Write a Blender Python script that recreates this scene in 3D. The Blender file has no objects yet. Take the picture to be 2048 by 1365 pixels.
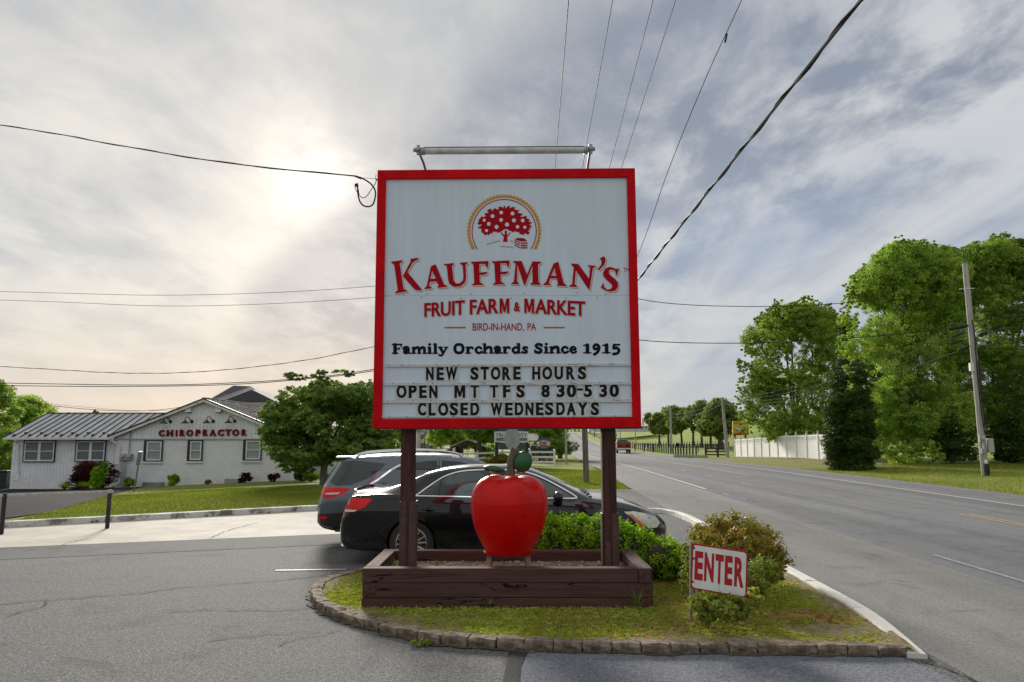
import bpy, bmesh, math, random
import numpy as np
from mathutils import Vector, Matrix
from mathutils.bvhtree import BVHTree
random.seed(7)
rng = np.random.default_rng(7)
R = math.radians
SC = bpy.context.scene
COL = SC.collection
PI = math.pi

# ---------------------------------------------------------------- camera
CAM_H = 1.9
FPX = 1500.0            # focal length in pixels of a 2048 px wide frame
PITCH = math.atan(192.0 / FPX)
cam_d = bpy.data.cameras.new('camera')
cam_d.sensor_width = 36.0
cam_d.lens = FPX / 2048.0 * 36.0
cam_d.clip_end = 3000.0
cam = bpy.data.objects.new('camera', cam_d)
COL.objects.link(cam)
cam.location = (0, 0, CAM_H)
cam.rotation_euler = (PI / 2 + PITCH, 0, 0)
SC.camera = cam

# ---------------------------------------------------------------- world, sun, exposure
SUN_EL, SUN_AZ = R(19.0), R(-14.0)      # azimuth from +Y, towards +X positive
SUN_DIR = Vector((math.sin(SUN_AZ) * math.cos(SUN_EL), math.cos(SUN_AZ) * math.cos(SUN_EL), math.sin(SUN_EL)))
world = bpy.data.worlds.new('World')
SC.world = world
world.use_nodes = True
sun_d = bpy.data.lights.new('sun', 'SUN')
sun_d.energy = 2.8
sun_d.angle = R(14.0)
sun_d.color = (1.0, 0.94, 0.84)
sun = bpy.data.objects.new('sun', sun_d)
COL.objects.link(sun)
sun.rotation_euler = (-SUN_DIR).to_track_quat('-Z', 'Y').to_euler()
SC.view_settings.view_transform = 'Standard'
SC.view_settings.look = 'None'
SC.view_settings.exposure = 1.0
SC.view_settings.gamma = 1.0
SC.view_settings.use_curve_mapping = False
SC.cycles.max_bounces = 8
SC.cycles.transparent_max_bounces = 12
try:
    SC.cycles.use_denoising = True
    SC.cycles.sample_clamp_indirect = 6.0
except Exception:
    pass


class NT:
    """small wrapper for building node trees"""
    def __init__(s, tree):
        s.t = tree
        s.n = tree.nodes
        s.l = tree.links

    def node(s, typ, **kw):
        nd = s.n.new(typ)
        for k, v in kw.items():
            setattr(nd, k, v)
        return nd

    def put(s, sock, v):
        if v is None:
            return
        if isinstance(v, bpy.types.NodeSocket):
            s.l.new(v, sock)
        else:
            try:
                sock.default_value = v
            except Exception:
                if isinstance(v, (int, float)):
                    try:
                        sock.default_value = (v, v, v)
                    except Exception:
                        sock.default_value = (v, v, v, 1)
                else:
                    sock.default_value = tuple(v) + (1,)

    def math(s, op, a, b=None, c=None, clamp=False):
        nd = s.node('ShaderNodeMath', operation=op, use_clamp=clamp)
        s.put(nd.inputs[0], a); s.put(nd.inputs[1], b); s.put(nd.inputs[2], c)
        return nd.outputs[0]

    def vec(s, op, a, b=None, c=None, out=0):
        nd = s.node('ShaderNodeVectorMath', operation=op)
        s.put(nd.inputs[0], a)
        if b is not None:
            if op == 'SCALE':
                s.put(nd.inputs[3], b)
            else:
                s.put(nd.inputs[1], b)
        if c is not None: s.put(nd.inputs[2], c)
        return nd.outputs[out]

    def mix(s, f, a, b, blend='MIX'):
        nd = s.node('ShaderNodeMix', data_type='RGBA', blend_type=blend)
        s.put(nd.inputs[0], f); s.put(nd.inputs[6], a); s.put(nd.inputs[7], b)
        return nd.outputs[2]

    def noise(s, vec, scale, detail=4, rough=.55, dist=0.0, out=0, w=None):
        nd = s.node('ShaderNodeTexNoise')
        if w is not None:
            nd.noise_dimensions = '4D'
            s.put(nd.inputs['W'], w)
        s.put(nd.inputs['Vector'], vec)
        nd.inputs['Scale'].default_value = scale
        nd.inputs['Detail'].default_value = detail
        nd.inputs['Roughness'].default_value = rough
        nd.inputs['Distortion'].default_value = dist
        return nd.outputs[out]

    def ramp(s, f, stops, interp='LINEAR'):
        nd = s.node('ShaderNodeValToRGB')
        nd.color_ramp.interpolation = interp
        e = nd.color_ramp.elements
        while len(e) < len(stops):
            e.new(.5)
        for k, (p, c) in enumerate(stops):
            e[k].position = p
            e[k].color = (c, c, c, 1) if isinstance(c, (int, float)) else tuple(c) + (1,)
        s.put(nd.inputs[0], f)
        return nd.outputs[0]

    def sstep(s, x, a, b):
        nd = s.node('ShaderNodeMapRange', interpolation_type='SMOOTHSTEP')
        s.put(nd.inputs[0], x)
        nd.inputs[1].default_value = a; nd.inputs[2].default_value = b
        return nd.outputs[0]


def srgb(r, g, b):
    f = lambda c: (c / 255 / 12.92) if c / 255 <= .04045 else ((c / 255 + .055) / 1.055) ** 2.4
    return (f(r), f(g), f(b))


def build_sky():
    t = NT(world.node_tree)
    t.n.clear()
    out = t.node('ShaderNodeOutputWorld')
    bg = t.node('ShaderNodeBackground')
    bg.inputs[1].default_value = 0.10
    t.l.new(bg.outputs[0], out.inputs[0])
    sky = t.node('ShaderNodeTexSky', sky_type='NISHITA')
    sky.sun_disc = False
    sky.sun_elevation = SUN_EL
    sky.sun_rotation = SUN_AZ
    sky.air_density = 1.0; sky.dust_density = 2.0
    tc = t.node('ShaderNodeTexCoord')
    d = t.vec('NORMALIZE', tc.outputs['Generated'])
    sep = t.node('ShaderNodeSeparateXYZ'); t.l.new(d, sep.inputs[0])
    x, y, z = sep.outputs
    zz = t.math('ADD', t.math('MAXIMUM', z, 0.0), 0.16)
    comb = t.node('ShaderNodeCombineXYZ')
    t.l.new(t.math('DIVIDE', x, zz), comb.inputs[0]); t.l.new(t.math('DIVIDE', y, zz), comb.inputs[1])
    p = comb.outputs[0]                      # point on a flat cloud layer
    # stretch along a diagonal so that the deck streams towards the upper right
    mp = t.node('ShaderNodeMapping'); t.l.new(p, mp.inputs[0])
    mp.inputs['Rotation'].default_value = (0, 0, R(-52)); mp.inputs['Scale'].default_value = (1.0, .62, 1)
    ps = mp.outputs[0]
    warp = t.vec('SCALE', t.vec('SUBTRACT', t.noise(p, 1.3, 3, .5, out=1), (.5, .5, .5)), .32)
    pw = t.vec('ADD', ps, warp)
    big = t.noise(pw, .62, 3, .5)
    mid = t.noise(pw, 2.0, 7, .60, .1)
    fine = t.noise(t.vec('ADD', ps, t.vec('SCALE', warp, .6)), 6.0, 6, .62, .15)
    # the thick mottled deck lies right of the sun; a thin bright veil covers the left and, to raise ambient light, the unseen sky overhead and behind
    sp = t.node('ShaderNodeSeparateXYZ'); t.l.new(p, sp.inputs[0])
    side = t.math('ADD', t.math('MULTIPLY', sp.outputs[0], .865), t.math('MULTIPLY', sp.outputs[1], .502))
    side = t.math('ADD', t.math('SUBTRACT', side, .56), t.math('MULTIPLY', t.math('SUBTRACT', big, .5), 1.2))
    deck = t.sstep(side, -.06, .16)
    wide = t.sstep(side, .05, .9)
    mott = t.sstep(t.math('ADD', t.math('ADD', t.math('MULTIPLY', mid, .42), t.math('MULTIPLY', fine, .34)), t.math('MULTIPLY', big, .24)), .42, .57)
    mott = t.math('MULTIPLY', mott, t.math('ADD', .45, t.math('MULTIPLY', wide, .55)))
    deckc = t.mix(mott, srgb(136, 146, 162), srgb(206, 208, 210))
    veilc = t.mix(t.sstep(t.math('ADD', t.math('MULTIPLY', mid, .6), t.math('MULTIPLY', big, .4)), .36, .62), srgb(168, 174, 181), srgb(222, 219, 212))
    cloud = t.mix(deck, veilc, deckc)
    # low right: clearer blue grey with long soft streaks
    low = t.math('MULTIPLY', t.sstep(t.math('SUBTRACT', .40, z), .02, .20), t.sstep(x, .05, .28))
    mp2 = t.node('ShaderNodeMapping'); t.l.new(p, mp2.inputs[0])
    mp2.inputs['Rotation'].default_value = (0, 0, R(-52)); mp2.inputs['Scale'].default_value = (1.3, .22, 1)
    streak = t.sstep(t.noise(mp2.outputs[0], 1.1, 5, .52, .25), .47, .62)
    lowc = t.mix(streak, srgb(150, 165, 188), srgb(200, 203, 206))
    cloud = t.mix(t.math('MULTIPLY', low, .82), cloud, lowc)
    # horizon haze: cream on the left, grey on the right
    hz = t.sstep(t.math('SUBTRACT', .21, z), .0, .21)
    hc = t.mix(t.sstep(x, -.45, .25), srgb(216, 204, 192), srgb(184, 191, 196))
    cloud = t.mix(t.math('MULTIPLY', hz, .8), cloud, hc)
    # brightening of the cloud around the sun behind it
    sd = t.vec('DOT_PRODUCT', d, tuple(SUN_DIR), out=1)
    g1 = t.math('POWER', t.math('MAXIMUM', sd, 0.0), 420.0)
    g2 = t.math('POWER', t.math('MAXIMUM', sd, 0.0), 14.0)
    g1 = t.math('MULTIPLY', g1, t.math('ADD', .35, t.sstep(mid, .40, .60)))
    thin = t.math('SUBTRACT', 1.0, t.math('MULTIPLY', deck, .80))
    glow = t.math('MULTIPLY', t.math('ADD', t.math('MULTIPLY', g1, .26), t.math('MULTIPLY', g2, .06)), thin)
    glowc = t.vec('SCALE', (1.0, .96, .88), glow)
    col = t.vec('ADD', cloud, glowc)
    # clear sky behind the clouds shows faintly through
    fin = t.mix(.97, sky.outputs[0], t.vec('SCALE', col, 5.15))
    t.l.new(fin, bg.inputs[0])


build_sky()


# ---------------------------------------------------------------- picture measurements -> real points
def ray(px, py):
    u = (px - 1024.0) / FPX; v = (682.0 - py) / FPX
    c, s_ = math.cos(PITCH), math.sin(PITCH)
    return Vector((u, c - v * s_, s_ + v * c))


def at_y(px, py, Y):
    r = ray(px, py)
    k = Y / r.y
    return Vector((r.x * k, Y, CAM_H + r.z * k))


def at_z(px, py, z=0.0):
    r = ray(px, py)
    k = (z - CAM_H) / r.z
    return Vector((r.x * k, r.y * k, z))


def interp(x, xs, ys):
    return float(np.interp(x, xs, ys))


RP_Y = [-100, 45, 69, 88, 120, 151, 184, 219, 246, 265, 300, 400, 900]
RP_Z = [0, 0, -.16, -.28, -.32, -.1, 1.0, 2.3, 3.3, 3.7, 3.4, 2.0, 6.0]


def sm(t):
    t = max(0.0, min(1.0, t))
    return t * t * (3 - 2 * t)


def H(X, Y):
    """height of the ground"""
    z = interp(Y, RP_Y, RP_Z)
    # the clinic's lot lies lower, to the left
    t = max(0, min(1, (Y - 18.0) / 25.0))
    z -= t * max(0, min(1.15, -X / 22.0)) * .95 * max(0, 1 - max(0, Y - 90) / 80)
    # the field on the right climbs away from the road
    xo = X - (17.5 + .032 * Y)
    if xo > 0:
        z += sm(xo / 40) * sm((Y - 85) / 90) * 3.2
        z += sm(xo / 3.0) * .30 * (1 - sm((Y - 60) / 25))
        if Y > 150:
            z += min(1, xo / 60) * (Y - 150) * .015
    return z


# ---------------------------------------------------------------- objects
WM = {}


def tag(o, label=None, cat=None, group=None, kind=None):
    if label: o['label'] = label
    if cat: o['category'] = cat
    if group: o['group'] = group
    if kind: o['kind'] = kind
    return o


def thing(name, label, cat, loc=(0, 0, 0), rz=0.0, group=None):
    o = bpy.data.objects.new(name, None)
    o.empty_display_size = .2
    COL.objects.link(o)
    o.location = loc
    o.rotation_euler = (0, 0, rz)
    WM[o] = Matrix.Translation(Vector(loc)) @ Matrix.Rotation(rz, 4, 'Z')
    return tag(o, label, cat, group)


def link_mesh(me, name, parent=None):
    o = bpy.data.objects.new(name, me)
    COL.objects.link(o)
    if parent is not None:
        o.parent = parent
    WM[o] = WM[parent] if parent is not None and parent in WM else Matrix.Identity(4)
    return o


def dup(o, parent=None):
    c = o.copy()
    COL.objects.link(c)
    c.parent = parent
    for ch in [q for q in KIDS.get(o, [])]:
        dup(ch, c)
    return c


KIDS = {}


def np_mesh(name, V, F, mats, smooth=False, attrs=None, midx=None):
    """V (n,3); F (m,k) all the same k, or a list of lists"""
    me = bpy.data.meshes.new(name)
    V = np.asarray(V, dtype=np.float32)
    if isinstance(F, np.ndarray):
        m, k = F.shape
        me.vertices.add(len(V)); me.vertices.foreach_set('co', V.ravel())
        me.loops.add(m * k); me.loops.foreach_set('vertex_index', F.astype(np.int32).ravel())
        me.polygons.add(m)
        me.polygons.foreach_set('loop_start', np.arange(0, m * k, k, dtype=np.int32))
        me.polygons.foreach_set('loop_total', np.full(m, k, dtype=np.int32))
        me.update(calc_edges=True)
    else:
        me.from_pydata(V.tolist(), [], F)
    for mt in (mats if isinstance(mats, (list, tuple)) else [mats]):
        me.materials.append(mt)
    if midx is not None:
        me.polygons.foreach_set('material_index', np.asarray(midx, dtype=np.int32))
    if smooth:
        me.polygons.foreach_set('use_smooth', np.ones(len(me.polygons), dtype=bool))
    if attrs:
        for an, av in attrs.items():
            a = me.attributes.new(an, 'FLOAT', 'POINT')
            a.data.foreach_set('value', np.asarray(av, dtype=np.float32))
    me.update()
    return me


class MB:
    """collects simple solids in world coordinates and links them as one mesh object"""
    def __init__(s):
        s.v = []; s.f = []; s.m = []
        s.cur = 0

    def add(s, vs, fs, M=None):
        b = len(s.v)
        if M is not None:
            vs = [M @ Vector(q) for q in vs]
        s.v.extend([tuple(q) for q in vs])
        s.f.extend([[b + i for i in f] for f in fs])
        s.m.extend([s.cur] * len(fs))
        return s

    def box(s, c, d, rz=0.0, M=None, taper=1.0):
        hx, hy, hz = d[0] / 2, d[1] / 2, d[2] / 2
        vs = []
        for zz, tp in ((-hz, 1), (hz, taper)):
            for xx, yy in ((-hx, -hy), (hx, -hy), (hx, hy), (-hx, hy)):
                vs.append((xx * tp, yy * tp, zz))
        T = Matrix.Translation(Vector(c)) @ Matrix.Rotation(rz, 4, 'Z')
        if M is not None: T = M @ T
        return s.add(vs, [[0, 3, 2, 1], [4, 5, 6, 7], [0, 1, 5, 4], [1, 2, 6, 5], [2, 3, 7, 6], [3, 0, 4, 7]], T)

    def bar(s, a, b, w, h, up=(0, 0, 1)):
        """box from a to b with width w (sideways) and height h"""
        a = Vector(a); b = Vector(b)
        d = (b - a); L = d.length; d.normalize()
        up = Vector(up)
        sx = d.cross(up)
        if sx.length < 1e-4: sx = d.cross(Vector((0, 1, 0)))
        sx.normalize(); u = sx.cross(d)
        vs = []
        for q in (a, b):
            for i, j in ((-1, -1), (1, -1), (1, 1), (-1, 1)):
                vs.append(q + sx * (i * w / 2) + u * (j * h / 2))
        return s.add(vs, [[0, 3, 2, 1], [4, 5, 6, 7], [0, 1, 5, 4], [1, 2, 6, 5], [2, 3, 7, 6], [3, 0, 4, 7]])

    def tube(s, pts, r, n=8, cap=True):
        pts = [Vector(q) for q in pts]
        if not isinstance(r, (list, tuple)): r = [r] * len(pts)
        b = len(s.v)
        prev = None
        for i, q in enumerate(pts):
            d = (pts[min(i + 1, len(pts) - 1)] - pts[max(i - 1, 0)])
            if d.length < 1e-9: d = Vector((0, 0, 1))
            d.normalize()
            if prev is None:
                a = d.cross(Vector((0, 0, 1)))
                if a.length < 1e-3: a = d.cross(Vector((0, 1, 0)))
            else:
                a = prev - d * prev.dot(d)
            a.normalize(); prev = a
            c = d.cross(a)
            for k in range(n):
                w = 2 * PI * k / n
                s.v.append(tuple(q + (a * math.cos(w) + c * math.sin(w)) * r[i]))
        nf = 0
        for i in range(len(pts) - 1):
            for k in range(n):
                s.f.append([b + i * n + k, b + i * n + (k + 1) % n, b + (i + 1) * n + (k + 1) % n, b + (i + 1) * n + k]); nf += 1
        if cap:
            s.f.append([b + k for k in range(n)][::-1]); nf += 1
            s.f.append([b + (len(pts) - 1) * n + k for k in range(n)]); nf += 1
        s.m.extend([s.cur] * nf)
        return s

    def lathe(s, prof, n=24, M=None, cap=True):
        """prof: list of (r, z)"""
        b = len(s.v); vs = []
        for r_, z_ in prof:
            for k in range(n):
                w = 2 * PI * k / n
                vs.append((r_ * math.cos(w), r_ * math.sin(w), z_))
        fs = []
        for i in range(len(prof) - 1):
            for k in range(n):
                fs.append([i * n + k, i * n + (k + 1) % n, (i + 1) * n + (k + 1) % n, (i + 1) * n + k])
        if cap:
            fs.append(list(range(n))[::-1]); fs.append([(len(prof) - 1) * n + k for k in range(n)])
        return s.add(vs, fs, M)

    def ball(s, c, r, n=12, m=8, M=None):
        if not isinstance(r, (list, tuple)): r = (r, r, r)
        vs = []; fs = []
        for i in range(m + 1):
            t = PI * i / m
            for k in range(n):
                w = 2 * PI * k / n
                vs.append((c[0] + r[0] * math.sin(t) * math.cos(w), c[1] + r[1] * math.sin(t) * math.sin(w), c[2] + r[2] * math.cos(t)))
        for i in range(m):
            for k in range(n):
                fs.append([i * n + k, (i + 1) * n + k, (i + 1) * n + (k + 1) % n, i * n + (k + 1) % n])
        return s.add(vs, fs, M)

    def poly(s, pts, depth=None):
        """flat polygon from 3D points; depth: vector to extrude along"""
        n = len(pts)
        pts = [Vector(q) for q in pts]
        if depth is None:
            return s.add(pts, [list(range(n))])
        dv = Vector(depth)
        fs = [list(range(n)), list(range(n, 2 * n))[::-1]]
        for i in range(n):
            fs.append([i, (i + 1) % n, n + (i + 1) % n, n + i][::-1])
        return s.add(pts + [q + dv for q in pts], fs)

    def build(s, name, mats, parent=None, smooth=False, bevel=0.0, world=True, segs=1):
        o = link_mesh(None, name, parent) if False else None
        V = s.v
        if parent is not None and world:
            Mi = WM[parent].inverted()
            V = [tuple(Mi @ Vector(q)) for q in V]
        me = bpy.data.meshes.new(name)
        me.from_pydata(V, [], s.f)
        for mt in (mats if isinstance(mats, (list, tuple)) else [mats]):
            me.materials.append(mt)
        me.polygons.foreach_set('material_index', s.m)
        if smooth:
            me.polygons.foreach_set('use_smooth', [True] * len(me.polygons))
        bm = bmesh.new(); bm.from_mesh(me)
        bmesh.ops.recalc_face_normals(bm, faces=bm.faces)
        if bevel > 0:
            es = [e for e in bm.edges if len(e.link_faces) == 2 and e.calc_face_angle(0) > .5]
            bmesh.ops.bevel(bm, geom=es, offset=bevel, segments=segs, affect='EDGES', profile=.5)
        bm.to_mesh(me); bm.free()
        if smooth and hasattr(me, 'set_sharp_from_angle'):
            me.set_sharp_from_angle(angle=R(40))
        o = bpy.data.objects.new(name, me)
        COL.objects.link(o)
        if parent is not None:
            o.parent = parent
            KIDS.setdefault(parent, []).append(o)
            WM[o] = WM[parent].copy()
        else:
            WM[o] = Matrix.Identity(4)
        return o


def add_mesh(name, me, parent=None, loc=None):
    """link a ready mesh whose vertices are local to the parent"""
    o = bpy.data.objects.new(name, me)
    COL.objects.link(o)
    if parent is not None:
        o.parent = parent
        KIDS.setdefault(parent, []).append(o)
        WM[o] = WM[parent].copy()
    else:
        WM[o] = Matrix.Identity(4)
    if loc is not None:
        o.location = loc
        WM[o] = WM[o] @ Matrix.Translation(Vector(loc))
    return o


# ---------------------------------------------------------------- materials
MATS = {}


def mat(name, col, rough=.6, col2=None, nscale=8.0, namt=1.0, bump=0.0, bscale=40.0, metal=0.0, coat=0.0, spec=.5,
        detail=4, stretch=None, col3=None, n3=1.2, lo=.35, hi=.65, emit=None, trans=None, obj_random=0.0):
    if name in MATS: return MATS[name]
    m = bpy.data.materials.new(name); m.use_nodes = True
    t = NT(m.node_tree)
    b = t.n['Principled BSDF']
    tc = t.node('ShaderNodeTexCoord')
    p = tc.outputs['Object']
    if stretch:
        mp = t.node('ShaderNodeMapping'); t.l.new(p, mp.inputs[0]); mp.inputs['Scale'].default_value = stretch
        p = mp.outputs[0]
    c = tuple(col) + (1,)
    if col2 is not None:
        f = t.sstep(t.noise(p, nscale, detail, .6), lo, hi)
        if namt != 1.0: f = t.math('MULTIPLY', f, namt)
        c = t.mix(f, tuple(col) + (1,), tuple(col2) + (1,))
    if col3 is not None:
        f3 = t.sstep(t.noise(p, n3, 5, .6), .5, .68)
        c = t.mix(f3, c, tuple(col3) + (1,))
    if obj_random:
        oi = t.node('ShaderNodeObjectInfo')
        k = t.math('ADD', t.math('MULTIPLY', oi.outputs['Random'], obj_random), 1 - obj_random / 2)
        c = t.vec('SCALE', c, k)
    t.put(b.inputs['Base Color'], c)
    b.inputs['Roughness'].default_value = rough
    b.inputs['Metallic'].default_value = metal
    b.inputs['Specular IOR Level'].default_value = spec
    if coat:
        b.inputs['Coat Weight'].default_value = coat; b.inputs['Coat Roughness'].default_value = .03
    if bump:
        bp = t.node('ShaderNodeBump'); bp.inputs['Strength'].default_value = min(1.0, bump); bp.inputs['Distance'].default_value = .02
        t.l.new(t.noise(p, bscale, 5, .65), bp.inputs['Height']); t.l.new(bp.outputs[0], b.inputs['Normal'])
    MATS[name] = m
    return m


def leaf_mat(name, stops, transl=.35, rough=.5):
    """foliage: colour from the 'tint' attribute of each leaf"""
    m = bpy.data.materials.new(name); m.use_nodes = True
    t = NT(m.node_tree); t.n.clear()
    out = t.node('ShaderNodeOutputMaterial')
    at = t.node('ShaderNodeAttribute', attribute_name='tint')
    c = t.ramp(at.outputs['Fac'], stops)
    pb = t.node('ShaderNodeBsdfPrincipled')
    t.l.new(c, pb.inputs['Base Color']); pb.inputs['Roughness'].default_value = rough
    pb.inputs['Specular IOR Level'].default_value = .15
    tr = t.node('ShaderNodeBsdfTranslucent')
    t.l.new(t.mix(.5, c, t.vec('MULTIPLY', c, (1.5, 1.5, .5))), tr.inputs[0])
    mx = t.node('ShaderNodeMixShader'); mx.inputs[0].default_value = transl
    t.l.new(pb.outputs[0], mx.inputs[1]); t.l.new(tr.outputs[0], mx.inputs[2]); t.l.new(mx.outputs[0], out.inputs[0])
    return m
# ================================================================ GROUND
def asphalt(name, base, dark, light, warm, sp=.9, stretch=None, streak=0.0):
    m = bpy.data.materials.new(name); m.use_nodes = True
    t = NT(m.node_tree); b = t.n['Principled BSDF']
    tc = t.node('ShaderNodeTexCoord'); p = tc.outputs['Object']
    f1 = t.noise(p, 62, 2, .8); f2 = t.noise(p, 24, 3, .8)
    sp_ = t.ramp(t.math('ADD', t.math('MULTIPLY', f1, .6), t.math('MULTIPLY', f2, .4)), [(.40, 0.0), (.5, .5), (.60, 1.0)])
    vor = t.node('ShaderNodeTexVoronoi'); t.l.new(p, vor.inputs['Vector']); vor.inputs['Scale'].default_value = 48
    chip = t.math('MULTIPLY', t.sstep(t.math('SUBTRACT', .34, vor.outputs['Distance']), 0, .2), t.sstep(t.noise(p, 60, 1, .5), .5, .62))
    c = t.mix(sp_, tuple(dark) + (1,), tuple(base) + (1,))
    c = t.mix(t.math('MULTIPLY', chip, sp), c, tuple(light) + (1,))
    blot = t.sstep(t.noise(p, .55, 6, .62, .4), .38, .66)
    c = t.mix(t.math('MULTIPLY', blot, .55), c, t.vec('MULTIPLY', c, tuple(warm)))
    blot2 = t.sstep(t.noise(t.vec('ADD', p, (31, 17, 0)), 1.1, 8, .75, .8), .50, .66)
    c = t.mix(t.math('MULTIPLY', blot2, .68), c, t.vec('SCALE', c, .62))
    if streak:
        mp = t.node('ShaderNodeMapping'); t.l.new(p, mp.inputs[0]); mp.inputs['Rotation'].default_value = (0, 0, R(1.8)); mp.inputs['Scale'].default_value = (1.0, .025, 1)
        s1 = t.sstep(t.noise(mp.outputs[0], .9, 4, .6), .36, .64)
        c = t.mix(t.math('MULTIPLY', s1, streak), c, t.vec('SCALE', c, .66))
        s2 = t.sstep(t.noise(t.vec('ADD', mp.outputs[0], (7, 3, 0)), 2.2, 5, .65), .52, .7)
        c = t.mix(t.math('MULTIPLY', s2, streak * .7), c, t.vec('SCALE', c, 1.35))
    t.put(b.inputs['Base Color'], c); b.inputs['Roughness'].default_value = .92; b.inputs['Specular IOR Level'].default_value = .04 if base[0] < .1 else .16
    bp = t.node('ShaderNodeBump'); bp.inputs['Strength'].default_value = .55; bp.inputs['Distance'].default_value = .008
    t.l.new(f1, bp.inputs['Height']); t.l.new(bp.outputs[0], b.inputs['Normal'])
    return m


M_LOT = asphalt('lot_asphalt', (.215, .217, .219), (.04, .04, .042), (.52, .52, .52), (1.14, 1.11, 1.04))
M_ROAD = asphalt('road_asphalt', (.225, .232, .248), (.12, .122, .13), (.33, .33, .33), (1.08, 1.06, 1.02), .45, streak=.75)
M_SHOULDER = asphalt('shoulder_asphalt', (.27, .268, .258), (.15, .15, .145), (.40, .39, .37), (1.12, 1.1, 1.04), .55, streak=.5)
M_PATCH = asphalt('new_asphalt', (.235, .25, .285), (.09, .095, .11), (.42, .43, .46), (1.0, 1.0, 1.02), .8)
M_DARKASP = asphalt('dark_asphalt', (.036, .036, .042), (.020, .020, .024), (.06, .06, .06), (1.2, 1.2, 1.15), .4)
M_SEAL = mat('seal', (.035, .035, .038), .8, (.06, .06, .06), 30, bump=.3, spec=.05)
M_CRACK = mat('crack', (.022, .021, .02), .95)


def concrete_mat():
    m = bpy.data.materials.new('concrete'); m.use_nodes = True
    t = NT(m.node_tree); b = t.n['Principled BSDF']
    tc = t.node('ShaderNodeTexCoord'); p = tc.outputs['Object']
    c = t.mix(t.sstep(t.noise(p, 1.2, 6, .65, .3), .35, .66), srgb(186, 178, 164) + (1,), srgb(158, 154, 146) + (1,))
    c = t.mix(t.math('MULTIPLY', t.sstep(t.noise(p, 22, 4, .7), .45, .7), .35), c, srgb(130, 122, 110) + (1,))
    t.put(b.inputs['Base Color'], c); b.inputs['Roughness'].default_value = .85
    bp = t.node('ShaderNodeBump'); bp.inputs['Strength'].default_value = .3; bp.inputs['Distance'].default_value = .01
    t.l.new(t.noise(p, 60, 4, .7), bp.inputs['Height']); t.l.new(bp.outputs[0], b.inputs['Normal'])
    return m


M_CONC = concrete_mat()


def lawn_mat(name, a, b_, c3, sc=1.0):
    m = bpy.data.materials.new(name); m.use_nodes = True
    t = NT(m.node_tree); b = t.n['Principled BSDF']
    tc = t.node('ShaderNodeTexCoord'); p = tc.outputs['Object']
    f = t.sstep(t.noise(p, 9 * sc, 6, .75, .3), .36, .64)
    c = t.mix(f, tuple(a) + (1,), tuple(b_) + (1,))
    f2 = t.sstep(t.noise(p, .35 * sc, 6, .62, .5), .45, .66)
    c = t.mix(t.math('MULTIPLY', f2, .7), c, tuple(c3) + (1,))
    f3 = t.sstep(t.noise(p, 55 * sc, 3, .75), .4, .62)
    c = t.mix(t.math('MULTIPLY', f3, .55), c, t.vec('SCALE', c, .45))
    t.put(b.inputs['Base Color'], c); b.inputs['Roughness'].default_value = .9; b.inputs['Specular IOR Level'].default_value = .15
    bp = t.node('ShaderNodeBump'); bp.inputs['Strength'].default_value = .8; bp.inputs['Distance'].default_value = .05
    t.l.new(t.noise(p, 40 * sc, 5, .75), bp.inputs['Height']); t.l.new(bp.outputs[0], b.inputs['Normal'])
    return m


M_LAWN = lawn_mat('lawn', (.145, .195, .018), (.24, .28, .032), (.33, .31, .065))
M_FIELD = lawn_mat('meadow', (.15, .24, .025), (.26, .34, .04), (.34, .36, .07), .45)
M_BANK = lawn_mat('bank_grass', (.20, .20, .045), (.30, .26, .09), (.15, .21, .035))
M_SOIL = mat('soil', (.17, .13, .07), .95, (.30, .23, .13), 18, bump=.9, bscale=45, col3=(.10, .095, .03), n3=2.5)


def inpoly(X, Y, poly):
    X = np.asarray(X); Y = np.asarray(Y)
    r = np.zeros(X.shape, bool); n = len(poly)
    for i in range(n):
        x1, y1 = poly[i][:2]; x2, y2 = poly[(i + 1) % n][:2]
        c = ((y1 > Y) != (y2 > Y)) & (X < (x2 - x1) * (Y - y1) / (y2 - y1 + 1e-12) + x1)
        r ^= c
    return r


def gp(px, py):
    """picture point on the ground"""
    r = ray(px, py)
    k = 3.0 / r.y
    while k * r.y < 600:
        P = Vector((r.x * k, r.y * k, CAM_H + r.z * k))
        if P.z <= H(P.x, P.y): return P
        k *= 1.004
    return P


def axis_x(off, Y):
    return off + .032 * Y


def sheet(name, poly, m, dz=.004, cell=2.0, kind='structure', parent=None, hfun=None):
    hf = hfun or H
    bm = bmesh.new()
    vs = [bm.verts.new((q[0], q[1], 0)) for q in poly]
    bm.faces.new(vs)
    xs = [q[0] for q in poly]; ys = [q[1] for q in poly]
    def cuts(lo, hi, ax):
        v = math.floor(lo / cell) * cell + cell
        st = cell
        while v < hi:
            co = (v, 0, 0) if ax == 0 else (0, v, 0); no = (1, 0, 0) if ax == 0 else (0, 1, 0)
            bmesh.ops.bisect_plane(bm, geom=bm.verts[:] + bm.edges[:] + bm.faces[:], plane_co=co, plane_no=no, dist=1e-5)
            v += st
    cuts(min(xs), max(xs), 0); cuts(min(ys), max(ys), 1)
    bmesh.ops.triangulate(bm, faces=[f for f in bm.faces if len(f.verts) > 4])
    for v in bm.verts: v.co.z = hf(v.co.x, v.co.y) + dz
    me = bpy.data.meshes.new(name); bmesh.ops.recalc_face_normals(bm, faces=bm.faces)
    for f in bm.faces:
        if f.normal.z < 0: f.normal_flip()
    bm.to_mesh(me); bm.free(); me.materials.append(m)
    me.polygons.foreach_set('use_smooth', [True] * len(me.polygons))
    o = add_mesh(name, me, parent)
    if kind: o['kind'] = kind
    return o


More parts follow.
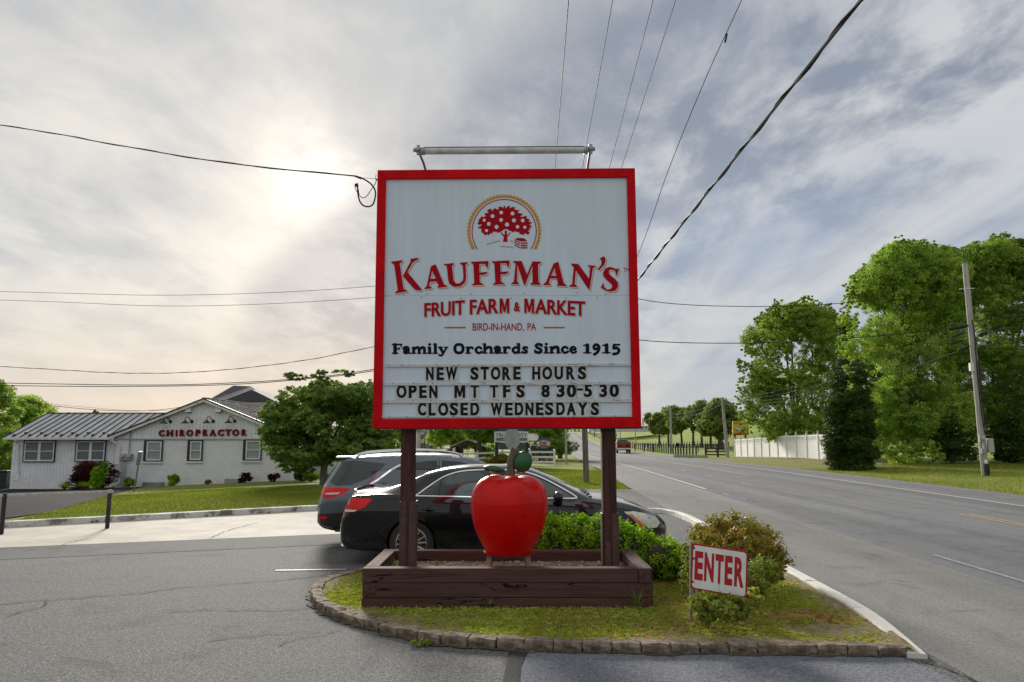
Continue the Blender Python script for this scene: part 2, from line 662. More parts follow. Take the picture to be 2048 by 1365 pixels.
ROAD_L = lambda Y: axis_x(interp(Y, [-60, 28, 43, 60, 115, 160], [3.3, 3.5, 3.75, 3.8, 4.5, 4.6]), Y)
ROAD_R = lambda Y: axis_x(interp(Y, [-60, 25, 101, 115, 151, 300], [16, 16, 15.3, 14.7, 13.4, 13.2]), Y)
ROAD_BEND = lambda Y: -.0022 * max(0, Y - 235) ** 2

# lawn outlines on the left, measured along the pavement edge
LAWN_L = [gp(0, 1055), gp(215, 1042), gp(420, 1032), gp(630, 1022)]
lawn_front = [(q.x, q.y) for q in LAWN_L]
lf0, lf1 = lawn_front[0], lawn_front[-1]
slope = (lf1[1] - lf0[1]) / (lf1[0] - lf0[0])
lawn_front = [(lf0[0] - 14, lf0[1] - 14 * slope)] + lawn_front + [(-2.0, lf1[1] + (-2.0 - lf1[0]) * slope)]


def paved(X, Y):
    if Y < 300 and ROAD_L(Y) - .1 + ROAD_BEND(Y) < X < ROAD_R(Y) + ROAD_BEND(Y): return True
    if X <= ROAD_L(Y) + .5:
        if Y < 28.5 and X > -2: return True
        if X <= -2:
            yb = np.interp(X, [q[0] for q in lawn_front], [q[1] for q in lawn_front])
            if X < lawn_front[0][0]: yb = lawn_front[0][1] + (X - lawn_front[0][0]) * slope
            if Y < yb: return True
    return False


def build_terrain():
    xs = list(np.arange(-30, 32, .75)) + list(np.arange(32, 120, 3)) + list(np.arange(120, 520, 20)) + list(np.arange(-120, -30, 3)) + list(np.arange(-520, -120, 20))
    ys = list(np.arange(-10, 50, .75)) + list(np.arange(50, 160, 2)) + list(np.arange(160, 360, 5)) + list(np.arange(360, 1400, 40)) + list(np.arange(-200, -10, 10))
    xs = sorted(xs); ys = sorted(ys)
    V = []
    for Y in ys:
        for X in xs:
            z = H(X, Y)
            if paved(X, Y): z -= .09
            V.append((X, Y, z))
    nx = len(xs); ny = len(ys)
    I = np.arange(nx * ny).reshape(ny, nx)
    F = np.stack([I[:-1, :-1].ravel(), I[:-1, 1:].ravel(), I[1:, 1:].ravel(), I[1:, :-1].ravel()], 1)
    V = np.array(V)
    cx = V[F].mean(1)
    mi = np.where((cx[:, 1] > 78) , 1, 0)
    off = cx[:, 0] - .032 * cx[:, 1]
    mi = np.where((off > 15) & (off < 21.5) & (cx[:, 1] > 42) & (cx[:, 1] < 84), 2, mi)
    me = np_mesh('ground', V, F, [M_LAWN, M_FIELD, M_BANK], True, midx=mi)
    o = add_mesh('ground', me); o['kind'] = 'structure'


build_terrain()

# parking lot, one sheet up to the lawns
lot = [(-60, -40)] + [(axis_x(3.4, -40), -40)] + [(ROAD_L(y) + .02, y) for y in (-10, 5, 12, 20, 28)] + [(1.1, 28.1), (.0, 24.0), (-1.2, 22.6)] + lawn_front[::-1] + [(-60, lawn_front[0][1] + (-60 - lawn_front[0][0]) * slope)]
sheet('parking_lot', lot, M_LOT, 0.0, 6, hfun=lambda x, y: 0 if y < 24 else H(x, y))


def ribbon(name, offs, y0, y1, m, dz, step=3.0, kind='structure', parent=None, jitter=0):
    """strip along the road between two offsets from the camera line (functions of Y)"""
    a, b = offs
    ys = list(np.arange(y0, y1, step)) + [y1]
    V = []; F = []
    ncol = max(1, int(abs(b(y0) - a(y0)) / 2.0))
    for Y in ys:
        for c in range(ncol + 1):
            X = a(Y) + (b(Y) - a(Y)) * c / ncol + ROAD_BEND(Y)
            V.append((X, Y, roadz(X, Y) + dz))
    n = ncol + 1
    for i in range(len(ys) - 1):
        for c in range(ncol):
            F.append([i * n + c, i * n + c + 1, (i + 1) * n + c + 1, (i + 1) * n + c])
    me = np_mesh(name, V, F, m, True)
    o = add_mesh(name, me, parent)
    if kind: o['kind'] = kind
    return o


def roadz(X, Y):
    return interp(Y, RP_Y, RP_Z)


AX = lambda k: (lambda Y: axis_x(k, Y))
ribbon('road', (AX(6.0), ROAD_R), -60, 330, M_ROAD, .004)
ribbon('road_shoulder', (ROAD_L, AX(6.0)), -60, 330, M_SHOULDER, .004)

M_YEL = mat('yellow_paint', srgb(186, 152, 104), .7, srgb(140, 130, 112), 25, lo=.4, hi=.6)
M_WPAINT = mat('white_paint_worn', srgb(205, 205, 202), .7, srgb(150, 150, 148), 18, lo=.42, hi=.62)
M_WFAINT = mat('white_paint_faint', srgb(156, 158, 160), .75, srgb(124, 126, 130), 14, lo=.38, hi=.52)
for k in (10.42, 10.66):
    ribbon('yellow_line', (AX(k), AX(k + .11)), 37.5, 300, M_YEL, .011)
    ribbon('yellow_line', (AX(k), AX(k + .11)), -30, 19.0, M_YEL, .011)
ribbon('edge_line', (AX(6.15), AX(6.27)), 28.0, 300, M_WPAINT, .011)
ribbon('edge_line', (AX(13.4), AX(13.52)), -30, 300, M_WPAINT, .011)
ribbon('edge_line', (AX(6.38), AX(6.47)), -20, 12.5, M_WFAINT, .011)
for y in np.arange(23.0, 27, 2.1):
    ribbon('dash_line', (AX(6.28), AX(6.38)), y, y + .8, M_WFAINT, .011, .8)
for y in (30, 36.5, 43, 49.5):
    ribbon('dash_line', (AX(8.4), AX(8.52)), y, y + 1.4, M_WFAINT, .011, 1.4)

# concrete gutter strip before the kerb on the left, asphalt patch and seal in front
c0, c1 = gp(0, 1096), gp(640, 1070)
sc_ = (c1.y - c0.y) / (c1.x - c0.x)
kerbx = lambda X: lf0[1] + (X - lf0[0]) * slope
conc = [(-40, c0.y + (-40 - c0.x) * sc_), (c0.x, c0.y), (c1.x, c1.y), (-.5, c1.y + (-.5 - c1.x) * sc_), (-.5, kerbx(-.5) - .1), (-40, kerbx(-40) - .1)]
sheet('concrete_strip', conc, M_CONC, .006, 6, hfun=lambda x, y: 0)
# darker worn asphalt band along the concrete
b0, b1 = gp(0, 1120), gp(620, 1092)
sb = (b1.y - b0.y) / (b1.x - b0.x)
M_BAND = asphalt('band_asphalt', (.165, .168, .178), (.08, .08, .085), (.26, .26, .27), (1.05, 1.05, 1.0), .5)
sheet('worn_band', [(-40, b0.y + (-40 - b0.x) * sb), (-1.5, b1.y + (-1.5 - b1.x) * sb), (-1.5, c1.y + (-1.5 - c1.x) * sc_ + .0), (-40, c0.y + (-40 - c0.x) * sc_)], M_BAND, .004, 6, hfun=lambda x, y: 0)

pa = [gp(1060, 1302), gp(1040, 1335), gp(1034, 1365)]
sheet('asphalt_patch', [(pa[0].x, pa[0].y), (pa[1].x, pa[1].y), (pa[2].x, pa[2].y), (-.05, 4.5), (-.3, 0), (axis_x(3.4, 0), 0)] + [(gp(1990, 1365).x - .3, gp(1990, 1365).y)] + [(gp(1850, 1335).x, gp(1850, 1335).y), (gp(1780, 1308).x, gp(1780, 1308).y)], M_PATCH, .004, 3, hfun=lambda x, y: 0)
s_l = [gp(1020, 1297), gp(1014, 1325), gp(1006, 1365)]; s_r = [gp(1060, 1297), gp(1042, 1335), gp(1040, 1365)]
sheet('seal_strip', [(q.x, q.y) for q in s_l] + [(-.12, 4.5), (-.03, 4.5)] + [(q.x, q.y) for q in s_r[::-1]], M_SEAL, .009, 3, hfun=lambda x, y: 0)


def crack(pts, w, name='crack', z=.013, jit=.02, zf=None):
    P = [gp(*q) for q in pts]
    out = []
    for i in range(len(P) - 1):
        n = max(2, int((P[i + 1] - P[i]).length / .07))
        for k in range(n):
            q = P[i].lerp(P[i + 1], k / n)
            out.append(q + Vector((0, random.uniform(-.03, .03) + .05 * math.sin(len(out) * .23), 0)))
    out.append(P[-1])
    V = []; F = []
    off = 0
    for i, q in enumerate(out):
        d = out[min(i + 1, len(out) - 1)] - out[max(i - 1, 0)]
        nn = Vector((-d.y, d.x, 0)).normalized()
        off = off * .7 + random.uniform(-jit, jit)
        ww = w * random.uniform(.35, 1.2)
        zz = (0 if q.y < 24 else H(q.x, q.y)) + z
        V.append((q.x + nn.x * (off + ww / 2), q.y + nn.y * (off + ww / 2), zz)); V.append((q.x + nn.x * (off - ww / 2), q.y + nn.y * (off - ww / 2), zz))
    for i in range(len(out) - 1):
        F.append([2 * i, 2 * i + 1, 2 * i + 3, 2 * i + 2])
    o = add_mesh(name, np_mesh(name, V, F, M_CRACK)); o['kind'] = 'structure'


crack([(-60, 1216), (0, 1211), (100, 1200), (250, 1188), (400, 1174), (560, 1160), (700, 1147)], .026)
crack([(92, 1201), (75, 1218), (40, 1224), (15, 1232)], .02)
crack([(340, 1224), (450, 1222), (560, 1221), (632, 1214)], .02)
crack([(415, 1283), (500, 1276), (580, 1268), (640, 1263)], .017)
crack([(555, 1292), (590, 1281), (640, 1274), (690, 1262)], .017)
crack([(120, 1092), (150, 1083), (180, 1078)], .02)
crack([(415, 1079), (440, 1069), (470, 1058), (515, 1046)], .02)
crack([(1478, 998), (1500, 1002), (1518, 1006)], .04)
crack([(1840, 1325), (1880, 1338), (1930, 1358), (1960, 1372)], .03)

# stall lines
def paint(p, q, w, m=M_WPAINT):
    a, b = gp(*p), gp(*q); d = (b - a); n = Vector((-d.y, d.x, 0)).normalized() * (w / 2)
    o = add_mesh('stall_line', np_mesh('stall_line', [a + n + Vector((0, 0, .012)), a - n + Vector((0, 0, .012)), b - n + Vector((0, 0, .012)), b + n + Vector((0, 0, .012))], [[0, 1, 2, 3]], m)); o['kind'] = 'structure'
paint((551, 1142), (692, 1140), .065)
paint((655, 1094), (770, 1091), .06, M_WFAINT)

# clinic driveway and footpaths
DRV = [gp(-10, 960), gp(120, 958), gp(200, 965), gp(330, 969), gp(290, 974), gp(215, 993), gp(100, 1026), gp(0, 1041), gp(-120, 1050)]
drive = [(q.x, q.y) for q in DRV] + [(-30, 18), (-60, 24), (-60, 48), (DRV[0].x - 3, DRV[0].y + .5)]
sheet('clinic_driveway', drive, M_DARKASP, .022, .5)
pp = [gp(330, 971), gp(450, 965), gp(560, 960), gp(640, 956)]
path_poly = [(q.x, q.y) for q in pp] + [(q.x, q.y + 1.0) for q in pp[::-1]]
sheet('footpath', path_poly, M_CONC, .035, 2.0)
M_GRAVEL = mat('gravel', (.11, .10, .09), .9, (.34, .32, .29), 35, bump=.9, bscale=70, lo=.4, hi=.6)
sheet('gravel_bed', [(q.x, q.y + 1.0) for q in pp] + [(q.x, 43.0) for q in pp[::-1]], M_GRAVEL, .03, 2.0)
# grey concrete path between kerb and lawn
sheet('kerb_path', [(x, kerbx(x) - .02) for x in (-40, -20, -10, -5, -2)] + [(x, kerbx(x) + .42) for x in (-2, -5, -10, -20, -40)], mat('path_grey', (.26, .26, .255), .9, (.19, .19, .185), 6, bump=.3), .10, 3, hfun=lambda x, y: 0)

# ---- kerbs made of painted blocks
M_KERB = None


def kerb_mat(name, dirt):
    m = bpy.data.materials.new(name); m.use_nodes = True
    t = NT(m.node_tree); b = t.n['Principled BSDF']
    tc = t.node('ShaderNodeTexCoord'); p = tc.outputs['Object']
    f = t.sstep(t.noise(p, 2.2, 8, .72, .4), .56 - dirt, .70 - dirt)
    c = t.mix(f, srgb(214, 212, 205) + (1,), srgb(118, 112, 96) + (1,))
    f2 = t.sstep(t.noise(p, 14, 5, .7), .50, .7)
    c = t.mix(t.math('MULTIPLY', f2, .4), c, srgb(150, 144, 128) + (1,))
    t.put(b.inputs['Base Color'], c); b.inputs['Roughness'].default_value = .8
    bp = t.node('ShaderNodeBump'); bp.inputs['Strength'].default_value = .5; bp.inputs['Distance'].default_value = .01
    t.l.new(t.noise(p, 30, 5, .7), bp.inputs['Height']); t.l.new(bp.outputs[0], b.inputs['Normal'])
    return m


M_KERB = kerb_mat('kerb_paint', .0); M_KERBD = kerb_mat('kerb_paint_flaked', .10)


def resample(P, step):
    out = [Vector(P[0])]; acc = 0
    L = [0]
    for i in range(len(P) - 1): L.append(L[-1] + (Vector(P[i + 1]) - Vector(P[i])).length)
    n = max(1, round(L[-1] / step))
    for k in range(1, n + 1):
        s = L[-1] * k / n
        i = max(j for j in range(len(L)) if L[j] <= s + 1e-9)
        if i >= len(P) - 1: out.append(Vector(P[-1])); continue
        out.append(Vector(P[i]).lerp(Vector(P[i + 1]), (s - L[i]) / (L[i + 1] - L[i])))
    return out


def smooth_path(P, n=6):
    P = [Vector(q) for q in P]; out = []
    for i in range(len(P) - 1):
        p0 = P[max(i - 1, 0)]; p1 = P[i]; p2 = P[i + 1]; p3 = P[min(i + 2, len(P) - 1)]
        for k in range(n):
            t = k / n
            out.append(.5 * ((2 * p1) + (p2 - p0) * t + (2 * p0 - 5 * p1 + 4 * p2 - p3) * t * t + (3 * p1 - p0 - 3 * p2 + p3) * t ** 3))
    out.append(P[-1])
    return out


def kerb(path, w, h, blk, m, root, z0=0.0, hs=None):
    """blocks of length blk along the path, each following the curve"""
    P = resample(smooth_path(path), .25)
    per = max(2, round(blk / .25))
    i = 0
    while i < len(P) - 1:
        seg = P[i:i + per + 1]
        if len(seg) < 2: break
        V = []; F = []
        hh = h * random.uniform(.95, 1.05)
        for j, q in enumerate(seg):
            a = P[max(i + j - 1, 0)]; b = P[min(i + j + 1, len(P) - 1)]
            d = (b - a).normalized(); n = Vector((-d.y, d.x, 0))
            e = 0
            qq = q + d * (.006 if j == 0 else (-.006 if j == len(seg) - 1 else 0))
            if hs: hh = hs(i + j, len(P)) * h
            for o, z in ((-.5, 0), (-.47, hh * .8), (-.38, hh * .97), (.38, hh), (.47, hh * .85), (.5, 0)):
                jit = random.uniform(-.004, .004)
                V.append((qq.x + n.x * (o * w + jit), qq.y + n.y * (o * w + jit), z0 + max(z + (jit if z > 0 else -.03), -.03)))
        for j in range(len(seg) - 1):
            for k in range(5):
                F.append([j * 6 + k, (j + 1) * 6 + k, (j + 1) * 6 + k + 1, j * 6 + k + 1])
        F.append(list(range(6))); F.append([(len(seg) - 1) * 6 + k for k in range(6)][::-1])
        add_mesh('kerb_block', np_mesh('kerb_block', V, F, m), root)
        i += per


kr = thing('kerb', None, None); kr['kind'] = 'structure'
kp = [gp(1836, 1318), gp(1770, 1268), gp(1700, 1222), gp(1650, 1194), gp(1600, 1165), gp(1548, 1136), gp(1470, 1092), gp(1402, 1054), gp(1370, 1038), gp(1345, 1030), gp(1318, 1026), gp(1270, 1024), gp(1200, 1021)]
KERB_PATH = [Vector((q.x, q.y, 0)) for q in kp]
kerb(KERB_PATH, .17, .11, 1.5, M_KERB, kr, hs=lambda i, n: min(1, .40 + i / 8))
kr2 = thing('kerb', None, None); kr2['kind'] = 'structure'
kerb([Vector((x, kerbx(x) - .09, 0)) for x in (-28, -20, -14, -10, -6, -3, 0)], .16, .13, 2.4, M_KERBD, kr2)

# ---- the island with its stones
ST = [gp(1812, 1312), gp(1700, 1309), gp(1500, 1306), gp(1300, 1305), gp(1150, 1303), gp(1000, 1297), gp(900, 1290), gp(820, 1277), gp(750, 1258), gp(700, 1243), gp(662, 1228), gp(640, 1212), gp(633, 1196), gp(640, 1180), gp(662, 1166), gp(722, 1152), gp(800, 1140)]
STONE_PATH = resample(smooth_path([Vector((q.x, q.y, 0)) for q in ST]), .255)
M_STONE = mat('border_stone', srgb(146, 130, 114), .9, srgb(92, 82, 68), 11, bump=1.0, bscale=38, col3=srgb(142, 130, 118), n3=5, obj_random=.35)
edging = thing('stone_edging', 'curved border of rough brown stone blocks around the grass under the big sign', 'edging', (0, 7, 0))


def stone(a, b, parent, w=.135, h=.108):
    mid = (a + b) / 2; d = (b - a); L = d.length - .008; d.normalize()
    bm = bmesh.new()
    bmesh.ops.create_cube(bm, size=1.0)
    bmesh.ops.subdivide_edges(bm, edges=bm.edges, cuts=2, use_grid_fill=True)
    hh = h * random.uniform(.88, 1.08)
    ang = math.atan2(d.y, d.x) + random.uniform(-.04, .04)
    for v in bm.verts:
        c = v.co.copy()
        k = 1 - .10 * (abs(c.x) * 2) ** 4 * (c.z > .3)
        c.z *= k if c.z > 0 else 1
        if c.z > .45 and abs(c.y) > .45: c.y *= .86; c.z *= .93
        if abs(c.x) > .45: c.y *= .95; c.x *= 1 - .03 * (c.z > .3)
        c += Vector((random.uniform(-.03, .03), random.uniform(-.08, .08), random.uniform(-.07, .07) if c.z > 0 else 0))
        v.co = Vector((c.x * L, c.y * w, c.z * hh + hh / 2 - .012))
    me = bpy.data.meshes.new('stone'); bm.to_mesh(me); bm.free(); me.materials.append(M_STONE)
    o = add_mesh('stone', me, parent)
    o.location = mid - Vector(WM[parent].translation) ; o.rotation_euler = (0, 0, ang)
    return o


for i in range(len(STONE_PATH) - 1):
    stone(STONE_PATH[i], STONE_PATH[i + 1], edging)

isl = [(q.x, q.y) for q in STONE_PATH] + [(-.6, 10.35), (1.0, 10.6), (2.2, 10.7), (gp(1375, 1122).x, gp(1375, 1122).y), (gp(1392, 1058).x, gp(1392, 1058).y)] + [(q.x, q.y) for q in resample(smooth_path(KERB_PATH[:8]), .3)[::-1]]
ISL = isl


def hisl(x, y):
    n = .5 + .5 * math.sin(x * 1.7 + y * 2.3) * math.cos(x * .9 - y * 1.9)
    cx = min((Vector((x, y)) - Vector(q)).length for q in ISL)
    return .035 + .02 * n + .035 * max(0, 1 - cx / .5)


hisl0 = lambda x, y: .045
sheet('island_soil', isl, M_SOIL, 0, .22, hfun=hisl)

# ---- grass blades
def blades(name, N, poly, hfun, hmin, hmax, wid, m, tint_f, excl=(), clump=0.0, seed=1, kind='stuff', density=None, lean=.5):
    r = np.random.default_rng(seed)
    xs = [q[0] for q in poly]; ys = [q[1] for q in poly]
    X = r.uniform(min(xs), max(xs), N * 2); Y = r.uniform(min(ys), max(ys), N * 2)
    k = inpoly(X, Y, poly)
    for e in excl: k &= ~inpoly(X, Y, e)
    if density is not None: k &= (r.random(N * 2) < density(X, Y))
    X = X[k][:N]; Y = Y[k][:N]; n = len(X)
    Z = np.array([hfun(a, b) for a, b in zip(X, Y)])
    hgt = r.uniform(hmin, hmax, n) * (.6 + .8 * r.random(n))
    a = r.uniform(0, 2 * PI, n); la = r.uniform(0, 2 * PI, n); ll = r.random(n) * lean * hgt * 1.6
    w = wid * (.6 + .8 * r.random(n))
    bx = np.cos(a) * w; by = np.sin(a) * w
    P0 = np.stack([X - bx, Y - by, Z - .01], 1); P1 = np.stack([X + bx, Y + by, Z - .01], 1)
    mx = X + np.cos(la) * ll * .35; my = Y + np.sin(la) * ll * .35
    tx, ty_, tz = X + np.cos(la) * ll, Y + np.sin(la) * ll, Z + hgt * (1 - .25 * np.minimum(1.5, ll / hgt) ** 2)
    P2 = np.stack([tx + bx * .18, ty_ + by * .18, tz], 1); P3 = np.stack([mx - bx * .75, my - by * .75, Z + hgt * .6], 1)
    V = np.stack([P0, P1, P2, P3], 1).reshape(-1, 3)
    me = np_mesh(name, V, np.arange(4 * n).reshape(n, 4), m)
    tt = np.repeat(tint_f(X, Y, r), 4)
    at = me.attributes.new('tint', 'FLOAT', 'POINT'); at.data.foreach_set('value', tt.astype(np.float32))
    me.update()
    return me


def vnoise(X, Y, s, seed=0):
    r = np.random.default_rng(seed)
    g = r.random((64, 64))
    x = np.asarray(X) * s + 20; y = np.asarray(Y) * s + 20
    i = np.floor(x).astype(int); j = np.floor(y).astype(int); fx = x - i; fy = y - j
    fx = fx * fx * (3 - 2 * fx); fy = fy * fy * (3 - 2 * fy)
    G = lambda a, b: g[a % 64, b % 64]
    return (G(i, j) * (1 - fx) + G(i + 1, j) * fx) * (1 - fy) + (G(i, j + 1) * (1 - fx) + G(i + 1, j + 1) * fx) * fy


M_BLADE = leaf_mat('grass_blade', [(0, (.34, .22, .10)), (.22, (.56, .42, .20)), (.38, (.44, .40, .10)), (.55, (.27, .34, .04)), (.8, (.34, .44, .045)), (1, (.52, .54, .12))], .3, .6)
PLX0, PLX1, PLY0, PLY1 = -1.645, 1.545, 8.48, 9.93
plex = [(PLX0 - .02, PLY0), (PLX1 + .02, PLY0), (PLX1 + .02, PLY1), (PLX0 - .02, PLY1)]


def isl_tint(X, Y, r):
    v = .40 * vnoise(X, Y, 1.6, 3) + .25 * vnoise(X, Y, 5, 4) + .35 * vnoise(X, Y, 16, 5)
    brown = np.clip((X - 1.2) / 1.4, 0, 1) * np.clip(1 - np.abs(Y - 7.9) / .9, 0, 1)
    return np.clip(.02 + v * 1.22 - brown * .30 + r.normal(0, .20, len(X)), 0, 1)


def isl_dens(X, Y):
    v = vnoise(X, Y, 2.0, 9)
    mud = ((X - 3.05) / .45) ** 2 + ((Y - 7.55) / .28) ** 2 < 1
    mud2 = ((X + 1.75) / .3) ** 2 + ((Y - 8.1) / .25) ** 2 < 1
    return np.clip(.35 + v * 1.1, .15, 1) * np.where(mud, .12, 1) * np.where(mud2, .35, 1)


me = blades('island_grass', 120000, ISL, hisl0, .015, .045, .0042, M_BLADE, isl_tint, [plex], seed=5, density=isl_dens, lean=1.7)
o = add_mesh('island_grass', me); tag(o, 'patchy green and straw coloured grass on the stone edged island', 'grass', kind='stuff')
# lawn blades where the lawns come close
M_BLADE2 = leaf_mat('lawn_blade', [(0, (.27, .25, .06)), (.4, (.15, .20, .025)), (.8, (.23, .28, .035)), (1, (.36, .38, .07))], .3, .6)
lawn_poly = [(x, kerbx(x) + .42) for x in (-11.0, -5, -2.0)] + [(-2.0, 33), (-12, 33), (-15.5, 27), (-13, 22.5)]
LEX = [drive]
lt = lambda X, Y, r: np.clip(.25 + .6 * vnoise(X, Y, .6, 8) + r.normal(0, .12, len(X)), 0, 1)
me = blades('lawn_grass', 80000, lawn_poly, lambda x, y: H(x, y) , .03, .06, .006, M_BLADE2, lt, LEX, seed=6, lean=.7)
o = add_mesh('lawn_grass', me); tag(o, 'mown green lawn grass rising behind the flaking white kerb', 'grass', kind='stuff')
mid_poly = [(1.1, 28.2), (ROAD_L(28) - .1, 28.2), (ROAD_L(43) - .05, 43), (1.5, 46), (.3, 40), (.6, 30)]
me = blades('verge_grass', 30000, mid_poly, H, .03, .08, .008, M_BLADE2, lt, seed=7, lean=.7)
o = add_mesh('verge_grass', me); tag(o, 'mown green verge grass around the wooden utility poles by the road', 'grass', kind='stuff')
rv = [(ROAD_R(y) + .05, y) for y in (18, 24, 30, 38, 46)] + [(30, 46), (30, 26)]
me = blades('roadside_grass', 34000, rv, H, .03, .07, .008, M_BLADE2, lt, seed=8, lean=.7)
o = add_mesh('roadside_grass', me); tag(o, 'mown green grass under the tall leaning pole across the road', 'grass', kind='stuff')
# brown grit collected along the stones
GR_ = [(q.x, q.y) for q in STONE_PATH]
GV = []; GF = []
for i, q in enumerate(STONE_PATH[:-3]):
    a = STONE_PATH[max(i - 1, 0)]; b = STONE_PATH[i + 1]; d = (b - a).normalized(); n_ = Vector((d.y, -d.x, 0))
    n_ = -n_ if (q + n_ - Vector((.8, 8.2, 0))).length < (q - Vector((.8, 8.2, 0))).length else n_
    for k in range(3):
        w_ = .07 + random.uniform(.0, .07)
        r_ = q.lerp(b, k / 3)
        GV += [tuple(r_ + Vector((0, 0, .014))), tuple(r_ + n_ * w_ + Vector((0, 0, .010)))]
for i in range(len(GV) // 2 - 1): GF.append([2 * i, 2 * i + 1, 2 * i + 3, 2 * i + 2])
o = add_mesh('grit', np_mesh('grit', GV, GF, mat('grit', (.11, .09, .065), .95, (.05, .045, .04), 30, bump=.9, col3=(.17, .14, .10), n3=9))); o['kind'] = 'structure'
# long blade tufts and scraps
M_TUFT = leaf_mat('tuft_blade', [(0, (.20, .24, .06)), (1, (.12, .2, .03))], .3)


def tuft(loc, n, h, spread, name, label, cat='plant', seed=1, m=None):
    r = np.random.default_rng(seed); V = []; F = []; T = []
    for k in range(n):
        a = r.uniform(0, 2 * PI); l = r.uniform(.2, 1) * spread; hh = h * r.uniform(.5, 1.1); w = .004 + .004 * r.random()
        dx, dy = math.cos(a), math.sin(a)
        b = len(V)
        for i in range(5):
            t = i / 4
            px, py, pz = dx * l * t ** 1.6, dy * l * t ** 1.6, hh * (t - .35 * t * t * (l / spread))
            ww = w * (1 - t * .9)
            V += [(px - dy * ww, py + dx * ww, pz), (px + dy * ww, py - dx * ww, pz)]
            T += [r.random()] * 2
            if i: F.append([b + 2 * i - 2, b + 2 * i - 1, b + 2 * i + 1, b + 2 * i])
    me = np_mesh(name, V, F, m or M_TUFT, attrs={'tint': T})
    o = add_mesh(name, me, None, loc)
    tag(o, label, cat)
    return o


q = gp(1262, 1215); tuft((q.x, 8.25, .09), 26, .26, .22, 'grass_tuft', 'tall grass tuft in front of the wooden planter near its right end', seed=3)
q = gp(1000, 1205); tuft((q.x - .1, 8.38, .09), 14, .10, .12, 'grass_tuft', 'low grass tuft at the foot of the planter below the apple', seed=4)
for i, (px, py) in enumerate([(190, 1050), (95, 1066), (45, 1075), (370, 1045), (505, 1037)]):
    q = gp(px, py)
    tuft((q.x, kerbx(q.x) - .2, 0.0), 30, .14 - .015 * i, .16, 'weed', ['leafy weed against the kerb just left of the rail post', 'weed trailing along the kerb between the two rail posts', 'small weed at the kerb beside the leftmost rail post', 'thin weed at the flaking kerb right of the rail post', 'weed at the kerb foot nearest the grey car'][i], 'weed', seed=20 + i)
# ================================================================ THE BIG SIGN
from mathutils.geometry import tessellate_polygon
M_BROWN = None


def wood_mat(name, a, b_, dark, rough=.65, vert=False, crackamt=1.0, light=None):
    m = bpy.data.materials.new(name); m.use_nodes = True
    t = NT(m.node_tree); b = t.n['Principled BSDF']
    tc = t.node('ShaderNodeTexCoord')
    mp = t.node('ShaderNodeMapping'); t.l.new(tc.outputs['Object'], mp.inputs[0])
    oi = t.node('ShaderNodeObjectInfo')
    mp.inputs['Scale'].default_value = (14, 14, .9) if vert else (.9, 14, 14)
    p = t.vec('ADD', mp.outputs[0], t.vec('SCALE', (13.1, 7.7, 5.3), t.math('MULTIPLY', oi.outputs['Random'], 9)))
    g = t.noise(p, 1.6, 7, .68, .6)
    c = t.mix(t.sstep(g, .36, .66), tuple(a) + (1,), tuple(b_) + (1,))
    wear = t.sstep(t.noise(t.vec('SCALE', p, .35), 1.3, 8, .75, .5), .55, .72)
    c = t.mix(t.math('MULTIPLY', wear, .6), c, tuple(light or b_) + (1,))
    ck = t.noise(t.vec('ADD', t.vec('SCALE', p, .5), (3, 9, 1)), 1.1, 4, .5, .9)
    line = t.math('SUBTRACT', 1, t.sstep(t.math('ABSOLUTE', t.math('SUBTRACT', ck, .5)), .004, .014))
    line = t.math('MULTIPLY', line, t.sstep(t.noise(t.vec('SCALE', p, .22), .9, 2, .5), .42, .52))
    c = t.mix(t.math('MULTIPLY', line, crackamt), c, tuple(dark) + (1,))
    k = t.math('ADD', t.math('MULTIPLY', oi.outputs['Random'], .3), .85)
    t.put(b.inputs['Base Color'], t.vec('SCALE', c, k)); b.inputs['Roughness'].default_value = .85; b.inputs['Specular IOR Level'].default_value = .15
    bp = t.node('ShaderNodeBump'); bp.inputs['Strength'].default_value = .7; bp.inputs['Distance'].default_value = .006
    t.l.new(t.math('SUBTRACT', g, t.math('MULTIPLY', line, 1.0)), bp.inputs['Height']); t.l.new(bp.outputs[0], b.inputs['Normal'])
    return m


M_TIMBER = wood_mat('brown_timber', srgb(90, 66, 62), srgb(72, 52, 49), (.008, .006, .006), light=srgb(112, 88, 82))
M_POST = wood_mat('brown_post', srgb(86, 60, 52), srgb(64, 44, 39), (.008, .006, .006), vert=True, crackamt=.6, light=srgb(102, 76, 66))
M_STEELB = mat('brown_steel', srgb(84, 60, 55), .5, srgb(70, 50, 46), 6)
M_RED = mat('frame_red', (.66, .001, .006), .6, (.52, .001, .006), 3.5, bump=.12, bscale=18, spec=.12)
M_FACE = None


def face_mat():
    m = bpy.data.materials.new('sign_face'); m.use_nodes = True
    t = NT(m.node_tree); b = t.n['Principled BSDF']
    tc = t.node('ShaderNodeTexCoord'); p = tc.outputs['Object']
    mp = t.node('ShaderNodeMapping'); t.l.new(p, mp.inputs[0]); mp.inputs['Scale'].default_value = (9, 9, .5)
    c = t.mix(t.sstep(t.noise(mp.outputs[0], 1.2, 6, .7), .35, .7), (.68, .79, .89, 1), (.62, .73, .84, 1))
    c = t.mix(t.math('MULTIPLY', t.sstep(t.noise(p, 1.3, 4, .6), .4, .7), .35), c, (.60, .67, .74, 1))
    t.put(b.inputs['Base Color'], c); b.inputs['Roughness'].default_value = .5; b.inputs['Specular IOR Level'].default_value = .2
    return m


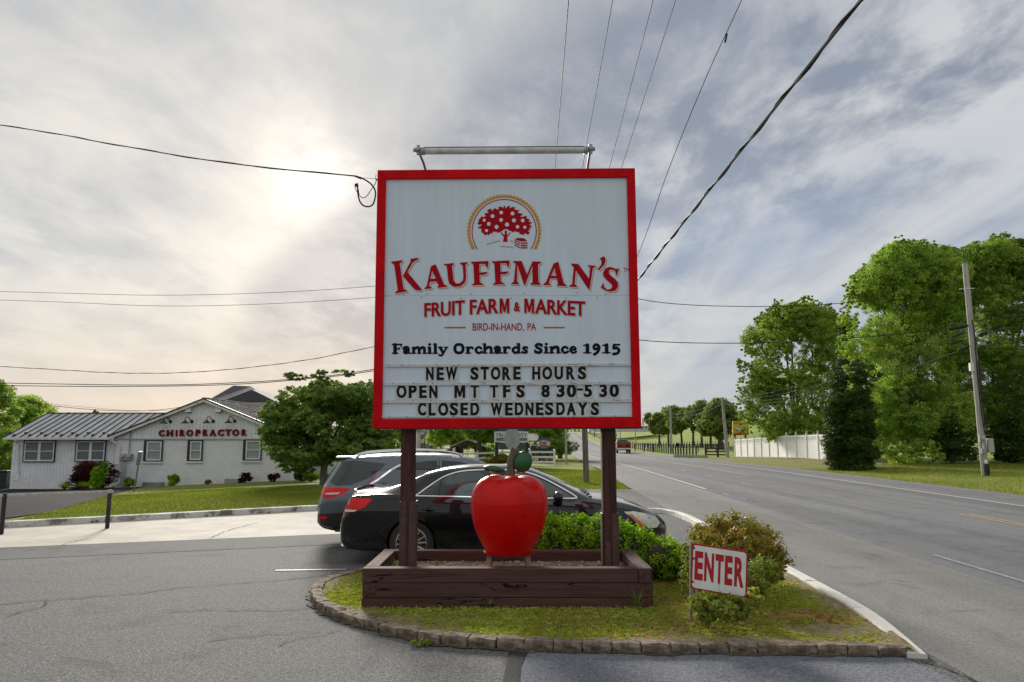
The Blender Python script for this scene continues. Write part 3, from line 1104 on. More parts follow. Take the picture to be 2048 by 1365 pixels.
M_FACE = face_mat()
M_PRED = mat('print_red', (.46, .001, .008), .6, (.38, .001, .012), 5, spec=.12)
M_PGOLD = mat('print_gold', (.62, .30, .025), .5, (.55, .25, .02), 5)
M_PBLACK = mat('print_black', (.006, .009, .015), .6, spec=.12)
M_LBLACK = mat('letter_black', (.007, .010, .015), .5, (.05, .05, .055), 7, lo=.55, hi=.75, spec=.15)
M_CARD = mat('letter_card', (.62, .65, .66), .3, (.55, .57, .57), 12)
M_TRACK = mat('track', (.60, .62, .63), .5, (.10, .10, .10), 9, lo=.54, hi=.70, stretch=(1, 1, 7))
M_GALV = mat('galvanised', (.40, .42, .43), .45, (.28, .29, .30), 20, metal=.6)
M_BOLT = mat('bolt_dark', (.06, .05, .045), .5, metal=.4)

SIGN_Y = 9.05
YAW = R(-1.0)
SN = Vector((math.sin(YAW) * 1.0, -math.cos(YAW), 0))     # towards the viewer
SC0 = at_y(1013, 600, SIGN_Y)


def S(px, py, off=0.0):
    r = ray(px, py); o = Vector((0, 0, CAM_H))
    k = (SC0 + SN * off - o).dot(SN) / r.dot(SN)
    return o + r * k


sign = thing('roadside_sign', 'tall red framed white farm market sign with apple tree emblem on two brown posts', 'sign', (S(1013, 700).x, SIGN_Y + .1, .35))


def flat(name, polys, m, off, parent, depth=0.0):
    """polys: list of (outer, [holes]) in picture px; printed flat on the face"""
    V = []; F = []
    for n_, (outer, holes) in enumerate(polys):
        loops = [[Vector((q[0], -q[1], 0)) for q in lp] for lp in [outer] + holes]
        tri = tessellate_polygon(loops)
        pts = [q for lp in [outer] + holes for q in lp]
        b = len(V)
        V += [S(q[0], q[1], off + n_ * 2e-5) for q in pts]
        for t_ in tri:
            F.append([b + i for i in t_])
    Mi = WM[parent].inverted()
    V = [Mi @ v for v in V]
    me = bpy.data.meshes.new(name); me.from_pydata([tuple(v) for v in V], [], F); me.materials.append(m)
    # faces towards the viewer
    bm = bmesh.new(); bm.from_mesh(me)
    for f in bm.faces:
        f.normal_update()
        if f.normal.dot(SN) < 0: f.normal_flip()
    bm.to_mesh(me); bm.free()
    return add_mesh(name, me, parent)


_tc = {}


def glyphs(txt, bold=.02, extrude=0.0, space=1.0):
    """text as mesh: vertices normalised to its ink box (0..1, 0..1), faces, aspect"""
    k = (txt, bold, extrude, space)
    if k in _tc: return _tc[k]
    if txt == 'M':
        P = [(0, 0), (0, 1), (.27, 1), (.5, .40), (.73, 1), (1, 1), (1, 0), (.79, 0), (.79, .66), (.57, .08), (.43, .08), (.21, .66), (.21, 0)]
        tri = tessellate_polygon([[Vector((a, b, 0)) for a, b in P]])
        _tc[k] = ([(a, b, 0) for a, b in P], [list(q) for q in tri], .9)
        return _tc[k]
    cu = bpy.data.curves.new('t', 'FONT'); cu.body = txt; cu.offset = bold; cu.extrude = extrude; cu.space_character = space
    cu.resolution_u = 4
    ob = bpy.data.objects.new('t', cu); COL.objects.link(ob)
    bpy.context.view_layer.update()
    me = ob.to_mesh()
    V = [tuple(v.co) for v in me.vertices]; F = [list(p.vertices) for p in me.polygons]
    ob.to_mesh_clear(); bpy.data.objects.remove(ob); bpy.data.curves.remove(cu)
    x0 = min(v[0] for v in V); x1 = max(v[0] for v in V); y0 = min(v[1] for v in V); y1 = max(v[1] for v in V)
    N = [((v[0] - x0) / (x1 - x0), (v[1] - y0) / (y1 - y0), v[2]) for v in V]
    _tc[k] = (N, F, (x1 - x0) / (y1 - y0))
    return _tc[k]


def text_on(name, txt, fx, bold, m, parent, off, mp, space=1.0, extra=None, fat=0.0):
    """fx(u, v) -> picture px ; mp(px, py, off) -> world"""
    N, F, _ = glyphs(txt, bold, 0.0, space)
    Mi = WM[parent].inverted()
    V = []; F2 = []
    for k_, dx in enumerate((0, -fat, fat) if fat else (0,)):
        b = len(V)
        for v in N:
            a_, b_ = fx(v[0], v[1]); V.append(tuple(Mi @ mp(a_ + dx * (1 - .0 * v[0]), b_, off + k_ * .00015)))
        F2 += [[b + i for i in f] for f in F]
    mi = [0] * len(F2); mats = [m]
    if extra:
        b = len(V); q, mm = extra
        V += [tuple(Mi @ mp(a, c_, off - .002)) for a, c_ in q]
        F2.append([b, b + 1, b + 2, b + 3]); mi.append(1); mats.append(mm)
    me = bpy.data.meshes.new(name); me.from_pydata(V, [], F2)
    for mm in mats: me.materials.append(mm)
    me.polygons.foreach_set('material_index', mi)
    return add_mesh(name, me, parent)


def pxbox(x0, y0, x1, y1, tilt=0.0):
    """picture box; tilt: px that the right end lies above the left"""
    return lambda u, v: (x0 + (x1 - x0) * u, y1 + (y0 - y1) * v - tilt * u)


def board(name, corners, off0, off1, m, bevel=.004):
    """solid between two offsets from corners in picture px"""
    A = [S(x, y, off1) for x, y in corners]
    mb = MB(); mb.poly(A, -SN * (off1 - off0))
    return mb.build(name, m, sign, bevel=bevel)


def build_sign():
    o_ = [(755, 340), (1270, 336), (1283, 855), (745, 857)]
    i_ = [(771.5, 357.5), (1254, 354), (1265, 834), (763.5, 838)]
    g = .6
    board('frame_board', [(755, 340), (1270, 336), (1254, 354), (771.5, 357.5)], -.26, .035, M_RED)
    board('frame_board', [(1270, 336), (1283, 855), (1265, 834), (1254, 354)], -.262, .033, M_RED)
    board('frame_board', [(1283, 855), (745, 857), (763.5, 838), (1265, 834)], -.26, .035, M_RED)
    board('frame_board', [(745, 857), (755, 340), (771.5, 357.5), (763.5, 838)], -.262, .033, M_RED)
    # thin metal edging under and along the frame
    board('edge_trim', [(746, 857.4), (1282.5, 855.4), (1282.3, 857.2), (746.5, 859)], -.25, .02, M_STEELB, 0)
    # face panels with a seam
    board('face_panel', [(769, 355), (1257, 351), (1262, 590.6), (765, 591.2)], -.05, 0, M_FACE, 0)
    board('face_panel', [(765, 592.4), (1262, 591.8), (1268, 837), (761, 841)], -.05, 0, M_FACE, 0)
    mb = MB()
    for cx, cy in [(312, 745), (690, 720), (600, 782), (1412, 720), (1245, 792)]:
        mb.ball(S(770 + cx / 8.19, 500 + cy / 8.19, .001), .007, 6, 4)
    for cx, cy in [(300, 680), (1128, 672), (1585, 700), (98, 757), (960, 755), (1455, 757)]:
        mb.ball(S(1010 + cx / 7.877, 500 + cy / 7.877, .001), .007, 6, 4)
    mb.build('screws', M_BOLT, sign)['kind'] = 'stuff'
    # emblem
    cx, cy = 928, 872
    K = lambda x, y: (920 + x / 10.5, 380 + y / 10.5)
    def arc_strip(r0, r1, teeth=0, cut=1240):
        outer = []; inner = []
        a1 = math.asin((cut - cy) / r1); a0 = math.asin((cut - cy) / r0)
        n = 2 * 43 if teeth else 96
        for i in range(n + 1):
            t = -a1 + (PI + 2 * a1) * i / n
            rr = r1 + (teeth if i % 2 else -teeth * .6) * (1 if 0 < i < n else 0)
            outer.append(K(cx + rr * math.cos(t), cy - rr * math.sin(t)))
            t = -a0 + (PI + 2 * a0) * i / n
            inner.append(K(cx + r0 * math.cos(t), cy - r0 * math.sin(t)))
        return [([outer[i], outer[i + 1], inner[i + 1], inner[i]], []) for i in range(n)]
    def ringmesh(name, r0, r1, m, off, teeth=0):
        st = arc_strip(r0, r1, teeth)
        Mi = WM[sign].inverted(); V = []; F = []
        for q, _ in st:
            b = len(V); V += [tuple(Mi @ S(x, y, off)) for x, y in q]; F.append([b, b + 3, b + 2, b + 1])
        me = bpy.data.meshes.new(name); me.from_pydata(V, [], F); me.materials.append(m)
        add_mesh(name, me, sign)
    ringmesh('emblem_ring', 712, 768, M_PGOLD, .003, 22)
    ringmesh('emblem_ring', 664, 684, M_PRED, .003)
    crown = [(365, 700), (400, 650), (385, 615), (430, 600), (432, 560), (500, 565), (540, 545), (515, 500), (520, 485), (600, 480), (572, 440), (575, 420), (610, 400), (650, 390), (680, 440), (700, 400), (740, 380), (770, 400), (805, 410), (812, 350), (880, 350), (905, 385), (925, 325), (945, 330), (955, 390), (985, 350), (1035, 325), (1055, 330), (1040, 385), (1110, 350), (1165, 372), (1140, 410), (1180, 415), (1250, 420), (1230, 445), (1205, 470), (1270, 490), (1330, 500), (1260, 560), (1340, 560), (1380, 535), (1402, 550), (1400, 600), (1455, 610), (1460, 650), (1430, 665), (1500, 668), (1508, 700), (1450, 720), (1500, 750), (1495, 790), (1450, 800), (1478, 840), (1425, 850), (1462, 900), (1450, 930), (1395, 930), (1370, 900), (1345, 942), (1250, 925), (1235, 880), (1190, 885), (1160, 860), (1110, 890), (1070, 860), (1030, 850), (1000, 825), (960, 815), (925, 830), (890, 855), (820, 895), (770, 890), (760, 855), (740, 885), (690, 870), (680, 915), (640, 905), (610, 950), (580, 930), (520, 955), (500, 915), (462, 900), (445, 860), (455, 815), (375, 800), (385, 775), (440, 750), (460, 712), (400, 735)]
    flat('emblem_tree', [([K(*q) for q in crown], []), ([K(*q) for q in [(942, 850), (985, 850), (985, 945), (1060, 885), (1072, 893), (992, 985), (1005, 1085), (898, 1088), (922, 990), (850, 898), (868, 885), (935, 950)]], [])], M_PRED, .003, sign)
    dots = []
    for x, y, r_ in [(683, 548, 40), (866, 474, 38), (1103, 493, 40), (508, 633, 32), (606, 712, 40), (863, 628, 40), (1133, 638, 42), (1318, 640, 38), (987, 725, 43), (768, 775, 42), (1208, 772, 37), (1362, 782, 33), (557, 852, 33)]:
        dots.append(([K(x + r_ * math.cos(a * PI / 8), y + r_ * math.sin(a * PI / 8)) for a in range(16)], []))
    flat('emblem_apples', dots, M_FACE, .006, sign)
    st = []
    st.append(([K(*q) for q in [(1150, 1030), (1215, 1005), (1345, 1010), (1418, 1078), (1270, 1078), (1160, 1040)]], []))
    for k in range(3):
        st.append(([K(*q) for q in [(1142, 1045 + k * 46), (1258, 1098 + k * 50), (1258, 1125 + k * 50), (1140, 1068 + k * 46)]], []))
        st.append(([K(*q) for q in [(1272, 1100 + k * 49), (1418, 1100 + k * 49), (1418, 1130 + k * 49), (1272, 1130 + k * 49)]], []))
    def zig(x0, y0, x1, y1, n):
        for i in range(n):
            t0, t1 = i / n, (i + 1) / n
            xa, ya = x0 + (x1 - x0) * t0, y0 + (y1 - y0) * t0 + (14 if i % 2 else -14)
            xb, yb = x0 + (x1 - x0) * t1, y0 + (y1 - y0) * t1 + (-14 if i % 2 else 14)
            st.append(([K(xa, ya - 6), K(xb, yb - 6), K(xb, yb + 6), K(xa, ya + 6)], []))
    zig(550, 1145, 850, 1060, 10); zig(835, 1180, 1125, 1205, 9); zig(1045, 1055, 1120, 1090, 3)
    flat('emblem_crate', st, M_PRED, .003, sign)
    # the name, traced letter outlines
    A = lambda L: [(770 + x / 8.192, 500 + y / 8.192) for x, y in L]
    B = lambda L: [(1010 + x / 7.877, 500 + y / 7.877) for x, y in L]
    F1 = [(1408, 192), (1698, 178), (1685, 298), (1672, 295), (1640, 228), (1548, 230), (1550, 370), (1680, 355), (1678, 375), (1638, 405), (1552, 410), (1555, 530), (1615, 560), (1615, 572), (1425, 580), (1425, 565), (1462, 540), (1447, 230), (1408, 210)]
    L = [
        [(A([(98, 190), (285, 165), (283, 190), (243, 225), (305, 640), (362, 660), (362, 680), (165, 712), (170, 690), (210, 660), (150, 238), (105, 212)]), []),
         (A([(412, 145), (548, 125), (545, 150), (455, 205), (368, 362), (608, 650), (595, 665), (520, 660), (480, 642), (293, 425), (375, 270), (422, 185)]), [])],
        [(A([(752, 268), (828, 230), (968, 565), (1018, 583), (1018, 605), (862, 620), (862, 600), (880, 578), (845, 515), (740, 520), (722, 590), (762, 608), (762, 630), (640, 642), (645, 625), (683, 595)]), [A([(773, 340), (832, 465), (745, 475)])])],
        [(A([(965, 228), (1130, 212), (1130, 235), (1098, 262), (1125, 500), (1160, 545), (1220, 548), (1275, 500), (1285, 430), (1272, 255), (1230, 222), (1232, 205), (1358, 198), (1355, 215), (1320, 245), (1330, 450), (1312, 530), (1250, 590), (1180, 606), (1110, 595), (1055, 550), (1035, 490), (1012, 260), (965, 245)]), [])],
        [(A(F1), [])], [(A([(x + 345, y - 9) for x, y in F1]), [])],
        [(B([(128, 172), (262, 172), (345, 385), (435, 178), (570, 182), (568, 200), (522, 225), (530, 510), (565, 535), (565, 550), (400, 545), (402, 528), (435, 505), (432, 250), (318, 555), (300, 550), (195, 235), (190, 500), (222, 528), (218, 542), (98, 540), (102, 522), (140, 498), (168, 215), (128, 190)]), [])],
        [(B([(765, 212), (838, 185), (842, 195), (925, 520), (970, 555), (968, 572), (818, 565), (820, 548), (835, 535), (818, 450), (715, 448), (690, 525), (725, 545), (722, 558), (602, 552), (605, 535), (645, 505)]), [B([(780, 285), (808, 408), (728, 405)])])],
        [(B([(1045, 212), (1155, 220), (1325, 455), (1340, 270), (1300, 248), (1305, 238), (1430, 248), (1428, 262), (1385, 290), (1335, 620), (1318, 620), (1118, 320), (1098, 540), (1140, 570), (1135, 585), (1010, 580), (1012, 565), (1058, 535), (1085, 270), (1045, 232)]), [])],
        [(B([(1485, 138), (1555, 98), (1580, 120), (1585, 180), (1560, 240), (1480, 320), (1458, 300), (1510, 240), (1525, 190), (1510, 150)]), [])],
        [(B([(1800, 285), (1765, 400), (1750, 398), (1738, 330), (1690, 308), (1650, 312), (1635, 345), (1650, 390), (1740, 460), (1785, 520), (1780, 590), (1740, 640), (1670, 656), (1590, 640), (1508, 590), (1550, 510), (1565, 590), (1610, 622), (1660, 615), (1690, 585), (1685, 545), (1600, 470), (1548, 410), (1545, 350), (1580, 290), (1640, 268), (1700, 275), (1745, 300)]), [])]]
    sh = lambda P, d: [([(x + d[0], y + d[1]) for x, y in o], [[(x + d[0], y + d[1]) for x, y in h] for h in hs]) for o, hs in P]
    for P in L:
        o = flat('name_letter', P, M_PRED, .007, sign)
        flat('letter_shadow', sh(P, (1.4, 1.5)), M_FACE, .005, o)
        flat('letter_shadow', sh(P, (2.7, 2.9)), M_PGOLD, .003, o)
    text_on('trade_mark', 'TM', pxbox(1247, 535.5, 1258, 544.5), .0, M_PRED, sign, .003, S)
    # FRUIT FARM & MARKET on a shallow arc
    cvt = lambda x, y: (740 + x / 2.3536, 280 + y / 2.3536)
    top = lambda x: interp(x, [255, 445, 560, 640, 740, 1012], [768, 753, 747, 745.5, 746, 759])
    bot = lambda x: interp(x, [255, 445, 560, 640, 740, 1012], [834, 823, 817, 815, 815, 829])
    def arc(x0, x1, dx=0, dy=0, f0=0.0, f1=1.0):
        def g_(u, v):
            x = x0 + (x1 - x0) * u
            t = f0 + (f1 - f0) * v
            q = cvt(x, bot(x) + (top(x) - bot(x)) * t)
            return (q[0] + dx, q[1] + dy)
        return g_
    for w, x0, x1, f0, f1 in (('FRUIT', 256, 446, 0, 1), ('FAR', 470, 604, 0, 1), ('M', 611, 655, 0, 1), ('&', 678, 706, .12, .75), ('M', 727, 772, 0, 1), ('ARKET', 777, 1013, 0, 1)):
        text_on('lettering', w, arc(x0, x1, 1.5, 1.4, f0, f1), .022, M_PGOLD, sign, .003, S)
        text_on('lettering', w, arc(x0, x1, .8, .8, f0, f1), .022, M_FACE, sign, .005, S)
        text_on('lettering', w, arc(x0, x1, 0, 0, f0, f1), .022, M_PRED, sign, .007, S, fat=.3)
    q0, q1 = cvt(483, 862), cvt(717, 897)
    text_on('lettering', 'BIRD-IN-HAND', pxbox(q0[0], q0[1], q1[0], q1[1]), .012, M_PRED, sign, .003, S)
    q0, q1 = cvt(741, 862), cvt(782, 896)
    text_on('lettering', 'PA', pxbox(q0[0], q0[1], q1[0], q1[1]), .012, M_PRED, sign, .003, S)
    q0, q1 = cvt(721, 890), cvt(726, 903)
    text_on('lettering', ',', pxbox(q0[0], q0[1], q1[0], q1[1]), .012, M_PRED, sign, .003, S)
    for x0, x1 in ((350, 450), (817, 916)):
        a = cvt(x0, 879); b = cvt(x1, 882.5); c = cvt(x1, 886)
        flat('rule_line', [([a, (b[0], a[1]), b, (a[0], b[1])], [])], M_PGOLD, .003, sign)
        flat('rule_line', [([(a[0], b[1] + .05), (b[0], b[1] + .05), (c[0], c[1]), (a[0], c[1])], [])], M_PRED, .003, sign)

    # Family Orchards Since 1915 : heavy soft serif drawn with strokes
    G = {
        'F': [([(.30, .1), (.30, .9)], .16), ([(.04, .06), (.56, .06)], .07), ([(.04, .93), (.95, .93)], .075), ([(.93, .9), (.90, .68)], .06), ([(.35, .5), (.72, .5)], .07), ([(.72, .62), (.72, .40)], .05)],
        'a': [([(.12, .52), (.3, .64), (.55, .62), (.64, .48), (.64, .12)], .13), ([(.6, .38), (.3, .33), (.2, .17), (.36, .08), (.6, .16)], .13), ([(.64, .08), (.95, .05)], .065)],
        'm': [([(.12, .1), (.12, .58)], .13), ([(.02, .62), (.14, .62)], .06), ([(.0, .05), (.28, .05)], .055), ([(.16, .48), (.34, .62), (.48, .55), (.5, .1)], .13), ([(.4, .05), (.62, .05)], .055), ([(.54, .48), (.72, .62), (.85, .54), (.86, .1)], .13), ([(.76, .05), (1.0, .05)], .055)],
        'i': [([(.5, .1), (.5, .58)], .14), ([(.15, .62), (.5, .62)], .06), ([(.08, .05), (.92, .05)], .06), ([(.48, .92), (.54, .92)], .13)],
        'l': [([(.5, .1), (.5, .92)], .14), ([(.15, .95), (.5, .95)], .06), ([(.08, .05), (.92, .05)], .06)],
        'y': [([(.22, .60), (.52, .08)], .13), ([(.85, .60), (.5, -.02), (.34, -.18), (.16, -.16)], .09), ([(.02, .64), (.46, .64)], .055), ([(.64, .64), (1.0, .64)], .055), ([(.14, -.14), (.2, -.14)], .10)],
        'O': [([(.5, .92), (.24, .84), (.13, .5), (.24, .16), (.5, .08), (.76, .16), (.87, .5), (.76, .84), (.5, .92)], .13), ([(.14, .35), (.14, .65)], .14), ([(.86, .35), (.86, .65)], .14)],
        'r': [([(.28, .1), (.28, .58)], .14), ([(.04, .62), (.28, .62)], .06), ([(.02, .05), (.6, .05)], .055), ([(.34, .42), (.56, .62), (.8, .60)], .10), ([(.78, .54), (.84, .52)], .10)],
        'c': [([(.82, .50), (.6, .63), (.34, .58), (.18, .34), (.32, .12), (.6, .06), (.88, .18)], .11), ([(.2, .26), (.2, .44)], .13)],
        'h': [([(.2, .1), (.2, .92)], .13), ([(.03, .95), (.2, .95)], .06), ([(.0, .05), (.42, .05)], .055), ([(.26, .46), (.5, .62), (.72, .56), (.76, .1)], .13), ([(.6, .05), (1.0, .05)], .055)],
        'd': [([(.74, .1), (.74, .92)], .13), ([(.54, .95), (.74, .95)], .06), ([(.72, .05), (1.0, .05)], .055), ([(.68, .56), (.4, .60), (.17, .34), (.36, .08), (.68, .14)], .12), ([(.18, .25), (.18, .45)], .12)],
        's': [([(.82, .56), (.5, .63), (.24, .52), (.44, .38), (.72, .26), (.76, .14), (.5, .07), (.14, .13)], .105), ([(.84, .62), (.84, .46)], .05), ([(.12, .22), (.12, .06)], .05)],
        'S': [([(.82, .80), (.5, .92), (.22, .78), (.36, .58), (.7, .40), (.78, .2), (.5, .07), (.14, .18)], .13), ([(.86, .94), (.86, .66)], .06), ([(.1, .36), (.1, .06)], .06)],
        'n': [([(.2, .1), (.2, .58)], .14), ([(.03, .62), (.2, .62)], .06), ([(.0, .05), (.42, .05)], .055), ([(.26, .46), (.5, .62), (.74, .56), (.78, .1)], .14), ([(.62, .05), (1.0, .05)], .055)],
        'e': [([(.2, .36), (.8, .38), (.7, .58), (.45, .63), (.22, .5), (.18, .3), (.34, .1), (.6, .06), (.88, .16)], .10), ([(.2, .26), (.2, .46)], .13)],
        '1': [([(.55, .1), (.55, .82)], .16), ([(.1, .76), (.5, .86)], .07), ([(.08, .05), (.98, .05)], .06)],
        '9': [([(.7, .5), (.3, .42), (.2, .68), (.46, .86), (.76, .68), (.74, .3), (.5, .02), (.24, -.10)], .13)],
        '5': [([(.3, .82), (.88, .84)], .09), ([(.3, .82), (.26, .48), (.6, .52), (.84, .28), (.66, .0), (.22, -.08)], .13)],
    }
    pos = [('F', 18, 105), ('a', 110, 187), ('m', 190, 318), ('i', 322, 368), ('l', 372, 418), ('y', 418, 505), ('O', 552, 650), ('r', 658, 733), ('c', 735, 808), ('h', 805, 908), ('a', 905, 982), ('r', 980, 1055), ('d', 1055, 1145), ('s', 1145, 1207), ('S', 1255, 1335), ('i', 1338, 1385), ('n', 1388, 1488), ('c', 1487, 1560), ('e', 1562, 1630), ('1', 1682, 1752), ('9', 1762, 1838), ('1', 1848, 1920), ('5', 1930, 2008)]
    Mi = WM[sign].inverted(); V = []; F = []; cnt = 0
    for g_, x0, x1 in pos:
        for pts, rad in G[g_]:
            base = 164 - 6 * (x0 / 2000)
            P = [(x0 + (x1 - x0) * u, base - 88 * v) for u, v in pts]
            rr = rad * 88 * 1.12
            sub = [Vector((q[0], q[1], 0)) for q in P]
            if len(sub) > 2: sub = smooth_path(sub, 5)
            cnt += 1
            off = .003 + .00004 * (cnt % 7)
            b = len(V); n = len(sub)
            for i, q in enumerate(sub):
                d = sub[min(i + 1, n - 1)] - sub[max(i - 1, 0)]; d.normalize()
                nn = Vector((-d.y, d.x, 0))
                for s_ in (1, -1):
                    w = q + nn * rr * s_
                    V.append(tuple(Mi @ S(780 + w.x / 4.357, 670 + w.y / 4.357, off)))
            for i in range(n - 1): F.append([b + 2 * i, b + 2 * i + 2, b + 2 * i + 3, b + 2 * i + 1])
            for q in (sub[0], sub[-1]):
                b = len(V); off += .00001
                for k in range(10):
                    a = 2 * PI * k / 10
                    V.append(tuple(Mi @ S(780 + (q.x + rr * math.cos(a)) / 4.357, 670 + (q.y + rr * math.sin(a)) / 4.357, off + .00001)))
                F.append([b + k for k in range(10)])
    me = bpy.data.meshes.new('lettering'); me.from_pydata(V, [], F); me.materials.append(M_PBLACK)
    add_mesh('lettering', me, sign)

    # changeable letter tracks
    for y0, y1 in ((727.6, 733.2), (764.4, 770.6), (799.6, 805.8), (831.5, 835)):
        xa = 771 - (y0 - 727) * .075; xb = 1262 + (y0 - 727) * .03
        A_ = [(xa, y0 + 1.2), (xb, y0 - 1.0), (xb, y1 - 1.6), (xa, y1 + .6)]
        board('letter_track', A_, 0.002, .022, M_TRACK, .001)
        mb = MB()
        for k in range(11):
            x = xa + 6 + (xb - xa - 12) * (k + random.uniform(-.25, .25)) / 10.5
            x = min(max(x, xa + 3), xb - 3)
            mb.ball(S(x, y0 + 2.2 - 2.2 * (x - xa) / (xb - xa), .023), .0065, 6, 4)
        mb.build('track_screws', M_BOLT, sign)['kind'] = 'stuff'
    rows = [
        (60, 166, 8, 'NEWSTOREHOURS', [(338, 397), (424, 480), (500, 590), (702, 765), (785, 850), (868, 945), (962, 1030), (1053, 1110), (1208, 1270), (1290, 1368), (1390, 1457), (1487, 1555), (1582, 1648)]),
        (205, 313, 10, 'OPENMTTFS830-530', [(95, 175), (195, 258), (282, 340), (364, 428), (570, 655), (702, 767), (862, 925), (968, 1025), (1078, 1143), (1282, 1348), (1408, 1470), (1490, 1565), (1575, 1620), (1632, 1695), (1758, 1818), (1840, 1915)]),
        (350, 457, 6, 'CLOSEDWEDNESDAYS', [(270, 335), (358, 412), (437, 517), (532, 598), (620, 677), (702, 770), (868, 960), (985, 1045), (1065, 1132), (1152, 1215), (1238, 1297), (1312, 1378), (1405, 1472), (1490, 1562), (1578, 1660), (1688, 1752)])]
    for t0, b0_, rise, word, xs in rows:
        for ch, (a, b) in zip(word, xs):
            dy = -rise * (a / 2000) + random.uniform(-1.2, 1.2)
            ya, yb = t0 + dy, b0_ + dy
            if ch == '-': ya, yb = 240 + dy, 258 + dy
            c_ = lambda x, y: (770 + x / 4.096, 720 + y / 4.096)
            p0 = c_(a, ya); p1 = c_(b, yb)
            cw = [c_(a - 9, t0 + dy - 10), c_(b + 9, t0 + dy - 10), c_(b + 9, b0_ + dy + 10), c_(a - 9, b0_ + dy + 10)]
            text_on('letter', ch, pxbox(p0[0], p0[1], p1[0], p1[1], random.uniform(-.25, .25)), .036 if ch != '-' else .0, M_LBLACK, sign, .009, S, extra=(cw, M_CARD), fat=.45)
    # posts with bolted steel channels
    for xa, xb, ya_, side in ((803.5, 829.5, 857, 0), (1202.5, 1228.5, 855, 1)):
        cxp = (xa + xb) / 2
        cb = 816 if side == 0 else 1220
        tp = S(cxp, ya_, -.14); 
        bt = at_y(cb, 1122, tp.y)
        w = .165
        mb = MB(); mb.bar((bt.x, bt.y, -.1), (tp.x, tp.y, tp.z + .6), w, w, (0, 1, 0)); mb.build('post', M_POST, sign, bevel=.006)
        px0 = bt.x
        plates = [(-.107, 1.03, -.085), (.0, 1.03, -.088), (.058, 1.03, -.09)] if side == 0 else [(.062, 1.10, -.088), (-.045, .66, -.088)]
        mb = MB()
        ztop = 1.14 if side == 0 else 1.0
        if side == 0:
            mb.box((px0 - .052, bt.y - .088, ztop / 2), (.066, .012, ztop)); mb.box((px0 + .052, bt.y - .088, ztop / 2), (.072, .012, ztop))
            mb.box((px0 - .092, bt.y - .01, ztop / 2), (.012, .165, ztop)); mb.box((px0 + .094, bt.y - .01, ztop / 2), (.012, .165, ztop))
        else:
            mb.box((px0 + .055, bt.y - .088, ztop / 2), (.066, .012, ztop)); mb.box((px0 + .094, bt.y - .01, ztop / 2), (.012, .165, ztop))
            mb.box((px0 - .035, bt.y - .089, .34), (.066, .012, .68)); mb.box((px0 - .092, bt.y - .01, .5), (.012, .165, 1.0))
        mb.build('steel_plate', M_STEELB, sign, bevel=.002)
        mb = MB()
        for dx in (-.052, .052):
            for z in (.45, .62, .80, .98, 1.08):
                if side and dx < 0 and z > .7: continue
                if side and z > 1: continue
                z_ = z - (.06 if dx > 0 else 0)
                mb.ball((px0 + dx, bt.y - .096, z_), (.012, .008, .012), 8, 5)
        mb.ball((tp.x + .01, tp.y - w / 2, 1.78), (.012, .008, .012), 8, 5)
        mb.build('bolts', M_STEELB, sign, smooth=True)['kind'] = 'stuff'


build_sign()

# ---- the long lamp above the sign
M_TUBE = mat('lamp_tube', (.62, .63, .62), .3, (.45, .45, .42), 8, coat=.3)
M_TUBE2 = mat('lamp_gasket', (.06, .06, .065), .5)
lamp = thing('sign_lamp', 'long grey tube lamp on two bent arms above the red sign frame', 'lamp', tuple(S(1010, 336, .1)))
LO = .42
pa_, pb_ = S(848, 302.5, LO), S(1169, 300.5, LO)
mb = MB(); mb.tube([pa_, pb_], .040, 20); mb.build('tube', M_TUBE, lamp, smooth=True)
mb = MB(); mb.bar(pa_ + Vector((0, .0, .042)), pb_ + Vector((0, .0, .042)), .03, .014); mb.build('ridge', M_TUBE2, lamp)
for q, sgn in ((pa_, 1), (pb_, -1)):
    mb = MB(); mb.tube([q + Vector((.01 * sgn, 0, 0)), q + Vector((-.035 * sgn, 0, 0))], .047, 16)
    mb.tube([q + Vector((-.035 * sgn, 0, 0)), q + Vector((-.08 * sgn, 0, 0))], .024, 12)
    mb.build('end_cap', M_GALV, lamp, smooth=True)
for (x, y), (bx_, by_) in (((836, 300), (851, 340)), ((1181, 298), (1175, 337))):
    c = S(x, y, LO)
    mb = MB(); mb.ball(c, .042, 12, 8); mb.tube([c + Vector((-.055, 0, 0)), c + Vector((.055, 0, 0))], .024, 10); mb.tube([c + Vector((0, 0, -.055)), c + Vector((0, 0, .055))], .024, 10)
    mb.build('junction', M_GALV, lamp, smooth=True)
    e = S(bx_, by_, -.03)
    mb = MB(); mb.tube([c, c.lerp(e, .75) + Vector((0, -.02, .02)), e], .015, 10); mb.build('arm', mat('arm_steel', (.16, .15, .13), .55, (.25, .22, .18), 20), lamp, smooth=True)

# ---- planter of stacked timbers
planter = thing('timber_planter', 'long low planter box of stacked dark brown timbers under the big sign', 'planter', ((PLX0 + PLX1) / 2, 9.2, 0))
TH = .157


def timber(x0, y0, x1, y1, z, jx=0):
    g_ = .004
    mb = MB()
    j = lambda: random.uniform(-.004, .004)
    mb.box(((x0 + x1) / 2 + j(), (y0 + y1) / 2 + j(), z + TH / 2), (abs(x1 - x0) - g_, abs(y1 - y0) - g_, TH - g_), rz=random.uniform(-.0015, .0015))
    mb.build('timber', M_TIMBER if abs(x1 - x0) > abs(y1 - y0) else M_TIMBERY, planter, bevel=.008, segs=2)


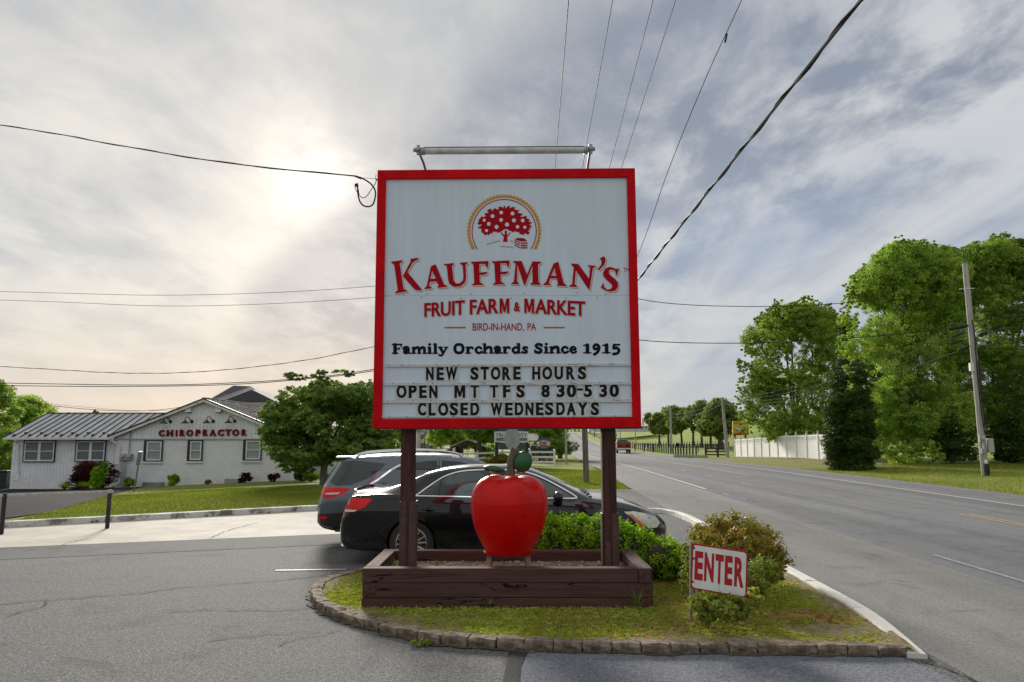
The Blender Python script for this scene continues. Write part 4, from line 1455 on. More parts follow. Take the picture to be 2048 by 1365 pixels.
M_TIMBERY = wood_mat('brown_timber_side', srgb(96, 74, 70), srgb(72, 52, 49), (.008, .006, .006), light=srgb(130, 108, 100))
for n in M_TIMBERY.node_tree.nodes:
    if n.type == 'MAPPING': n.inputs['Scale'].default_value = (14, .9, 14)
for k in range(3):
    z = k * TH + .0
    a, b = PLX0, PLX1
    w = TH
    if k == 0:
        timber(a, PLY0, b - w, PLY0 + w, z); timber(b - w, PLY0, b, PLY1 - w, z); timber(a, PLY1 - w, b, PLY1, z); timber(a, PLY0 + w, a + w, PLY1 - w, z)
    elif k == 1:
        timber(a + w, PLY0, b, PLY0 + w, z); timber(a, PLY0, a + w, PLY1 - w, z); timber(a, PLY1 - w, b - w, PLY1, z); timber(b - w, PLY0 + w, b, PLY1, z)
    else:
        timber(a, PLY0, b - w, PLY0 + w, z); timber(b - w, PLY0, b, PLY1, z); timber(a, PLY1 - w, b - w, PLY1, z); timber(a, PLY0 + w, a + w, PLY1 - w, z)
mb = MB()
mb.box(((PLX0 + PLX1) / 2, (PLY0 + PLY1) / 2, .17), (PLX1 - PLX0 - 2 * TH, PLY1 - PLY0 - 2 * TH, .34))
mb.build('soil_fill', M_SOIL, planter)
mb = MB()
for i in range(900):
    x = random.uniform(PLX0 + .2, PLX1 - .2); y = random.uniform(PLY0 + .2, PLY1 - .2); r_ = random.uniform(.008, .022)
    mb.ball((x, y, .345), (r_, r_ * random.uniform(.6, 1), r_ * .6), 6, 4)
o = mb.build('pebbles', mat('pebble', (.45, .44, .42), .8, (.18, .17, .16), 6, lo=.42, hi=.56), planter); o['kind'] = 'stuff'
tuft((-1.42, 9.35, .34), 12, .12, .08, 'weed', 'small weed in the planter beside the left sign post', 'weed', 31)
tuft((-.93, 9.5, .34), 10, .11, .07, 'weed', 'small weed in the planter between left post and apple', 'weed', 32)

# ---- the giant apple
apple = thing('apple_sculpture', 'giant glossy red apple sculpture with grey stem and green leaves in front of the sign', 'sculpture', (-.04, 8.95, .34))
AY = 8.98
acx = at_y(1017, 1100, AY).x
prof = [(0, .262), (.012, .272), (.036, .280), (.107, .312), (.20, .360), (.32, .402), (.438, .431), (.557, .447), (.675, .450), (.76, .440), (.83, .418), (.895, .385), (.945, .345), (.985, .290), (1.005, .235), (1.005, .17), (.985, .10), (.965, .03), (.96, .0)]
zs_ = [p[0] for p in prof]
V = []; F = []; N = 56
PR = []
for i in range(len(prof) - 1):
    for k in range(3):
        t = k / 3
        a, b = prof[i], prof[i + 1]
        PR.append((a[0] + (b[0] - a[0]) * t, a[1] + (b[1] - a[1]) * t))
PR.append(prof[-1])
AZ0 = .515
for z, r_ in PR:
    for k in range(N):
        a = 2 * PI * k / N
        lob = 1 + .028 * math.cos(5 * a + .6) * sm(z / .9) + .012 * math.sin(3 * a + 1 + 2 * z)
        zz = z * .875 + (.010 * math.cos(5 * a + .6) if r_ > .1 and z > .8 else 0)
        V.append((r_ * lob * math.cos(a), r_ * lob * math.sin(a), zz))
for i in range(len(PR) - 1):
    for k in range(N): F.append([i * N + k, i * N + (k + 1) % N, (i + 1) * N + (k + 1) % N, (i + 1) * N + k])
F.append(list(range(N))[::-1])


def apple_mat():
    m = bpy.data.materials.new('apple_paint'); m.use_nodes = True
    t = NT(m.node_tree); b = t.n['Principled BSDF']
    tc = t.node('ShaderNodeTexCoord'); p = tc.outputs['Object']
    sep = t.node('ShaderNodeSeparateXYZ'); t.l.new(p, sep.inputs[0])
    c = t.mix(t.sstep(t.noise(p, 3, 6, .65, .3), .35, .65), (.66, .003, .002, 1), (.55, .002, .002, 1))
    # the paint is sun bleached towards the shoulders and darker in patches at the foot
    bl = t.math('MULTIPLY', t.sstep(sep.outputs[2], .80, 1.08), t.sstep(t.noise(p, 5, 6, .7), .40, .70))
    c = t.mix(t.math('MULTIPLY', bl, .16), c, (.55, .20, .15, 1))
    sc = t.math('MULTIPLY', t.sstep(t.noise(p, 13, 7, .75), .60, .72), t.math('SUBTRACT', 1, t.sstep(sep.outputs[2], .10, .42)))
    c = t.mix(t.math('MULTIPLY', sc, .8), c, (.12, .008, .006, 1))
    t.put(b.inputs['Base Color'], c); b.inputs['Roughness'].default_value = .34
    b.inputs['Coat Weight'].default_value = .25; b.inputs['Coat Roughness'].default_value = .18; b.inputs['Specular IOR Level'].default_value = .1
    bp = t.node('ShaderNodeBump'); bp.inputs['Strength'].default_value = .25; bp.inputs['Distance'].default_value = .02
    t.l.new(t.noise(p, 7, 6, .6), bp.inputs['Height']); t.l.new(bp.outputs[0], b.inputs['Normal'])
    return m


M_APPLE = apple_mat()
me = np_mesh('body', [Vector(q) + Vector((acx, AY, AZ0 + .05)) - Vector(WM[apple].translation) for q in V], F, M_APPLE, True)
add_mesh('body', me, apple)
mb = MB(); mb.lathe([(.275, .0), (.290, .006), (.290, .02), (.276, .028)], 48, Matrix.Translation((acx, AY, AZ0 + .045))); mb.build('base_rim', mat('rim_red', (.40, .003, .003), .8, (.25, .004, .004), 12, spec=.1), apple, smooth=True)
ABT = AZ0 + .05
mb = MB()
sp = [at_y(1021, 945, AY), at_y(1022, 925, AY), at_y(1026, 910, AY), at_y(1031, 897, AY)]
sp[0] = sp[0] - Vector((0, 0, .16))
mb.tube([q + Vector((0, 0, 0)) for q in sp], [.05, .048, .047, .052], 12); mb.build('stem', wood_mat('stem_wood', srgb(120, 116, 98), srgb(88, 84, 70), (.03, .03, .02), vert=True), apple, smooth=True)
M_LEAFG = mat('leaf_paint', (.012, .10, .035), .38, (.008, .06, .022), 7, bump=.3, bscale=9, coat=.1)
c = at_y(1046, 924, AY - .05)
mb = MB(); mb.ball((0, 0, 0), (.108, .075, .128), 20, 14, Matrix.Translation(c) @ Matrix.Rotation(R(22), 4, 'Y')); mb.build('leaf', M_LEAFG, apple, smooth=True)
c = at_y(988, 938, AY + .02)
mb = MB(); mb.ball((0, 0, 0), (.13, .10, .045), 20, 12, Matrix.Translation(c) @ Matrix.Rotation(R(8), 4, 'Y')); mb.build('leaf', M_LEAFG, apple, smooth=True)
for sx in (-1, 1):
    mb = MB(); x = acx + sx * .215
    mb.bar((x - .0 + sx * .035, AY - .22, .33), (x - sx * .01, AY - .02, ABT + .005), .06, .06); mb.build('foot', mat('foot_wood', (.30, .19, .12), .8, (.20, .12, .08), 12), apple, bevel=.003)

# ---- ENTER sign
ent = thing('enter_sign', 'small white ENTER sign with red rim in front of the reddish bush', 'sign', (at_z(1388, 1200, .12).x, 7.85, .1))
EY = 7.85
E0 = at_y(1382, 1131, EY); EW = .565; EH = .45
erz = R(-32); eroll = R(4.0)
TE = Matrix.Translation(E0) @ Matrix.Rotation(erz, 4, 'Z') @ Matrix.Rotation(eroll, 4, 'Y')


def EP(x, y, off=0.0):
    return TE @ Vector((x, -off, y))


def rrect(w0, w1, h0, h1, r_, n=5):
    P = []
    for cx_, cy_, a0 in ((w1 - r_, h1 - r_, 0), (w0 + r_, h1 - r_, 90), (w0 + r_, h0 + r_, 180), (w1 - r_, h0 + r_, 270)):
        for k in range(n + 1):
            a = R(a0 + 90 * k / n); P.append((cx_ + r_ * math.cos(a), cy_ + r_ * math.sin(a)))
    return P


M_EWHITE = mat('enamel_white', (.82, .84, .85), .4, (.72, .72, .69), 4, coat=.1)
M_ERED = mat('enamel_red', (.42, .01, .018), .45, (.30, .03, .03), 14, lo=.5, hi=.7)
hh = EH / 2
mb = MB(); mb.poly([EP(x, y, 0) for x, y in rrect(0, EW, -hh, hh, .025)], EP(0, 0, -.004) - EP(0, 0, 0)); mb.build('panel', M_ERED, ent)
mb = MB(); mb.poly([EP(x, y, .003) for x, y in rrect(.020, EW - .014, -hh + .014, hh - .016, .03)], EP(0, 0, .001) - EP(0, 0, 0)); mb.build('white_field', M_EWHITE, ent)
for ch, u0, u1 in (('E', .040, .125), ('N', .139, .236), ('T', .250, .333), ('E', .345, .422), ('R', .440, .534)):
    N_, F_, _ = glyphs(ch, .045)
    V_ = [tuple(WM[ent].inverted() @ EP(u0 + (u1 - u0) * v[0], -.130 + .285 * v[1], .006)) for v in N_]
    me = bpy.data.meshes.new('letter'); me.from_pydata(V_, [], F_); me.materials.append(mat('enter_red', (.46, .006, .014), .45)); add_mesh('letter', me, ent)
mb = MB()
for y in (.18, .075, -.155): mb.ball(EP(.028, y, .006), (.010, .010, .012), 8, 5)
mb.build('screws', M_BOLT, ent)
mb = MB(); mb.poly([EP(.29, -.12, .0065), EP(.294, -.12, .0065), EP(.293, -.205, .0065), EP(.2905, -.205, .0065)]); mb.build('scratch', mat('rusty', (.25, .16, .12), .9), ent)
# steel post with flange along the left edge, second leg behind
mb = MB(); mb.bar(EP(-.010, hh + .012, -.02), Vector((EP(-.010, -hh, -.02).x, EP(-.010, -hh, -.02).y, -.05)), .035, .03, (0, 1, 0)); mb.build('post', M_GALV, ent)
mb = MB(); q = EP(.06, -hh + .05, -.03); mb.bar(q, (q.x, q.y, -.05), .03, .03, (0, 1, 0)); mb.build('post', M_GALV, ent)
# white vent dome in the grass
dm = thing('drain_cap', 'small white perforated dome cap in the grass beside the clipped hedge', 'drain cap', tuple(gp(1338, 1133)))
q = gp(1338, 1133)
mb = MB(); mb.lathe([(.0, .075), (.03, .073), (.06, .060), (.08, .035), (.085, .0)][::-1], 20, Matrix.Translation((q.x, q.y, .10))); mb.build('dome', mat('white_plastic', (.7, .7, .68), .5), dm, smooth=True)
mb = MB()
for k in range(7):
    a = PI + PI * k / 6; mb.ball((q.x + .06 * math.cos(a), q.y + .06 * math.sin(a), .10 + .055), .008, 6, 4)
mb.build('holes', M_TUBE2, dm)
# ================================================================ FOLIAGE
def crown_arrays(blobs, n, leaf, clump=60, seed=1, flat=.7, fill=.45, droop=.0, spread=.30, up=.5, aspect=.5, tri=True):
    """leaves gathered in clumps over the surface of overlapping lobes; returns V, F, tint"""
    if tri:
        n = int(n * 1.75); leaf = leaf * .80
    r = np.random.default_rng(seed)
    B = np.array(blobs, float)
    area = (B[:, 3] * B[:, 4] + B[:, 3] * B[:, 5] + B[:, 4] * B[:, 5])
    nc = max(1, n // clump)
    bi = r.choice(len(B), nc, p=area / area.sum())
    d = r.normal(size=(nc, 3)); d /= np.linalg.norm(d, axis=1)[:, None]
    rad = fill + (1.06 - fill) * r.random(nc) ** .45
    C = B[bi, :3] + d * B[bi, 3:6] * rad[:, None]
    cr = np.min(B[bi, 3:6], axis=1) * spread * r.uniform(.6, 1.35, nc)
    ct = r.random(nc)
    ci = np.repeat(np.arange(nc), clump); m = len(ci)
    e = r.normal(size=(m, 3)); e /= np.linalg.norm(e, axis=1)[:, None]
    e *= (r.random(m) ** .5)[:, None]
    P = C[ci] + e * cr[ci][:, None] * np.array([1, 1, flat])
    P[:, 2] -= droop * (e[:, 0] ** 2 + e[:, 1] ** 2) * cr[ci]
    nrm = r.normal(size=(m, 3)) * .75 + d[ci] * .6 + np.array([0, 0, up])
    nrm /= np.linalg.norm(nrm, axis=1)[:, None]
    a = np.cross(nrm, r.normal(size=(m, 3))); a /= np.linalg.norm(a, axis=1)[:, None]
    b = np.cross(nrm, a)
    s = leaf * r.uniform(.6, 1.3, m)
    la = a * s[:, None]; lb = b * (s * aspect)[:, None]
    bend = nrm * (s * .18)[:, None]
    if tri:
        V = np.stack([P - la * .55 - lb, P + la, P - la * .55 + lb], 1).reshape(-1, 3)
    else:
        V = np.stack([P - la, P - lb + bend, P + la, P + lb + bend], 1).reshape(-1, 3)
    kk = 3 if tri else 4
    F = np.arange(m * kk).reshape(m, kk)
    bt = r.random(len(B))
    T = np.clip(-.04 + .28 * bt[bi][ci] + .50 * ct[ci] + .34 * r.random(m), 0, 1)
    return V, F, np.repeat(T, kk)


def limbs(root, blobs, base, th, r0, m, seed=1, lean=(0, 0), name='trunk', nsub=2):
    """tapered trunk that forks to the lobes"""
    rr = random.Random(seed)
    b = Vector(base)
    top = b + Vector((lean[0], lean[1], th))
    mb = MB()
    pts = [b + Vector((0, 0, -.2)), b + Vector((rr.uniform(-.03, .03), 0, th * .3)), b.lerp(top, .7) + Vector((rr.uniform(-.06, .06) * th * .3, 0, 0)), top]
    mb.tube(pts, [r0 * 1.35, r0 * 1.05, r0 * .9, r0 * .75], 10)
    big = sorted(blobs, key=lambda q: -q[3])[:9]
    for q in big:
        c = Vector(q[:3])
        s = b.lerp(top, rr.uniform(.65, 1.0))
        mid = s.lerp(c, .5) + Vector((rr.uniform(-.1, .1), rr.uniform(-.1, .1), .08)) * (c - s).length
        mb.tube([s, mid, c], [r0 * .55, r0 * .33, r0 * .12], 7)
        for _ in range(nsub):
            e = c + Vector((rr.uniform(-1, 1) * q[3], rr.uniform(-1, 1) * q[4], rr.uniform(-.2, .9) * q[5])) * .8
            mb.tube([mid.lerp(c, rr.uniform(0, .6)), c.lerp(e, .5) + Vector((0, 0, .05)), e], [r0 * .22, r0 * .13, r0 * .04], 5)
    return mb.build(name, m, root, smooth=True)


def plant(name, label, cat, base, blobs, n, leaf, lm, trunk=None, group=None, **kw):
    """blobs in world coordinates"""
    root = thing(name, label, cat, base, group=group)
    V, F, T = crown_arrays(blobs, n, leaf, **kw)
    V = V - np.array(base)
    me = np_mesh('crown' if trunk else 'foliage', V, F, lm, attrs={'tint': T})
    add_mesh('crown' if trunk else 'foliage', me, root)
    if trunk:
        limbs(root, blobs, base, trunk[0], trunk[1], trunk[2], lean=trunk[3] if len(trunk) > 3 else (0, 0), seed=kw.get('seed', 1))
    return root


def lobes(c, R3, n, seed, rs=(.34, .55), low=-.7, pw=1.0):
    """random lobes inside an ellipsoid"""
    r = random.Random(seed); out = []
    for i in range(n):
        while True:
            p = Vector((r.uniform(-1, 1), r.uniform(-1, 1), r.uniform(low, 1)))
            if p.length < 1: break
        p = p.normalized() * p.length ** .6 * .72
        s = r.uniform(*rs)
        out.append((c[0] + p.x * R3[0], c[1] + p.y * R3[1], c[2] + p.z * R3[2], R3[0] * s, R3[1] * s, R3[2] * s * .8))
    return out


M_BARK = mat('bark', (.12, .095, .07), .9, (.06, .048, .036), 14, bump=.8, bscale=25, stretch=(1, 1, .25))
M_BARKG = mat('bark_grey', (.24, .22, .19), .9, (.13, .12, .10), 10, bump=.7, bscale=22, stretch=(1, 1, .3))
L_MID = leaf_mat('leaf_mid', [(0, (0.086, 0.171, 0.030)), (.45, (0.181, 0.298, 0.050)), (.8, (0.341, 0.468, 0.080)), (1, (0.520, 0.600, 0.122))], .38)
L_BRIGHT = leaf_mat('leaf_bright', [(0, (0.101, 0.196, 0.038)), (.4, (0.215, 0.356, 0.055)), (.75, (0.405, 0.564, 0.096)), (1, (0.600, 0.600, 0.161))], .42)
L_DARK = leaf_mat('leaf_dark', [(0, (0.018, 0.040, 0.009)), (.5, (0.045, 0.090, 0.014)), (1, (0.100, 0.170, 0.025))], .25)
L_DOG = leaf_mat('leaf_dogwood', [(0, (0.071, 0.144, 0.034)), (.4, (0.143, 0.243, 0.053)), (.75, (0.265, 0.385, 0.082)), (1, (0.426, 0.544, 0.134))], .34)
L_BOX = leaf_mat('leaf_box', [(0, (0.080, 0.170, 0.010)), (.4, (0.180, 0.360, 0.015)), (.8, (0.340, 0.540, 0.020)), (1, (0.500, 0.600, 0.040))], .42)
L_RUST = leaf_mat('leaf_rust', [(0, (0.103, 0.085, 0.016)), (.3, (0.181, 0.184, 0.026)), (.6, (0.300, 0.240, 0.040)), (.85, (0.420, 0.210, 0.050)), (1, (0.480, 0.160, 0.070))], .35)
L_OLIVE = leaf_mat('leaf_olive', [(0, (0.102, 0.143, 0.030)), (.5, (0.243, 0.303, 0.054)), (.9, (0.461, 0.456, 0.078)), (1, (0.600, 0.391, 0.133))], .35)
L_MAROON = leaf_mat('leaf_maroon', [(0, (0.022, 0.007, 0.008)), (.6, (0.060, 0.014, 0.015)), (1, (0.132, 0.036, 0.029))], .25)
L_LIME = leaf_mat('leaf_lime', [(0, (0.144, 0.204, 0.014)), (.6, (0.300, 0.384, 0.029)), (1, (0.480, 0.552, 0.058))], .35)
L_FAR = leaf_mat('leaf_far', [(0, (0.098, 0.143, 0.042)), (.5, (0.178, 0.238, 0.067)), (1, (0.323, 0.404, 0.106))], .35)


def sc_at(Y): return FPX / Y


# ---- clipped box hedge between planter and black car
hb = []
for i in range(15):
    x = .38 + i * .115
    hb.append((x, 10.42 + .06 * math.sin(i * 2.1), .50 + .03 * math.cos(i * 1.7), .33, .38, .31))
hb = [q if q[0] < 1.3 else (q[0], q[1], q[2] - (q[0] - 1.3) * .42, q[3], q[4], q[5]) for q in hb]
hb += [(2.02, 10.25, .26, .34, .36, .27), (1.95, 10.1, .30, .34, .30, .28), (.35, 10.4, .35, .3, .35, .33)]
hb += [(x_, 10.35, .24, .34, .42, .22) for x_ in (.5, .9, 1.3, 1.7, 2.0)]
plant('box_hedge', 'low rounded bright green clipped hedge behind the planter, in front of the black car', 'hedge', (1.2, 10.4, .08), hb, 52000, .019, L_BOX, trunk=(.25, .03, M_BARK), clump=26, tri=False, spread=.26, fill=.80, flat=1, up=.5, aspect=.62, seed=11)
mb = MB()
for q in hb: mb.ball(q[:3], (q[3] * .80, q[4] * .80, q[5] * .80), 12, 8)  # solid dark core inside the lobes, closes gaps between the leaves
mb.build('inner_core', mat('hedge_core', (.030, .040, .012), .95, (.05, .045, .02), 30, bump=.8), bpy.data.objects['box_hedge'])

# ---- reddish bush behind the ENTER sign and the low olive growth in front of it
q0 = gp(1470, 1150)
bb = []
for (px, py, Y, rx, rz_) in [(1432, 1075, 9.9, .32, .26), (1470, 1062, 10.0, .34, .26), (1510, 1082, 10.0, .30, .25), (1540, 1105, 9.8, .22, .20), (1410, 1085, 9.6, .18, .20), (1480, 1100, 9.5, .36, .28), (1525, 1120, 9.4, .25, .22), (1420, 1110, 9.3, .25, .24)]:
    p = at_y(px, py, Y); bb.append((p.x, Y, p.z - .04, rx, .38, rz_))
plant('rust_bush', 'rounded bush with rusty orange green leaves behind the ENTER sign', 'bush', (3.0, 9.8, .1), bb, 26000, .022, L_RUST, trunk=(.2, .02, M_BARK), clump=26, tri=False, spread=.30, fill=.45, flat=.9, up=.4, aspect=.5, seed=12)
bb = [tuple(at_y(px, py, 7.35)) + (rx, .16, .11) for px, py, rx in ((1398, 1212, .08), (1414, 1222, .09), (1448, 1228, .11), (1482, 1218, .09))]
for (px, py, Y, rx, rz_) in [(1404, 1208, 7.6, .09, .08), (1432, 1206, 7.5, .15, .08), (1470, 1212, 7.4, .13, .08), (1450, 1222, 7.35, .15, .08), (1504, 1196, 7.8, .09, .09), (1372, 1155, 8.3, .06, .20), (1374, 1118, 8.6, .05, .18), (1512, 1155, 8.4, .12, .18), (1530, 1140, 8.7, .14, .14), (1440, 1180, 8.4, .2, .2)]:
    p = at_y(px, py, Y); bb.append((p.x, Y, p.z, rx, .16, rz_))
plant('spirea_shrub', 'sprawling olive green shrub growing around and below the ENTER sign', 'shrub', (2.3, 7.9, .1), bb, 14000, .020, L_OLIVE, trunk=(.12, .012, M_BARK), clump=22, tri=False, spread=.36, fill=.35, flat=.9, up=.5, aspect=.45, seed=13)
# fallen leafy scrap by the stones
p = gp(842, 1294)
V, F, T = crown_arrays([(0, 0, .02, .10, .05, .022)], 160, .028, clump=16, seed=15, spread=.5)
o = add_mesh('leaf_scrap', np_mesh('leaf_scrap', V, F, L_OLIVE, attrs={'tint': T}), None, (p.x, p.y, .012)); tag(o, 'wilted green weed lying at the foot of the stone border', 'weed')

# ---- dogwood beside the clinic: tiers of drooping clumps
dw = []
rr = random.Random(5)
for i in range(80):
    px = rr.uniform(560, 778); t = (px - 655) / 115
    lo = 925 - 12 * abs(t); hi = 752 + 62 * t * t if t < 0 else 752 + 25 * t * t
    py = rr.uniform(hi + 10, lo)
    Y = 36 + rr.uniform(-1.6, 2.0)
    p = at_y(px, py, Y); s = rr.uniform(.55, .95)
    dw.append((p.x, Y, p.z, s * 1.15, s * 1.15, s * .50))
for px, py in [(590, 745), (640, 742), (688, 735), (615, 770), (660, 758), (545, 800), (548, 850), (560, 890), (735, 760), (760, 800), (765, 860), (600, 905), (735, 905), (575, 925), (610, 930)]:
    p = at_y(px, py + 8, 36); dw.append((p.x, 36, p.z, .55, .55, .22))
bs = at_y(648, 955, 36); zb = H(bs.x, 36)
plant('dogwood_tree', 'broad dark green layered tree between the clinic and the grey car', 'tree', (bs.x, 36, zb), dw, 115000, .10, L_DOG, trunk=(1.6, .16, M_BARKG), clump=44, spread=.55, fill=.3, flat=.35, droop=.5, up=.9, aspect=.42, seed=21)
mb = MB()
for q in dw[:44]: mb.ball(q[:3], (q[3] * .5, q[4] * .5, q[5] * .5), 8, 6)

# ---- right hand trees
def px_tree(name, label, cat, L, base_px, Yb, n, leaf, lm, trunk, seed, group=None, **kw):
    """L: lobes given as (px, py, depth, radius px)"""
    bl = []
    for px, py, Y, rp in L:
        p = at_y(px, py, Y); r_ = rp / sc_at(Y)
        bl.append((p.x, Y, p.z, r_, r_, r_ * .85))
    p = at_y(base_px, 874, Yb)
    base = (p.x, Yb, H(p.x, Yb))
    return plant(name, label, cat, base, bl, n, leaf, lm, trunk, group, seed=seed, **kw)


def scatter(x0, x1, topf, botf, Y0, Y1, n, rr_, seed, edge=True):
    r = random.Random(seed); out = []
    for i in range(n):
        px = r.uniform(x0, x1)
        t, b = topf(px), botf(px)
        rp = r.uniform(*rr_)
        py = r.uniform(t + rp * .8, b - rp * .3) if not (edge and i % 3 == 0) else t + rp * .8
        out.append((px, py, r.uniform(Y0, Y1), rp))
    return out


pw = lambda xs, ys: (lambda x: interp(x, xs, ys))


def sprays(x0, x1, topf, Y, n, seed, r0=7, r1=15, up=8):
    r = random.Random(seed)
    return [(px, topf(px) - r.uniform(-6, up), Y + r.uniform(-1, 1), r.uniform(r0, r1)) for px in [r.uniform(x0, x1) for _ in range(n)]]



# big bright tree group (two trees)
L = scatter(1735, 1905, pw([1690, 1705, 1740, 1800, 1850, 1905], [660, 585, 545, 488, 490, 520]), pw([1690, 1720, 1800, 1905], [760, 890, 915, 905]), 46, 52, 78, (32, 50), 31)
L += sprays(1700, 1905, pw([1690, 1705, 1740, 1800, 1850, 1905], [640, 570, 535, 488, 492, 515]), 48, 34, 131) + [(px, py, 48, 14) for px, py in [(1694, 600), (1690, 640), (1700, 575), (1688, 700), (1695, 740), (1712, 850), (1705, 800)]]
L += [(1715, 600, 49, 26), (1725, 560, 49, 26), (1720, 690, 48, 40), (1735, 780, 47, 42), (1812, 500, 50, 22), (1840, 500, 50, 20), (1745, 870, 46, 36), (1800, 905, 45.5, 30), (1850, 905, 45.5, 32), (1700, 640, 49, 22)]
px_tree('bright_tree', 'tall bright yellow green tree filling the roadside left of the leaning pole', 'tree', L, 1810, 48, 190000, .10, L_BRIGHT, (3.0, .20, M_BARKG), 31, clump=30, spread=.25, fill=.35, flat=.7, up=.4, aspect=.6)
L = scatter(1890, 2090, pw([1880, 1920, 1960, 2000, 2048, 2100], [530, 500, 492, 478, 500, 500]), pw([1880, 2100], [890, 900]), 49, 56, 80, (30, 48), 32)
L += sprays(1880, 2060, pw([1880, 1920, 1960, 2000, 2048, 2100], [520, 496, 500, 480, 498, 500]), 52, 28, 132)
L += [(1905, 505, 52, 20), (1955, 495, 52, 18), (2003, 482, 52, 20), (2040, 500, 52, 22), (1985, 510, 52, 26)]
px_tree('green_tree', 'tall leafy mid green tree behind the leaning pole at the right edge', 'tree', L, 1995, 52, 165000, .105, L_MID, (4.0, .22, M_BARKG), 32, clump=30, spread=.25, fill=.35, flat=.7, up=.4, aspect=.6)
L = scatter(2060, 2300, pw([2050, 2300], [480, 560]), pw([2050, 2300], [900, 910]), 48, 56, 40, (34, 52), 35)
px_tree('green_tree', 'leafy mid green tree at the far right, mostly past the frame edge', 'tree', L, 2170, 52, 36000, .15, L_MID, (4.0, .22, M_BARKG), 35, clump=30, spread=.25, fill=.35, flat=.7, up=.4, aspect=.6)
# the darker broad tree behind the white fence
L = scatter(1515, 1675, pw([1480, 1500, 1540, 1600, 1640, 1690], [790, 680, 625, 602, 620, 640]), pw([1480, 1690], [880, 885]), 66, 76, 60, (24, 38), 33)
L += sprays(1500, 1680, pw([1480, 1500, 1540, 1600, 1640, 1690], [770, 690, 632, 602, 622, 640]), 70, 26, 133, 6, 13, 14) + [(px, py, 70, 10) for px, py in [(1478, 790), (1482, 760), (1480, 725), (1493, 700), (1486, 830), (1505, 668), (1530, 625), (1516, 640), (1556, 604), (1476, 810)]]
L += [(1502, 700, 70, 18), (1492, 770, 70, 16), (1560, 620, 70, 15), (1530, 645, 70, 16), (1590, 612, 70, 14), (1490, 735, 70, 14), (1500, 830, 68, 22), (1540, 860, 67, 22), (1600, 860, 67, 24), (1650, 850, 67, 26), (1495, 860, 68, 12)]
px_tree('spreading_tree', 'dark green spreading tree rising behind the white fence', 'tree', L, 1590, 70, 110000, .125, L_MID, (2.6, .26, M_BARK), 33, clump=30, spread=.25, fill=.35, flat=.7, up=.4, aspect=.6)
# conifers: narrow spire and the two dark evergreens at the fence end
def conifer(name, label, px, Y, ytop, ybot, wpx, n, seed, lm=L_DARK, leaf=.07, bl0=.16):
    s = sc_at(Y); bl = []
    k = 12
    r = random.Random(seed)
    for i in range(k):
        t = i / (k - 1)
        py = ytop + (ybot - ytop) * t
        w = wpx * (bl0 + (1 - bl0) * t ** .75) * (1 if t < .9 else .85)
        for j in range(2 if t > .25 else 1):
            p = at_y(px + r.uniform(-.35, .35) * w, py, Y + r.uniform(-.4, .4) * w / s)
            bl.append((p.x, p.y, p.z, w / s * .75, w / s * .75, (ybot - ytop) / k / s * .9))
    p = at_y(px, ybot, Y)
    return plant(name, label, 'tree', (p.x, Y, H(p.x, Y)), bl, n, leaf, lm, (max(.5, .5 * (ybot - ytop) / s), .12, M_BARK), seed=seed, clump=24, spread=.35, fill=.3, flat=.6, droop=.3, up=.2, aspect=.32)


conifer('spire_conifer', 'narrow dark conifer spire between the spreading tree and the bright tree', 1692, 54, 618, 900, 52, 26000, 41, leaf=.12, bl0=.25)
conifer('evergreen', 'bushy dark evergreen standing at the near end of the white fence', 1678, 44, 752, 938, 38, 36000, 42, bl0=.5, leaf=.085)
conifer('evergreen', 'dark evergreen just right of the one at the fence end, foot by the roadside', 1722, 43, 735, 942, 40, 36000, 43, bl0=.5, leaf=.085)
conifer('evergreen', 'low dark evergreen behind the leaning pole near the right edge', 2025, 47, 800, 915, 60, 26000, 44, leaf=.08)
conifer('evergreen', 'dark undergrowth evergreen between the bright tree and the leaning pole', 1905, 46, 830, 915, 60, 22000, 45, leaf=.08)
# ---- far row of round trees in the meadow
M_TR = M_BARK
k = 0
for px, py, rp, Y, lab in [(1318, 846, 15, 150, 'leftmost round tree of the meadow row, next to the white barn'), (1336, 842, 17, 148, 'second round tree from the barn in the meadow row'), (1362, 838, 18, 143, 'round meadow tree just right of the short utility pole'), (1385, 838, 17, 138, 'small round meadow tree in the middle of the row'), (1402, 834, 19, 132, 'round meadow tree left of the biggest tree in the row'), (1420, 842, 17, 126, 'low round meadow tree partly in front of the biggest one')]:
    r_ = rp / sc_at(Y); p = at_y(px, py, Y); g_ = H(p.x, Y)
    bl = lobes((p.x, Y, p.z), (r_ * 1.7, r_ * 1.6, r_ * 1.6), 12, 50 + k, low=-1)
    plant('meadow_tree', lab, 'tree', (p.x, Y, g_), bl, 10000, .22, L_FAR, (max(1.0, p.z - r_ - g_), .20, M_BARK), 'round trees in a row across the meadow', seed=50 + k, clump=24, spread=.45, aspect=.6)
    k += 1
L = scatter(1412, 1470, pw([1405, 1440, 1475], [835, 797, 830]), pw([1405, 1475], [868, 868]), 118, 124, 16, (12, 20), 56)
px_tree('meadow_tree', 'biggest meadow tree with a forked trunk behind the leaning roadside pole', 'tree', L, 1440, 120, 26000, .22, L_FAR, (3.4, .4, M_BARK), 56, clump=26, spread=.42, aspect=.6)
